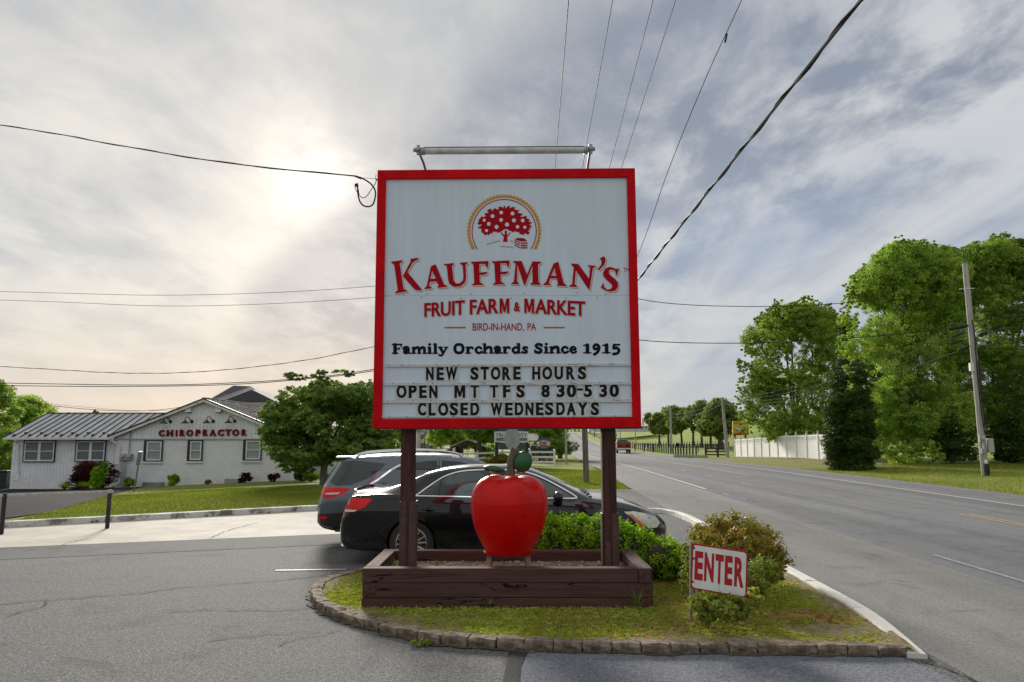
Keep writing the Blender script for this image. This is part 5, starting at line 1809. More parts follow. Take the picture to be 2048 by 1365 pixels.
for i, (px, py, rx, rp, Y, lab) in enumerate([(1290, 838, 18, 16, 300, 'far dark tree clump showing just right of the red frame corner'), (1322, 835, 14, 8, 310, 'far low tree clump left of the short utility pole'), (1356, 826, 16, 12, 300, 'far dark tree clump above the white barn roof'), (1460, 855, 20, 14, 200, 'far shrubby trees behind the yellow billboard')]):
    s = sc_at(Y); p = at_y(px, py, Y)
    bl = lobes((p.x, Y, p.z - 2), (rx / s, rx / s, rp / s + 2), 10, 70 + i)
    plant('distant_tree', lab, 'tree', (p.x, Y, H(p.x, Y)), bl, 7000, .5, L_FAR, (2.5, .4, M_BARK), seed=70 + i, clump=24, spread=.45, aspect=.6)
# far wooded skyline that closes the meadow and the hill
sk = []
rr = random.Random(77)
for i in range(80):
    px = rr.uniform(-200, 2300); Y = rr.uniform(430, 520)
    p = at_y(px, 866 - rr.uniform(-2, 9), Y); sk.append((p.x, Y, p.z - 3, rr.uniform(9, 20), 8, rr.uniform(5, 9)))
V, F, T = crown_arrays(sk, 30000, 1.1, clump=24, seed=78, spread=.4)
o = add_mesh('distant_wood', np_mesh('distant_wood', V, F, L_FAR, attrs={'tint': T})); tag(o, 'far wooded skyline behind the meadow and the houses', 'wood', kind='stuff')

# ---- trees to the left, behind the clinic
L = scatter(20, 110, pw([-20, 15, 60, 105, 120], [800, 795, 796, 825, 850]), pw([-20, 120], [900, 880]), 60, 68, 22, (18, 30), 61)
px_tree('clinic_tree', 'bright rounded tree rising behind the left end of the metal roof', 'tree', L, 60, 64, 36000, .13, L_BRIGHT, (2.5, .25, M_BARK), 61, clump=36, spread=.42, aspect=.6)
L = scatter(-120, 22, pw([-120, 0, 25], [740, 770, 840]), pw([-120, 22], [945, 930]), 50, 56, 30, (22, 40), 62)
px_tree('clinic_tree', 'large green tree at the left edge beside the clinic wall', 'tree', L, -40, 53, 36000, .13, L_MID, (2.5, .25, M_BARK), 62, clump=36, spread=.42, aspect=.6)
for i, (px, py, rp, lab) in enumerate([(192, 822, 9, 'small dark treetop just above the metal roof ridge'), (140, 824, 7, 'tiny treetop peeking over the left roof ridge')]):
    p = at_y(px, py, 75)
    bl = lobes((p.x, 75, p.z - .9), (rp / 20, rp / 20, 1.2), 7, 80 + i)
    plant('distant_tree', lab, 'tree', (p.x, 75, H(p.x, 75)), bl, 3000, .12, L_MID, (2.5, .12, M_BARK), seed=80 + i, clump=20, spread=.5, aspect=.6)
# ---- trees seen under the sign
L = scatter(872, 935, pw([860, 940], [835, 820]), pw([860, 940], [897, 890]), 60, 68, 26, (14, 22), 63)
px_tree('bright_tree', 'bright leafy tree left of the timber shed under the sign', 'tree', L, 905, 64, 32000, .13, L_BRIGHT, (2.0, .2, M_BARK), 63, clump=36, spread=.42, aspect=.6)
L = scatter(930, 1000, pw([920, 1000], [800, 800]), pw([920, 1000], [876, 872]), 52, 58, 26, (14, 24), 64)
px_tree('shade_tree', 'dark leafy tree with a bare trunk in front of the timber shed', 'tree', L, 958, 55, 34000, .12, L_MID, (2.6, .19, M_BARK), 64, clump=36, spread=.42, aspect=.6)
L = scatter(1050, 1125, pw([1040, 1130], [820, 815]), pw([1040, 1130], [876, 880]), 68, 76, 24, (14, 22), 65)
px_tree('bright_tree', 'bright leafy tree behind the oval buggy sign', 'tree', L, 1120, 74, 26000, .14, L_BRIGHT, (2.4, .2, M_BARK), 65, clump=36, spread=.42, aspect=.6)
L = scatter(690, 812, pw([690, 750, 812], [800, 840, 835]), pw([690, 812], [915, 905]), 44, 50, 30, (16, 26), 66)
px_tree('bright_tree', 'leafy green tree showing between the layered tree and the left sign post', 'tree', L, 770, 47, 40000, .11, L_MID, (1.6, .16, M_BARK), 66, clump=36, spread=.42, aspect=.6)
# hedges and shrubs by the buggy sign
def bush(name, label, px, py, Y, rx, ry, rz_, n, leaf, lm, seed, cat='bush', **kw):
    p = at_y(px, py, Y); g_ = H(p.x, Y)
    bl = lobes((p.x, Y, g_ + rz_ * .75), (rx, ry, rz_), 9, seed, low=-.5)
    k_ = dict(clump=24, spread=.4, aspect=.5); k_.update(kw)
    return plant(name, label, cat, (p.x, Y, g_), bl, n, leaf, lm, (rz_ * .4, .03, M_BARK), seed=seed, **k_)


bush('dark_hedge', 'dark clipped hedge behind the white rail fence near the roadside poles', 1108, 895, 66, 1.9, .9, 1.1, 9000, .09, L_MID, 91, 'hedge')
bush('low_hedge', 'green hedge strip seen between the clinic board and the oval sign', 1068, 897, 70, 1.4, .8, .9, 5000, .09, L_MID, 92, 'hedge')
bush('flower_bush', 'bush of orange brown flowers before the white rail fence', 998, 920, 50, 1.0, .5, .55, 7000, .05, L_RUST, 93)
bush('flower_bush', 'smaller orange brown flower bush right beside the larger one', 1030, 920, 49.5, .6, .4, .45, 4000, .05, L_RUST, 94)
bush('round_bush', 'pale green bush right of the timber shed', 975, 900, 62, 1.1, .8, 1.1, 5000, .08, L_BRIGHT, 95)
# clinic shrubs
bush('maple_shrub', 'dark maroon spreading shrub below the clinic windows', 178, 948, 41.5, 1.35, .8, 1.05, 14000, .06, L_MAROON, 96, flat=.5, droop=.3)
bush('cone_shrub', 'upright bright green shrub in front of the maroon one', 198, 955, 39.5, .48, .45, .95, 10000, .045, L_BOX, 97)
bush('yellow_shrub', 'small round yellow green shrub against the white brick wall', 347, 958, 41.8, .36, .3, .38, 5000, .045, L_LIME, 98)
bush('green_ball', 'small round green shrub beside the leaning signpost', 260, 962, 41.5, .33, .3, .36, 4500, .04, L_BOX, 99)
bush('dark_shrub', 'small dark maroon shrub under the right clinic window', 492, 952, 42.1, .34, .3, .34, 3500, .045, L_MAROON, 100)
bush('dark_shrub', 'low dark brown shrub at the right end of the brick wall', 548, 951, 42.1, .38, .3, .28, 3500, .045, L_MAROON, 101)
bush('dry_shrub', 'tiny dry brown shrub in the gravel bed', 418, 958, 42.1, .24, .2, .16, 1500, .035, L_RUST, 102)
bush('column_shrub', 'dark narrow shrub at the corner of the clinic under the layered tree', 600, 945, 39.5, .42, .42, .75, 7000, .05, L_DARK, 103)
bush('yellow_shrub', 'yellow green low shrub beside the layered tree trunk', 622, 948, 38.5, .4, .3, .3, 3500, .05, L_LIME, 104)
for i, (px, w, lab) in enumerate([(130, .42, 'large mound of yellow grass at the driveway edge'), (147, .30, 'yellow grass mound in front of the maroon shrub'), (172, .40, 'yellow grass mound next to the upright green shrub')]):
    p = at_y(px, 966, 40.0)
    g_ = H(p.x, 40.0)
    root = tuft((p.x, 40.0 + (i == 1) * .7, g_ + .04), 420, .42, w * 1.25, 'grass_mound', lab, 'ornamental grass', 110 + i, L_LIME)
    root.scale = (1.25, 1.25, 1.1)
# ================================================================ THE CLINIC
CY = 42.86          # depth of the gable wall
cs = FPX / CY
W = lambda px, py, Y=CY: at_y(px, py, Y)


def brick_mat():
    m = bpy.data.materials.new('white_brick'); m.use_nodes = True
    t = NT(m.node_tree); b = t.n['Principled BSDF']
    tc = t.node('ShaderNodeTexCoord')
    sep = t.node('ShaderNodeSeparateXYZ'); t.l.new(tc.outputs['Object'], sep.inputs[0])
    cb = t.node('ShaderNodeCombineXYZ'); t.l.new(t.math('ADD', sep.outputs[0], sep.outputs[1]), cb.inputs[0]); t.l.new(sep.outputs[2], cb.inputs[1])
    br = t.node('ShaderNodeTexBrick'); t.l.new(cb.outputs[0], br.inputs['Vector'])
    br.inputs['Scale'].default_value = 1; br.inputs['Brick Width'].default_value = .30; br.inputs['Row Height'].default_value = .085
    br.inputs['Mortar Size'].default_value = .012; br.inputs['Mortar Smooth'].default_value = .2
    br.inputs['Color1'].default_value = srgb(240, 241, 243) + (1,); br.inputs['Color2'].default_value = srgb(228, 230, 233) + (1,); br.inputs['Mortar'].default_value = srgb(214, 216, 220) + (1,)
    c = t.mix(t.math('MULTIPLY', t.sstep(t.noise(tc.outputs['Object'], 1.5, 5, .6), .4, .7), .25), br.outputs['Color'], srgb(196, 198, 200) + (1,))
    t.put(b.inputs['Base Color'], c); b.inputs['Roughness'].default_value = .7
    bp = t.node('ShaderNodeBump'); bp.inputs['Strength'].default_value = .45; bp.inputs['Distance'].default_value = .008; bp.invert = True
    t.l.new(br.outputs['Fac'], bp.inputs['Height']); t.l.new(bp.outputs[0], b.inputs['Normal'])
    return m


M_BRICK = brick_mat()
M_SIDING = mat('siding_white', srgb(238, 239, 241), .65, srgb(224, 226, 230), 2)
M_TRIM = mat('trim_white', srgb(232, 232, 230), .55, srgb(214, 214, 212), 3)
M_BLACK = mat('trim_black', (.015, .015, .018), .5)
M_ROOFM = mat('metal_roof', (.50, .51, .52), .5, (.42, .43, .45), 1.2)
M_ROOFD = mat('metal_roof_dark', (.035, .037, .042), .65, (.05, .052, .06), 1.2, spec=.25)


def glass_mat(name, col, rough=.06):
    m = mat(name, col, rough, spec=.9)
    return m


M_GLASS = glass_mat('window_glass', (.03, .045, .05))
M_BLIND2 = mat('dark_blinds', (.10, .13, .14), .3, (.17, .20, .21), 1.5, stretch=(.4, 1, 26))
M_BLIND = mat('blinds', (.36, .42, .43), .5, (.22, .27, .29), 1.5, stretch=(.4, 1, 22))

clinic = thing('clinic_building', 'low white brick clinic building with ribbed metal roofs and red CHIROPRACTOR lettering', 'building', (W(400, 950).x, CY + 4, -1.0))
gl = W(228, 878).x; gr = gl + (W(602, 878).x - W(222, 878).x) * 1.0
GL, GR = W(234, 878).x, W(592, 878).x
zt = W(400, 878).z; zpk = W(412, 797).z; xpk = W(412, 797).x
DEP = 15.0
mb = MB()
zb0 = -1.6
# lower walls as slabs
mb.box(((GL + GR) / 2, CY + .1, (zb0 + zt) / 2), (GR - GL, .2, zt - zb0))
mb.box((GL + .1, CY + .2 + DEP / 2, (zb0 + zt) / 2), (.2, DEP, zt - zb0)); mb.box((GR - .1, CY + .2 + DEP / 2, (zb0 + zt) / 2), (.2, DEP, zt - zb0))
mb.build('brick_wall', M_BRICK, clinic)
# gable of vertical boards
EX = .38
xl, xr = W(222, 872).x, W(602, 872).x
sl = (zpk - W(222, 872).z) / (xpk - xl)
gz = lambda x: zpk - .16 - abs(x - xpk) * sl
bw = .21
x = GL - .15
nb = 0
while x < GR + .15:
    x2 = min(x + bw, GR + .15)
    za, zb_ = gz(x), gz(x2)
    if za > zt + .03 and zb_ > zt + .03:
        mb = MB(); yo = CY - .035
        pts = [(x + .005, yo, zt + .02), (x2 - .005, yo, zt + .02), (x2 - .005, yo, zb_), (x + .005, yo, za)]
        if x < xpk < x2: pts.insert(3, (xpk, yo, gz(xpk)))
        mb.poly(pts, (0, .05, 0)); mb.build('siding_board', M_SIDING, clinic)
    x = x2
mb = MB(); mb.box(((GL + GR) / 2, CY - .05, zt - .0), (GR - GL + .3, .07, .07)); mb.build('siding_trim', mat('trim_grey', (.42, .43, .45), .6), clinic)
mb = MB(); mb.poly([(GL - .15, CY + .05, zt), (GR + .15, CY + .05, zt), (xpk, CY + .05, zpk - .17)], (0, .05, 0)); mb.build('gable_backing', M_SIDING, clinic)
# roof slopes with ribs
for s_, xe in ((-1, xl), (1, xr)):
    ze = zpk - abs(xe - xpk) * sl
    mb = MB(); mb.poly([(xpk, CY - .32, zpk), (xe, CY - .32, ze), (xe, CY + DEP, ze), (xpk, CY + DEP, zpk)], (0, 0, -.09)); mb.build('roof', M_ROOFD, clinic)
    mb = MB(); mb.poly([(xpk, CY - .335, zpk - .02), (xe, CY - .335, ze - .02), (xe, CY - .335, ze - .20), (xpk, CY - .335, zpk - .20)], (0, .03, 0)); mb.build('rake_board', M_TRIM, clinic)
    mb = MB(); mb.poly([(xpk, CY - .37, zpk + .02), (xe - s_ * -.02, CY - .37, ze + .02), (xe, CY - .37, ze - .05), (xpk, CY - .37, zpk - .05)], (0, .04, 0)); mb.build('drip_edge', M_BLACK, clinic)
    for k in range(1, 26):
        y = CY - .3 + k * DEP / 26
        mb = MB(); mb.bar((xpk, y, zpk + .02), (xe, y, ze + .02), .035, .045); mb.build('roof_rib', M_ROOFD, clinic)
mb = MB(); mb.bar((xpk, CY - .34, zpk + .03), (xpk, CY + DEP, zpk + .03), .22, .04); mb.build('ridge_cap', mat('ridge_metal', (.55, .55, .55), .3, metal=.4), clinic)
mb = MB(); mb.poly([(GL, CY + DEP, zb0), (GR, CY + DEP, zb0), (GR, CY + DEP, zt), (xpk, CY + DEP, zpk - .1), (GL, CY + DEP, zt)], (0, .1, 0)); mb.build('rear_wall', M_BRICK, clinic)


def window(parent, x0, y0, x1, y1, Y, black=(5, 2), split=1, panes_h=2, blind=True, sill=True):
    """frame seen at picture px box on the wall at depth Y; black = trim widths left, rest"""
    a, b = W(x0, y0, Y), W(x1, y1, Y)
    zt_, zb_ = a.z, b.z; xa, xb = a.x, b.x
    o = MB(); bl, br = black[0] / cs, black[1] / cs
    yy = Y - .06
    o.box((xa + bl / 2, yy, (zt_ + zb_) / 2), (bl, .08, zt_ - zb_)); o.box((xb - br / 2, yy, (zt_ + zb_) / 2), (br, .08, zt_ - zb_))
    o.box(((xa + xb) / 2, yy - .002, zt_ - br / 2), (xb - xa, .08, br)); o.box(((xa + xb) / 2, yy - .002, zb_ + br / 2), (xb - xa, .08, br))
    fr = o.build('window', M_BLACK, parent)
    ia, ib, iz0, iz1 = xa + bl, xb - br, zb_ + br, zt_ - br
    n = split
    wd = (ib - ia) / n
    f = .075
    for k in range(n):
        u0, u1 = ia + k * wd, ia + (k + 1) * wd
        m = MB()
        m.box((u0 + f / 2, Y - .045, (iz0 + iz1) / 2), (f, .07, iz1 - iz0)); m.box((u1 - f / 2, Y - .045, (iz0 + iz1) / 2), (f, .07, iz1 - iz0))
        m.box(((u0 + u1) / 2, Y - .047, iz1 - f / 2), (wd - .002, .07, f)); m.box(((u0 + u1) / 2, Y - .047, iz0 + f / 2), (wd - .002, .07, f))
        m.box(((u0 + u1) / 2, Y - .050, (iz0 + iz1) / 2), (wd - 2 * f, .05, .045))
        m.build('frame', M_TRIM, fr)
        h = (iz1 - iz0 - 2 * f - .045) / 2
        for j in range(2):
            zc = iz0 + f + h / 2 + j * (h + .045)
            m = MB(); m.box(((u0 + u1) / 2, Y - .025 - .006 * j, zc), (wd - 2 * f, .01, h)); m.build('pane', M_BLIND if blind else M_BLIND2, fr)
    if sill:
        m = MB(); m.box(((xa + xb) / 2 - .03, Y - .05, zb_ - .055), (xb - xa + .12, .12, .09)); m.build('sill', M_BRICK, parent)
    return fr


window(clinic, 290, 880.5, 325, 923, CY)
window(clinic, 377, 880, 405, 922, CY)
window(clinic, 488, 879, 523, 921, CY)
# letters on the gable
word = 'CHIROPRACTOR'
xs = [(597, 667), (692, 770), (800, 822), (848, 912), (928, 1012), (1040, 1100), (1127, 1190), (1205, 1290), (1305, 1382), (1392, 1472), (1480, 1565), (1592, 1655)]
M_CRED = mat('letter_crimson', (.20, .004, .010), .6, spec=.15)
for ch, (a, b) in zip(word, xs):
    N_, F_, _ = glyphs(ch, .042, .05)
    dy = -9 * (a - 597) / 1058
    p0 = W(220 + a / 6.0235, 780 + (560 + dy) / 6.0235); p1 = W(220 + b / 6.0235, 780 + (480 + dy) / 6.0235)
    Mi = WM[clinic].inverted()
    V_ = [tuple(Mi @ Vector((p0.x + (p1.x - p0.x) * v[0], CY - .10 + v[2] * -.9, p0.z + (p1.z - p0.z) * v[1]))) for v in N_]
    me = bpy.data.meshes.new('wall_letter'); me.from_pydata(V_, [], F_); me.materials.append(M_CRED); add_mesh('wall_letter', me, clinic)
# gooseneck lamps
labs = ['first black gooseneck lamp from the left above the red wall lettering', 'second black gooseneck lamp from the left above the red lettering', 'third black gooseneck lamp from the left above the red lettering', 'rightmost black gooseneck lamp above the red wall lettering']
proto = None
for k, px in enumerate((338.5, 381, 424, 467)):
    p = W(px, 843.5 - k * .4, CY - .04)
    if proto is None:
        proto = thing('gooseneck_lamp', labs[0], 'lamp', (0, 0, 0), group='gooseneck lamps above the clinic lettering')
        m = MB(); m.lathe([(.02, .16), (.05, .15), (.07, .09), (.21, .0), (.23, -.03), (.22, -.035), (.05, .02), (.0, .04)], 20, Matrix.Translation((-.13, -.42, -.08)), cap=False); m.build('shade', M_BLACK, proto, smooth=True)
        m = MB(); m.tube([(-.13, -.42, .07), (-.13, -.42, .18), (-.09, -.36, .26), (-.02, -.22, .24), (.03, -.10, .10), (.07, -.03, .0)], .022, 8); m.build('neck', M_BLACK, proto, smooth=True)
        m = MB(); m.lathe([(.0, .03), (.09, .03), (.10, .0), (.10, -.02)], 18, Matrix.Translation((.07, 0, 0)) @ Matrix.Rotation(PI / 2, 4, 'X')); m.build('wall_plate', M_BLACK, proto, smooth=True)
        o = proto
    else:
        o = dup(proto); tag(o, labs[k], 'lamp', 'gooseneck lamps above the clinic lettering')
    o.location = p
for k, (px, py, lab) in enumerate([(379.5, 819.5, 'left white vent hood high on the gable'), (439.5, 819.5, 'right white vent hood high on the gable')]):
    p = W(px, py, CY)
    v = thing('vent_hood', lab, 'vent', tuple(p))
    m = MB(); m.poly([(p.x - .16, CY - .30, p.z - .13), (p.x + .16, CY - .30, p.z - .13), (p.x + .14, CY - .10, p.z + .17), (p.x - .14, CY - .10, p.z + .17)], (0, .08, 0)); m.box((p.x, CY - .15, p.z - .0), (.3, .2, .26)); m.build('hood', M_TRIM, v)
    m = MB(); m.box((p.x, CY - .2, p.z - .15), (.27, .16, .03)); m.build('opening', M_BLACK, v)
# meters, conduit, downspout
p = W(255, 913.5, CY)
mt = thing('electric_meters', 'grey box with two round electric meters on the white brick wall', 'meter', tuple(p))
m = MB(); m.box((p.x, CY - .12, p.z), (.66, .2, .36)); m.build('box', M_GALV, mt, bevel=.01)
for dx in (-.19, .19):
    m = MB(); m.lathe([(.11, 0), (.11, .07), (.08, .10), (0, .10)], 18, Matrix.Translation((p.x + dx, CY - .22, p.z + .04)) @ Matrix.Rotation(PI / 2, 4, 'X')); m.build('meter_dial', mat('meter_glass', (.42, .44, .43), .2), mt, smooth=True)
m = MB(); m.tube([(p.x + .1, CY - .07, p.z + .18), (p.x + .12, CY - .08, zt - .02), (p.x + .16, CY - .10, W(258, 862).z), W(266, 855, CY - .1), W(280, 849, CY - .12)], .03, 8); m.build('conduit', M_GALV, mt, smooth=True)
m = MB()
for dx in (-.12, .0, .1): m.tube([(p.x + dx - .12, CY - .07, p.z - .18), (p.x + dx - .12 + .03, CY - .09, p.z - .5), (p.x + dx * .6 - .1, CY - .07, -1.25)], .016, 6)
m.build('cables', M_GALV, mt, smooth=True)
dsx = W(238, 900, CY - .06)
m = MB(); q = [W(219, 874, CY - .25), W(222, 880, CY - .2), W(237, 889, CY - .09), W(239, 895, CY - .08), W(238.5, 964, CY - .08), W(226, 973, CY - .5)]
m.tube(q, .055, 6); m.build('downspout', M_TRIM, clinic)
# basement window wells
for k, (px, lab) in enumerate([(311, 'larger corrugated window well at the foot of the brick wall'), (469, 'smaller window well near the maroon shrub')]):
    p = W(px, 966 if k == 0 else 960, CY); g_ = H(p.x, CY - .3)
    v = thing('window_well', lab, 'window well', (p.x, CY - .3, g_))
    w_ = .5 if k == 0 else .36
    m = MB(); m.box((p.x, CY - .5, g_ + .10), (2 * w_, .04, .30)); m.box((p.x - w_, CY - .26, g_ + .10), (.04, .48, .30)); m.box((p.x + w_, CY - .26, g_ + .10), (.04, .48, .30)); m.build('rim', M_GALV, v)
    m = MB(); m.box((p.x, CY - .26, g_ + .18), (2 * w_ - .04, .44, .02)); m.build('cover', mat('well_cover', (.16, .20, .25), .3), v)
# the wing
WY = CY + 1.1
wl, wr = W(25, 900, WY).x, GL + .05
zwt = W(100, 873, WY).z
x = wl
while x < wr - .02:
    x2 = min(x + .19, wr)
    m = MB(); m.box(((x + x2) / 2, WY + .03, (zwt - 1.6) / 2 ), (x2 - x - .009, .06, zwt + 1.6)); m.build('siding_board', M_SIDING, clinic)
    x = x2
m = MB(); m.box(((wl + wr) / 2, WY + .12, (zwt - 1.6) / 2), (wr - wl, .1, zwt + 1.6)); m.box((wl + .06, WY + 3.6, (zwt - 1.6) / 2), (.1, 7.0, zwt + 1.6)); m.build('wing_wall', M_SIDING, clinic)
window(clinic, 50, 880.5, 110, 924, WY, black=(1.6, 1.6), split=2, blind=False, sill=False)
window(clinic, 153.5, 880.5, 211, 923, WY, black=(1.6, 1.6), split=2, blind=False, sill=False)
ey = WY - .45
e0 = W(8, 875, ey); rise = 1.5; run = 3.9
ez = e0.z; rx = GL + 3.0
m = MB(); m.poly([(e0.x, ey, ez), (rx, ey, ez), (rx, ey + run, ez + rise), (e0.x, ey + run, ez + rise)], (0, 0, -.06)); m.poly([(e0.x, ey + run, ez + rise), (rx, ey + run, ez + rise), (rx, ey + 2 * run, ez), (e0.x, ey + 2 * run, ez)], (0, 0, -.06)); m.build('wing_roof', M_ROOFM, clinic)
m = MB(); m.bar((e0.x, ey - .03, ez - .07), (GL + .1, ey - .03, ez - .07), .12, .10); m.build('gutter', M_TRIM, clinic)
m = MB(); m.bar((e0.x, ey + run, ez + rise + .03), (rx, ey + run, ez + rise + .03), .14, .05); m.build('ridge_cap', M_BLACK, clinic)
k = 0; x = e0.x
while x < rx - .1:
    m = MB(); m.bar((x, ey, ez + .025), (x, ey + run, ez + rise + .025), .035, .05); m.build('roof_rib', M_BLACK, clinic)
    m = MB(); t_ = .05 if k % 2 else .13
    m.box((x, ey + run * t_, ez + rise * t_ + .07), (.14, .08, .09)); m.build('snow_guard', M_BLACK, clinic)
    x += .455; k += 1
m = MB(); m.tube([W(25, 876, ey + .1), W(29, 883, WY - .1), W(37, 890, WY - .08), W(37, 950, WY - .08), W(33, 960, WY - .3), W(27, 962, WY - .5)], .045, 6); m.build('downspout', M_TRIM, clinic)
m = MB(); m.poly([(wl, WY + .1, zwt - .05), (wl, ey + run, ez + rise - .1), (wl, WY + 7, zwt - .05)], (.05, 0, 0)); m.build('wing_gable', M_SIDING, clinic)
# little stoop rail and bin
p = W(229, 930, CY - .6)
rl = thing('stoop_rail', 'small black handrail at the clinic side entrance', 'handrail', (p.x, CY - .6, -1))
m = MB(); m.tube([W(231, 929, CY - .6), W(227, 935, CY - .6), W(227, 962, CY - .6)], .02, 6); m.tube([W(231, 929, CY + .3), W(231, 958, CY + .3)], .02, 6); m.tube([W(231, 929, CY - .6), W(234, 929, CY + .3)], .02, 6); m.build('rail', M_BLACK, rl)
p = W(12, 950, WY + .6); g_ = H(p.x, WY + .6)
bn = thing('wheelie_bin', 'dark green wheeled rubbish bin at the left end of the clinic wall', 'bin', (p.x, WY + .6, g_))
M_BIN = mat('bin_plastic', (.012, .03, .026), .45)
m = MB(); m.box((p.x, WY + .6, g_ + .48), (.42, .5, .96), taper=1.2); m.build('body', M_BIN, bn, bevel=.02)
m = MB(); m.box((p.x, WY + .58, g_ + 1.02), (.56, .66, .09)); m.build('lid', M_BIN, bn, bevel=.02)
m = MB()
for dx in (-.25, .25): m.lathe([(.0, -.03), (.12, -.03), (.12, .03), (.0, .03)], 14, Matrix.Translation((p.x + dx, WY + .85, g_ + .12)) @ Matrix.Rotation(PI / 2, 4, 'Y'))
m.build('wheels', M_BLACK, bn)
# leaning signpost in the lawn
sp_ = thing('signpost', 'thin leaning grey signpost with a narrow board seen edge on, at the driveway', 'signpost', tuple(gp(268, 984)))
b_ = gp(268, 984); t_ = at_y(281, 903, b_.y)
m = MB(); m.bar(b_, t_, .05, .04, (0, 1, 0)); m.build('post', mat('post_grey', (.15, .17, .18), .6), sp_)
m = MB(); d_ = (t_ - b_).normalized(); q = t_ - d_ * .28; m.box((0, 0, 0), (.13, .5, .56), M=Matrix.Translation(q) @ Matrix.Rotation(R(8), 4, 'Y') @ Matrix.Rotation(R(20), 4, 'Z')); m.build('board', mat('board_grey', (.17, .19, .20), .6), sp_)
# house with the dark hipped roof behind
hs = thing('hip_roof_house', 'grey house with dark hipped shingle roof rising behind the clinic', 'house', (W(490, 830, 62).x, 66, 0))
y0 = 62
A_, B_, C_, D_ = W(415, 806, y0 + 2), W(545, 806, y0 + 2), W(562, 806, y0 + 12), W(430, 806, y0 + 12)
zE = W(480, 804, y0).z; pk = W(480, 780, y0 + 5)
x0_, x1_ = W(410, 800, y0).x, W(545, 800, y0).x
M_SHING = mat('shingle', (.045, .045, .052), .85, (.075, .075, .082), 9, bump=.4)
m = MB(); m.add([(x0_, y0, zE), (x1_, y0, zE), (x1_, y0 + 12, zE), (x0_, y0 + 12, zE), (pk.x - .6, y0 + 5, pk.z + .4), (pk.x + .6, y0 + 6, pk.z + .4)], [[0, 1, 5, 4], [1, 2, 5], [2, 3, 4, 5], [3, 0, 4], [3, 2, 1, 0]]); m.build('roof', M_SHING, hs)
m = MB(); m.add([(pk.x + .5, y0 - .6, zE), (x1_ + .5, y0 - .6, zE), (x1_ + .5, y0 + 6, zE), (pk.x + .5, y0 + 6, zE), (x1_ - 1.6, y0 - .4, zE + 1.0), (x1_ - 1.6, y0 + 4, zE + 1.0)], [[0, 1, 4], [1, 2, 5, 4], [2, 3, 5], [0, 4, 5, 3]]); m.build('roof_wing', M_SHING, hs)
m = MB(); m.box(((x0_ + x1_) / 2, y0 + 6, (zE - 1) / 2 - .2), (x1_ - x0_ - .8, 11.4, zE + .6)); m.build('wall', mat('stucco', (.5, .49, .46), .8), hs)
m = MB(); m.box(((x0_ + x1_) / 2, y0 + .02, zE - .10), (x1_ - x0_ + .1, .14, .18)); m.build('fascia', M_TRIM, hs)

# ================================================================ UTILITY POLES
def pole_mat(name, a, b_):
    return mat(name, a, .85, b_, 5, bump=.7, bscale=18, stretch=(3, 3, .25), lo=.38, hi=.62)


M_POLEL = pole_mat('pole_silver', (.46, .45, .43), (.30, .29, .27)); M_POLED = pole_mat('pole_weathered', (.20, .175, .15), (.10, .085, .07))
M_WIRE = mat('wire', (.012, .012, .013), .6); M_WIREG = mat('wire_grey', (.03, .03, .03), .8, spec=.1)


def pole(label, b, t, Y, r0, r1, m, group=None, extra=None):
    B_ = at_y(b[0], b[1], Y); T_ = at_y(t[0], t[1], Y)
    root = thing('utility_pole', label, 'utility pole', (B_.x, Y, B_.z), group=group)
    mb = MB(); mb.tube([B_ - Vector((0, 0, .5)), B_.lerp(T_, .5), T_], [r0, (r0 + r1) / 2, r1], 14); mb.build('pole', m, root, smooth=True)
    if extra: extra(root, B_, T_)
    return root, B_, T_


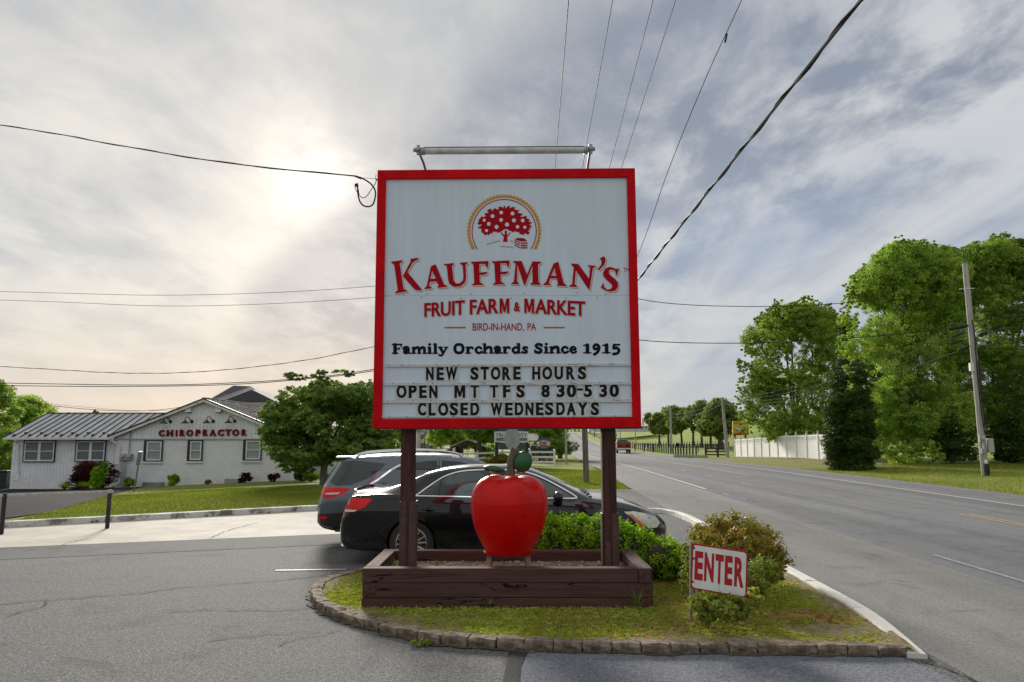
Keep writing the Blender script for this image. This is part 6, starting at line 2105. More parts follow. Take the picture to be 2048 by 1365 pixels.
def right_extra(root, B_, T_):
    L_ = lambda t: B_.lerp(T_, t)
    y = B_.y - .17
    q = at_y(1964, 877, y); m = MB(); m.box(q, (.24, .10, .34)); m.build('meter_box', M_GALV, root, bevel=.01)
    m = MB(); m.lathe([(.10, 0), (.10, .06), (.07, .09), (0, .09)], 16, Matrix.Translation(q + Vector((0, -.05, .02))) @ Matrix.Rotation(PI / 2, 4, 'X')); m.build('meter_dial', mat('meter_glass', (.42, .44, .43), .2), root, smooth=True)
    q = at_y(1967, 902, y); m = MB(); m.box(q, (.20, .10, .22)); m.build('switch_box', M_GALV, root, bevel=.01)
    q = at_y(1966, 890, y); m = MB(); m.tube([q + Vector((0, 0, .2)), q - Vector((0, 0, .2))], .025, 8); m.build('conduit', M_TRIM, root)
    q = at_y(1980, 891, y + .1); m = MB(); m.box(q, (.26, .26, .62), taper=.9); m.build('cabinet', mat('cabinet_grey', (.42, .43, .42), .5), root, bevel=.03)
    q = at_y(1972, 924, y); m = MB(); m.ball(q, (.08, .08, .10), 10, 8); m.build('white_cap', M_TRIM, root, smooth=True)
    q0 = at_y(1972.5, 928, y + .02); q1 = at_y(1975.5, 960, y + .02); m = MB(); m.bar(q0, q1, .19, .12, (0, 1, 0)); m.build('cable_guard', M_BLACK, root)
    q = at_y(1943, 734, y + .1); m = MB(); m.box(q, (.16, .14, .36)); m.build('small_box', M_TRIM, root)
    m = MB(); pts = [at_y(*q, y) for q in ((1944, 640), (1949, 665), (1953, 720), (1960, 800), (1967, 850), (1972, 872))]
    m.tube(pts, .025, 7); m.tube([q + Vector((.09, 0, 0)) for q in pts[2:]], .03, 7); m.build('riser_cable', M_WIRE, root, smooth=True)
    for (a, b, r_) in (((1896, 658), (1936, 651), .085), ((1902, 675), (1930, 664), .055), ((1900, 688), (1926, 680), .055), ((1915, 703), (1939, 692), .075), ((1957, 672), (1975, 664), .09), ((1955, 688), (1982, 684), .06)):
        m = MB(); p0, p1 = at_y(a[0], a[1], y + .1), at_y(b[0], b[1], y + .1); m.tube([p0, p0.lerp(p1, .15), p0.lerp(p1, .85), p1], [r_ * .5, r_, r_, r_ * .5], 10); m.build('splice_case', M_WIRE, root, smooth=True)
    q = at_y(1964, 687, y + .05); m = MB(); m.box(q, (.30, .12, .14)); m.build('tap_box', M_GALV, root)
    m = MB(); q = at_y(1935, 577, y + .05); m.tube([q, q + Vector((-.35, 0, -.02))], .02, 6); m.tube([q + Vector((-.0, 0, 0)), q + Vector((.3, 0, .0))], .02, 6); m.build('insulator', M_TRIM, root)


PR_, PB_, PT_ = pole('tall silvery wooden utility pole with meter boxes, leaning left by the bright trees', (1972, 962), (1930, 527), 33.2, .155, .115, M_POLEL, extra=right_extra)
pole('thin wooden pole leaning left at the end of the white fence', (1456.5, 920), (1444.5, 796), 78, .20, .13, M_POLEL)
pole('short grey utility pole standing at the black post fence', (1343, 906), (1340.5, 815), 108, .17, .13, M_POLEL)
def near_extra(root, B_, T_):
    z = at_y(1160, 425, B_.y).z
    m = MB(); m.bar((T_.x - 1.25, B_.y - .14, z), (T_.x + 1.25, B_.y - .14, z), .10, .12); m.build('crossarm', M_POLED, root)
    for dx in (-1.15, -.45, .45, 1.15):
        m = MB(); m.lathe([(.03, 0), (.03, .06), (.06, .08), (.06, .14), (.03, .17)], 10, Matrix.Translation((T_.x + dx, B_.y - .14, z + .06))); m.build('insulator', M_GALV, root, smooth=True)
P1_, P1B, P1T = pole('thick weathered wooden utility pole on the grass verge just left of the right sign post', (1173, 965), (1155, 400), 31.4, .125, .105, M_POLED, extra=near_extra)
pole('slim grey pole on the verge, second from the sign post', (1133, 926), (1128, 700), 55, .085, .07, M_POLEL)
pole('slim brown based pole near the dark hedge, farthest of the verge poles', (1122, 910), (1118, 760), 74, .10, .08, M_POLEL)
pole('distant thin pole in the meadow right of the red pickup', (1271.5, 893), (1270.5, 850), 128, .10, .08, M_POLEL)
pole('distant thin pole beside the blue roadside sign', (1240.5, 884), (1240, 848), 150, .10, .08, M_POLEL)
# small buildup: black lamp-like post beside the hill road
pp_ = gp(1189, 874)
root = thing('marker_post', 'thin black post on the grass beside the road climbing the hill', 'post', (at_y(1189, 874, 150).x, 150, -.1))
m = MB(); m.tube([at_y(1189, 876, 150), at_y(1189.5, 855, 150)], .07, 6); m.build('post', M_BLACK, root)


# ---- wires
def sag(a, b, s, n=16):
    a = Vector(a); b = Vector(b)
    return [a.lerp(b, i / n) - Vector((0, 0, 4 * s * (i / n) * (1 - i / n))) for i in range(n + 1)]


def wire(label, pts, r, m=None, twist=False, name='power_line', cat='cable', group=None):
    mb = MB(); mb.tube(pts, r, 6)
    if twist:
        P = resample(pts, .25); n = len(P)
        mb.tube([P[i] + Vector((math.cos(i * .9) * r * 1.2, 0, math.sin(i * .9) * r * 1.2)) for i in range(n)], r * .7, 5)
    o = mb.build(name, m or M_WIRE, None, smooth=True); tag(o, label, cat, group)
    return o


def ext(a, b, k):
    return b + (b - a) * k


ups = [((1101, 450), (1137, 0), 'leftmost of the overhead wires rising from behind the sign'), ((1144.5, 450), (1225, 0), 'second overhead wire from the left rising behind the sign lamp'),
       ((1189, 450), (1306, 0), 'third overhead wire, left one of the close pair above the sign'), ((1206, 450), (1351, 0), 'fourth overhead wire, right one of the close pair above the sign')]
for (a, b, lab) in ups:
    A_ = at_y(a[0], a[1], P1B.y - .14)
    r_ = ray(*b); k_ = (A_.z - CAM_H) / r_.z; B_ = Vector((r_.x * k_, r_.y * k_, A_.z))
    wire(lab, [A_, B_, ext(A_, B_, 1.6)], .011, group='overhead lines along the road')
A_ = at_y(1163, 620, P1B.y); r_ = ray(1483, 0); k_ = 7.3 / r_.z; B_ = Vector((r_.x * k_, r_.y * k_, CAM_H + 7.3))
pts = [at_y(1190, 705, P1B.y), at_y(1275, 512, 21.5), at_y(1335, 345, 17.2), at_y(1410, 160, 14.7), at_y(1483, 0, 13.4), at_y(1600, -270, 11.5)]
wire('thin sagging wire with a small black splice, right of the close pair', smooth_path(pts), .008)
q = at_y(1452, 76, 14.0); mb = MB(); mb.tube([q + Vector((-.02, 0, -.09)), q + Vector((.02, 0, .09))], .022, 7); o = mb.build('wire_splice', M_WIRE, None); tag(o, 'small black splice on the thin sagging wire', 'splice')
A_ = at_y(1170, 692, P1B.y); r_ = ray(1722, 0); zc = 6.6 - CAM_H; k_ = zc / r_.z; B_ = Vector((r_.x * k_, r_.y * k_, 6.6))
wire('thick twisted black cable running diagonally to the upper right', sag(A_, B_, .0, 4) + [ext(A_, B_, .8)], .022, twist=True)
# service drop to the sign
EW_ = S(754, 358, .0)
pts = [at_y(-700, 150, 15.5), at_y(0, 250, 12.6), at_y(200, 284, 11.6), at_y(400, 318, 10.6), at_y(560, 338, 9.9), at_y(712, 352, 9.35)]
wire('service cable dropping from the upper left to the red sign frame', smooth_path(pts), .0085, twist=True)
q = at_y
drop = thing('service_loop', 'hanging loop of black wires at the top left corner of the red frame', 'cable', tuple(EW_))
c2 = lambda L: [at_y(690 + x / 13.65, 330 + y / 13.65, 9.2) for x, y in L]
m = MB(); m.tube(c2([(270, 300), (440, 360)]), [.012, .016], 7); m.tube(smooth_path(c2([(420, 345), (560, 410), (700, 510), (800, 640), (832, 780), (815, 920), (770, 1060), (690, 1125), (600, 1135), (500, 1105), (415, 1010), (370, 880), (350, 760), (345, 660), (330, 560)])), .010, 7); m.build('thick_loop', M_WIRE, drop, smooth=True)
m = MB(); m.tube(smooth_path(c2([(860, 400), (830, 500), (780, 580), (710, 680), (640, 790), (570, 870), (500, 895), (430, 870), (385, 800), (370, 700), (340, 540)])), .005, 6); m.tube(smooth_path(c2([(850, 260), (838, 330), (845, 420)])), .004, 6); m.tube(smooth_path(c2([(265, 590), (300, 680), (350, 770)])), .005, 6); m.tube(c2([(440, 345), (860, 380)]), .003, 6); m.build('thin_wires', M_WIRE, drop, smooth=True)
m = MB(); m.tube(c2([(285, 520), (300, 590)]), .014, 7); m.tube(c2([(320, 505), (345, 590)]), .014, 7); m.ball(c2([(862, 398)])[0], .012, 8, 5); m.build('connectors', M_WIRE, drop, smooth=True)
# lines crossing the view to the right hand pole
def crossing(label, pxs, ys, r=.014, m=None, twist=False):
    wire(label, smooth_path([at_y(px, py, Y) for (px, py), Y in zip(pxs, ys)], 8), r, m, twist)
crossing('long thin wire from the left to the leaning pole, upper of the pair', [(-900, 560), (0, 583), (375, 590), (750, 572), (1161, 520)], [46, 42, 40, 38, 31.5], .012, M_WIREG)
crossing('long thin wire on the left, lower of the pair', [(-900, 575), (0, 600), (375, 612), (760, 594), (1162, 550)], [46, 42, 40, 38, 31.5], .012, M_WIREG)
crossing('wire from behind the sign to the top of the leaning pole', [(1162, 560), (1300, 602), (1500, 613), (1700, 605), (1850, 583), (1922, 564)], [31.5, 32.2, 32.5, 32.8, 33.0, 33.1], .016)
crossing('dark wire from behind the sign to the splice cases on the leaning pole', [(1165, 660), (1300, 682), (1500, 686), (1700, 676), (1850, 662), (1905, 656)], [31.5, 32.2, 32.5, 32.8, 33.0, 33.1], .018)
crossing('twisted wire sagging between the left edge and the sign below the middle', [(-800, 690), (0, 733), (250, 746), (420, 742), (600, 722), (745, 694), (1166, 610)], [36, 34, 33, 32.5, 32, 31.6, 31.3], .012, None, True)
crossing('double dark cable from the left edge past the layered tree, upper strand', [(-800, 752), (0, 766), (300, 770), (480, 765), (620, 755), (745, 739), (1168, 668)], [36, 34, 33, 32.5, 32, 31.6, 31.3], .018)
crossing('double dark cable from the left edge past the layered tree, lower strand', [(-800, 757), (0, 771), (300, 772.5), (480, 768), (620, 757), (745, 742), (1168, 674)], [36, 34, 33, 32.5, 32, 31.6, 31.3], .018)
crossing('wire sagging low over the metal roof to the gable peak', [(-500, 745), (0, 792), (60, 803), (120, 813), (200, 820), (280, 822), (350, 816), (395, 806)], [50, 46, 45.6, 45, 44.5, 44, 43.2, 42.5], .016)
crossing('faint wire above the metal roof', [(-500, 755), (100, 808), (180, 815), (260, 821), (340, 820), (396, 808)], [50, 46, 45, 44.4, 43.5, 42.6], .009, M_WIREG)
# lines between the right hand poles
rp = [((1944, 655), (1444, 800), (1340, 828), (1293, 842)), ((1944, 673), (1446, 805), (1341, 833), (1293, 843)), ((1946, 692), (1446, 808), (1341, 835), (1293, 846)), ((1938, 645), (1444, 799), (1340, 826), (1293, 838))]
for k, L_ in enumerate(rp):
    a, b, c = at_y(*L_[0], 33.2), at_y(*L_[1], 78), at_y(*L_[2], 108)
    wire(['line between the right hand poles, second from the top', 'line between the right hand poles, third from the top', 'lowest heavy line between the right hand poles', 'topmost line between the right hand poles'][k], sag(a, b, .9 if k < 3 else .7, 20) + sag(b, c, .5, 8)[1:], .012 if k != 2 else .020, M_WIREG)
for k, (a, b) in enumerate([((1946, 628), (2200, 585)), ((1948, 643), (2200, 612)), ((1974, 664), (2200, 625)), ((1978, 684), (2200, 650))]):
    wire(['thin line leaving the leaning pole to the right, topmost', 'line leaving the leaning pole to the right, second from the top', 'line leaving the dark splice to the right', 'heavy line leaving the leaning pole to the right, lowest'][k], [at_y(a[0], a[1], 33.2), at_y(b[0], b[1], 27)], .012 if k < 3 else .020, M_WIREG)

# ================================================================ FENCES
M_PVC = mat('pvc_white', srgb(238, 239, 240), .5, srgb(224, 222, 218), 3)
wf = thing('white_fence', 'long white panel fence with ball capped posts on the grassy bank', 'fence', (23.6, 68, 0))
fy = [54.5 + 2.42 * i for i in range(12)]
fx = lambda y: 23.0 + (y - 56) * .035
for i, y in enumerate(fy):
    x = fx(y); g_ = H(x, y) - .05
    m = MB(); m.box((x, y, g_ + 1.0), (.14, .14, 2.0)); m.lathe([(.09, 0), (.09, .03), (.05, .05), (.03, .07)], 8, Matrix.Translation((x, y, g_ + 2.0))); m.ball((x, y, g_ + 2.13), .075, 8, 6); m.build('fence_post', M_PVC, wf)
    if i < len(fy) - 1:
        y2 = fy[i + 1]; x2 = fx(y2); g2 = H(x2, y2) - .05
        m = MB(); m.bar((x, y + .07, g_ + 1.84), (x2, y2 - .07, g2 + 1.84), .05, .13); m.bar((x, y + .07, g_ + 1.42), (x2, y2 - .07, g2 + 1.42), .05, .09); m.bar((x, y + .07, g_ + .15), (x2, y2 - .07, g2 + .15), .05, .14); m.build('rail', M_PVC, wf)
        m = MB(); m.bar((x, y + .07, g_ + .78), (x2, y2 - .07, g2 + .78), .025, 1.22); m.build('panel', mat('pvc_panel', srgb(236, 236, 236), .5, srgb(200, 192, 176), 1.2, lo=.62, hi=.80), wf)
        m = MB(); n = 14
        for k in range(n):
            t_ = (k + .5) / n; m.box((x + (x2 - x) * t_, y + .07 + (y2 - y - .14) * t_, (g_ + (g2 - g_) * t_) + 1.63), (.02, .085, .34))
        m.build('lattice', M_PVC, wf)
# black field fence: posts near the road
M_BPOST = mat('black_post', (.018, .017, .016), .8, (.035, .033, .03), 20)
bf = thing('post_fence', 'row of short black posts with wire along the meadow by the road', 'fence', (19.5, 95, -.3))
y = 83.5; i = 0
while y < 200:
    x = 17.6 + .032 * y + (y > 150) * -.6; g_ = H(x, y)
    m = MB(); m.box((x, y, g_ + .62), (.16, .16, 1.25)); m.build('fence_post', M_BPOST, bf)
    y += 1.75 + (y > 120) * .9; i += 1
for z in (.35, .7, 1.05):
    m = MB(); pts = [(17.6 + .032 * yy, yy, H(17.6 + .032 * yy, yy) + z) for yy in np.arange(83.5, 200, 6)]; m.tube(pts, .014, 4); m.build('fence_wire', M_WIREG, bf)
gt = thing('board_gate', 'black four board gate section between the leaning thin pole and the short posts', 'gate', (21, 82, -.1))
ga, gb = at_y(1411, 900, 82.5), at_y(1454, 900, 79)
for t_ in (0, .58, 1):
    q = ga.lerp(gb, t_); g_ = H(q.x, q.y)
    m = MB(); m.box((q.x, q.y, g_ + .70), (.18, .18, 1.45)); m.build('gate_post', M_BPOST, gt)
for z in (.25, .58, .91, 1.26):
    m = MB(); m.bar((ga.x, ga.y - .1, H(ga.x, ga.y) + z), (gb.x, gb.y - .1, H(gb.x, gb.y) + z), .05, .15); m.build('board', M_BPOST, gt)
rf = thing('rail_fence', 'thin dark rail fence crossing the meadow behind the short black posts', 'fence', (26, 110, .3))
fp = [at_y(px, 895, 112 - (px - 1283) * .05) for px in range(1270, 1460, 18)]
fp = [Vector((q.x, q.y, H(q.x, q.y))) for q in fp]
for q in fp:
    m = MB(); m.box((q.x, q.y, q.z + .6), (.11, .11, 1.2)); m.build('fence_post', M_BPOST, rf)
m = MB(); m.tube([q + Vector((0, 0, 1.15)) for q in fp], .05, 5); m.build('rail', M_BPOST, rf)
hf = thing('field_fence', 'far thin wire fence under the meadow trees', 'fence', (34, 135, 1.5))
for k in range(34):
    px = 1285 + k * 5.2; Y = 146 - k * .7; q = at_y(px, 868, Y)
    m = MB(); m.box((q.x, Y, H(q.x, Y) + .55), (.10, .10, 1.1)); m.build('fence_post', M_BPOST, hf)
# fence climbing the hill on the right of the road
hc = thing('hill_fence', 'dark rail fence following the road up the hill', 'fence', (20, 180, 1))
for k in range(26):
    Y = 150 + k * 4.4; x = ROAD_R(Y) + 3.2 + ROAD_BEND(Y); m = MB(); m.box((x, Y, H(x, Y) + .6), (.14, .14, 1.2)); m.build('fence_post', M_BPOST, hc)
for z in (.5, .9, 1.2):
    m = MB(); m.tube([(ROAD_R(Y) + 3.2 + ROAD_BEND(Y), Y, H(ROAD_R(Y) + 3.2 + ROAD_BEND(Y), Y) + z) for Y in np.arange(150, 262, 8)], .06, 4); m.build('rail', M_BPOST, hc)
# mailbox
q = at_y(1356, 912, 92); g_ = H(q.x, 92)
mbx = thing('mailbox', 'dark mailbox on a post beside the short black fence posts', 'mailbox', (q.x, 92, g_))
m = MB(); m.box((q.x, 92, g_ + .55), (.14, .14, 1.1)); m.build('post', M_BPOST, mbx)
m = MB(); m.box((q.x - .1, 92, g_ + 1.2), (.45, .5, .25)); m.tube([(q.x - .1, 91.75, g_ + 1.3), (q.x - .1, 92.25, g_ + 1.3)], .2, 12); m.build('box', M_BPOST, mbx)
# concrete culvert at the drive
q = at_y(1400, 918, 78)
cv = thing('culvert', 'low concrete headwall at the field entrance', 'headwall', (q.x, 78, -.3))
m = MB(); m.bar((q.x - 2.2, 80, H(q.x - 2, 80) + .1), (q.x + .6, 77.5, H(q.x, 78) + .1), .3, .35); m.build('headwall', M_CONC, cv)
# white rail fence behind the cars
wr_ = thing('white_rail_fence', 'white three rail fence behind the parked cars ending near the roadside poles', 'fence', (1.5, 52, 0))
ra = [at_y(830, 925, 56), at_y(901, 925, 53.5), at_y(955, 925, 53), at_y(1005, 925, 52.5), at_y(1060, 925, 52.2), at_y(1109, 925, 52)]
for i, q in enumerate(ra):
    g_ = H(q.x, q.y)
    m = MB(); m.box((q.x, q.y, g_ + .52), (.13, .13, 1.12)); m.box((q.x, q.y, g_ + 1.10), (.16, .16, .05), taper=.4); m.build('fence_post', M_PVC, wr_)
    if i:
        p = ra[i - 1]
        for z in (.25, .58, .92):
            m = MB(); m.bar((p.x, p.y, H(p.x, p.y) + z), (q.x, q.y, g_ + z), .04, .13); m.build('rail', M_PVC, wr_)
wr2 = thing('white_rail_fence', 'farther white rail fence seen through the open timber shed', 'fence', (-2, 75, 0))
ra = [at_y(px, 900, 78) for px in (820, 850, 880, 905, 935, 950)]
for i, q in enumerate(ra):
    g_ = H(q.x, q.y) + .3
    m = MB(); m.box((q.x, q.y, g_ + .7), (.14, .14, 1.5)); m.build('fence_post', M_PVC, wr2)
    if i:
        for z in (.5, .9, 1.3):
            m = MB(); m.bar((ra[i - 1].x, 78, g_ + z), (q.x, 78, g_ + z), .04, .13); m.build('rail', M_PVC, wr2)
# left guard rail
gp_a, gp_b = gp(2, 1070), gp(214, 1058)
gr_ = thing('parking_rail', 'grey pipe rail on two black posts at the left edge in front of the lawn', 'rail', (gp_a.x, gp_a.y, 0))
M_FLAKE = mat('flaked_black', (.02, .02, .02), .7, (.20, .17, .14), 16, lo=.62, hi=.70)
d_ = gp_a - gp_b
for q in (gp_b, gp_a, gp_a + d_ * 1.0, gp_a + d_ * 2.0):
    h_ = .80
    m = MB(); m.tube([(q.x, q.y, -.05), (q.x + .01, q.y, h_)], .042, 12); m.build('post', M_FLAKE, gr_, smooth=True)
m = MB(); m.tube([(gp_b.x + .08, gp_b.y, .76), (gp_a.x, gp_a.y, .755), ((gp_a + d_ * 2).x, (gp_a + d_ * 2).y, .74)], .033, 10); m.build('rail', mat('pipe_grey', (.42, .42, .41), .55, (.30, .29, .27), 12), gr_, smooth=True)

# ================================================================ SIGNS AND HOUSES BEHIND
ss = thing('stop_sign_back', 'grey metal back of an octagonal stop sign on a channel post behind the apple stem', 'sign', (at_y(1024, 900, 37).x, 37, 0))
q = at_y(1024.5, 877, 37); r_ = .405
m = MB(); m.poly([(q.x + r_ * math.cos(R(22.5 + 45 * k)), 37, q.z + r_ * math.sin(R(22.5 + 45 * k)) * 1.45) for k in range(8)], (0, .008, 0)); m.build('plate', mat('alu_dull', (.34, .38, .41), .5, (.28, .32, .35), 5, metal=.3), ss)
m = MB(); m.box((q.x - .03, 36.96, q.z - .9), (.06, .05, 3.4)); m.box((q.x - .08, 36.99, q.z - .9), (.05, .02, 3.4)); m.box((q.x + .02, 36.99, q.z - .9), (.05, .02, 3.4)); m.build('channel_post', M_GALV, ss)
tc_ = thing('clinic_roadside_sign', 'white board reading TRI-COUNTY CHIROPRACTIC partly hidden by the stop sign back', 'sign', (at_y(1023, 890, 50).x, 50, -.1))
TY = 50.0
P_ = lambda x, y, o=0.0: at_y(x, y, TY - o)
m = MB(); m.poly([P_(988.5, 863), P_(1057, 863), P_(1057, 884.5), P_(988.5, 884.5)], (0, .15, 0)); m.build('board', mat('board_white', (.62, .64, .64), .5), tc_)
m = MB(); m.poly([P_(992.5, 876, .02), P_(1053.5, 876, .02), P_(1053.5, 881.3, .02), P_(992.5, 881.3, .02)], (0, .01, 0)); m.build('band', mat('band_dark', (.05, .05, .055), .6), tc_)
m = MB(); m.poly([P_(997, 885, 0), P_(1052, 885, 0), P_(1052, 899, 0), P_(997, 899, 0)], (0, .1, 0)); m.build('lower_panel', mat('panel_navy', (.05, .06, .085), .4), tc_)
m = MB(); m.poly([P_(997, 851, 0), P_(1052, 851, 0), P_(1052, 862.5, 0), P_(997, 862.5, 0)], (0, .1, 0)); m.build('upper_panel', mat('panel_navy', (.05, .06, .085), .4), tc_)
for x in (993.5, 1053.5):
    m = MB(); a = P_(x, 850); b = P_(x, 925); m.box((a.x, TY + .12, (a.z + b.z) / 2), (.22, .22, a.z - b.z)); m.build('post', M_BPOST, tc_)
mpT = lambda px, py, off: at_y(px, py, TY - .02 - off)
text_on('lettering', 'TRI-COUNTY', pxbox(991, 866.2, 1054.5, 873.8), .0, mat('letter_dim', (.09, .09, .095), .6), tc_, .012, mpT)
text_on('lettering', 'CHIROPRACTIC', pxbox(994, 877.2, 1052, 880.6), .01, mat('letter_pale', (.45, .45, .45), .6), tc_, .02, mpT)
bg_ = thing('buggy_rides_sign', 'oval red and white sign reading Buggy Rides with a blue ribbon top', 'sign', (at_y(1087, 900, 58).x, 58, 0))
BY = 58.0
ell = lambda cx_, cy_, rx_, ry_, o, n=28: [at_y(cx_ + rx_ * math.cos(2 * PI * k / n), cy_ + ry_ * math.sin(2 * PI * k / n), BY - o) for k in range(n)]
m = MB(); m.poly(ell(1087.5, 886.5, 12.6, 9.8, 0), (0, .1, 0)); m.build('oval', mat('sign_cream', (.66, .60, .55), .5), bg_)
m = MB(); m.poly([at_y(x, y, BY - .05) for x, y in [(1073.5, 880), (1078, 877.5), (1083, 876), (1092, 876), (1097, 877.5), (1101, 880), (1099.5, 883), (1094, 881), (1087, 880), (1080, 881), (1075, 883.5)]], (0, .03, 0)); m.build('ribbon', mat('ribbon_blue', (.045, .10, .24), .5), bg_)
m = MB(); m.poly([at_y(x, y, BY - .05) for x, y in [(1079, 893), (1096, 893), (1094, 897), (1081, 897)]], (0, .03, 0)); m.build('foot_ribbon', mat('ribbon_teal', (.06, .18, .22), .5), bg_)
mpB = lambda px, py, off: at_y(px, py, BY - .02 - off)
text_on('lettering', 'Buggy', pxbox(1080, 882.4, 1094.5, 887.8), .03, mat('letter_redd', (.40, .03, .04), .6), bg_, .02, mpB)
text_on('lettering', 'Rides', pxbox(1079.5, 887.8, 1096, 892.8), .03, mat('letter_redd', (.40, .03, .04), .6), bg_, .02, mpB)
for x in (1078, 1097):
    a = at_y(x, 890, BY + .15); m = MB(); m.box((a.x, BY + .15, a.z / 2 + .2), (.12, .12, a.z + .8)); m.build('post', M_BPOST, bg_)
# timber shed
M_BARNR = mat('barn_red', (.20, .02, .018), .8, (.14, .018, .015), 8, stretch=(6, 6, .3))
M_RAFT = mat('dark_wood', (.05, .03, .022), .85, (.08, .05, .035), 10)
M_SHROOF = mat('shed_roof', (.40, .40, .38), .6, (.28, .28, .27), 5)
sd = thing('timber_shed', 'small red walled shed with open arched timber frame under the shade tree', 'shed', (at_y(930, 900, 60).x, 61, -.1))
SY = 60.0
q = lambda x, y, Y=SY: at_y(x, y, Y)
zg = -.3
m = MB(); m.poly([q(878, 912), q(904, 912), q(904, 896), q(878, 909)], (0, 2.5, 0)); m.build('lean_to_wall', M_BARNR, sd)
m = MB(); m.poly([q(874, 908), q(905, 894), q(905, 895.6), q(874, 909.6)], (0, 2.8, 0)); m.build('lean_to_roof', M_SHROOF, sd)
m = MB(); a = q(908, 893); m.box((a.x, SY, (a.z + zg) / 2), (.22, .22, a.z - zg)); m.build('post', M_PVC, sd)
m = MB(); a = q(917, 905); m.box((a.x, SY + 1.3, .35), (.5, 2.2, 1.5)); m.build('side_wall', M_BARNR, sd)
for x in (913, 923, 963):
    m = MB(); a = q(x, 892); m.box((a.x, SY + .1, (a.z + zg) / 2), (.20, .20, a.z - zg)); m.build('post', M_RAFT, sd)
m = MB(); m.poly([q(898, 892), q(935, 878), q(935, 880.8), q(900, 895)], (0, 4.0, 0)); m.build('roof_slope', M_SHROOF, sd)
m = MB(); m.poly([q(935, 878), q(974, 894), q(973, 896.5), q(935, 880.8)], (0, 4.0, 0)); m.build('roof_slope', M_SHROOF, sd)
m = MB()
for k in range(10):
    t0 = PI * k / 10; t1 = PI * (k + 1) / 10
    f = lambda t: q(937 - 17 * math.cos(t), 900 - 13 * math.sin(t))
    m.bar(f(t0), f(t1), .14, .30, (0, 1, 0))
m.build('arch_brace', M_RAFT, sd)
m = MB(); m.bar(q(902, 896), q(935, 882), .14, .22, (0, 1, 0)); m.bar(q(935, 882), q(970, 896), .14, .22, (0, 1, 0)); m.build('rafter', M_RAFT, sd)
pv = thing('metal_pavilion', 'open pavilion with a dark ribbed metal roof behind the clinic board', 'pavilion', (at_y(1070, 880, 64).x, 66, 0))
a0, a1, b0_, b1_ = at_y(1040, 882, 62), at_y(1080, 882, 62), at_y(1033, 868, 67), at_y(1073, 868, 67)
m = MB(); m.poly([a0, a1, b1_, b0_], (0, 0, -.06)); m.build('roof', M_ROOFD, pv)
for k in range(11):
    m = MB(); m.bar(a0.lerp(a1, k / 10) + Vector((0, 0, .03)), b0_.lerp(b1_, k / 10) + Vector((0, 0, .03)), .06, .05); m.build('roof_rib', mat('rib_grey', (.14, .15, .16), .8, spec=.1), pv)
for q_ in (a0, a1):
    m = MB(); m.box((q_.x, q_.y + .3, q_.z / 2), (.18, .18, q_.z)); m.build('post', M_RAFT, pv)
# parked buggy shape behind the oval sign
by_ = thing('horse_buggy', 'dark open buggy with blue seat behind the white rail fence', 'buggy', (at_y(1078, 905, 60).x, 60, 0))
bx_ = at_y(1076, 900, 60).x
m = MB(); m.box((bx_, 60, .85), (1.5, 1.1, .35)); m.build('body', M_BLACK, by_, bevel=.04)
m = MB(); m.box((bx_ + .3, 60, 1.2), (.6, 1.0, .35)); m.box((bx_ - .35, 60, 1.15), (.5, 1.0, .25)); m.build('seat', mat('seat_blue', (.03, .07, .18), .6), by_, bevel=.05)
for dx, rr_ in ((-.7, .42), (.7, .5)):
    for dy in (-.6, .6):
        m = MB(); 
        pts = [(bx_ + dx + rr_ * math.cos(2 * PI * k / 20), 60 + dy, rr_ + rr_ * math.sin(2 * PI * k / 20)) for k in range(21)]
        m.tube(pts, .03, 5, cap=False)
        for k in range(8): m.tube([(bx_ + dx, 60 + dy, rr_), pts[int(k * 2.5)]], .014, 4)
        m.build('wheel', M_BLACK, by_)
# far white house left of the trees
wh = thing('white_farmhouse', 'white two storey farmhouse with grey roofs right of the left sign post', 'house', (at_y(842, 880, 75).x, 77, 0))
q = lambda x, y, Y=75: at_y(x, y, Y)
M_HW = mat('clapboard', (.55, .55, .53), .7, (.45, .45, .44), 3, stretch=(1, 1, 12)); M_HR = mat('house_roof', (.26, .26, .27), .8, (.2, .2, .21), 6)
a, b = q(826, 864), q(848, 905)
m = MB(); m.box(((a.x + b.x) / 2, 78, (a.z - .5) / 2), (b.x - a.x, 6, a.z + .5)); m.build('wall', M_HW, wh)
m = MB(); m.poly([q(824, 865), q(849, 865), q(846, 853), q(827, 853)], (0, 6, 0)); m.build('roof', M_HR, wh)
m = MB(); m.poly([q(841, 868, 74.9), q(848, 868, 74.9), q(844.5, 860, 74.9)], (0, .3, 0)); m.build('gable', M_HW, wh)
for x in (842.5, 846):
    for y0_, y1_ in ((870, 878), (886, 896)):
        m = MB(); m.poly([q(x - .9, y0_, 74.9), q(x + .9, y0_, 74.9), q(x + .9, y1_, 74.9), q(x - .9, y1_, 74.9)], (0, .06, 0)); f_ = m.build('window', M_GLASS, wh)
m = MB(); m.box((q(834, 890).x, 74.4, q(834, 890).z), (.14, .14, 2.6)); m.build('porch_post', M_PVC, wh)
m = MB(); m.poly([q(850, 877), q(866, 884), q(866, 903), q(850, 903)], (0, 5, 0)); m.build('annex_wall', mat('annex_tan', (.22, .20, .18), .8), wh)
m = MB(); m.poly([q(849, 875), q(868, 884), q(868, 870), q(860, 864), (q(850, 866))], (0, 3, 0)); m.build('annex_roof', M_HR, wh)
m = MB(); m.poly([q(859.5, 889, 74.9), q(863.5, 889, 74.9), q(863.5, 895, 74.9), q(859.5, 895, 74.9)], (0, .06, 0)); m.build('window', mat('win_blue', (.03, .06, .15), .2), wh)
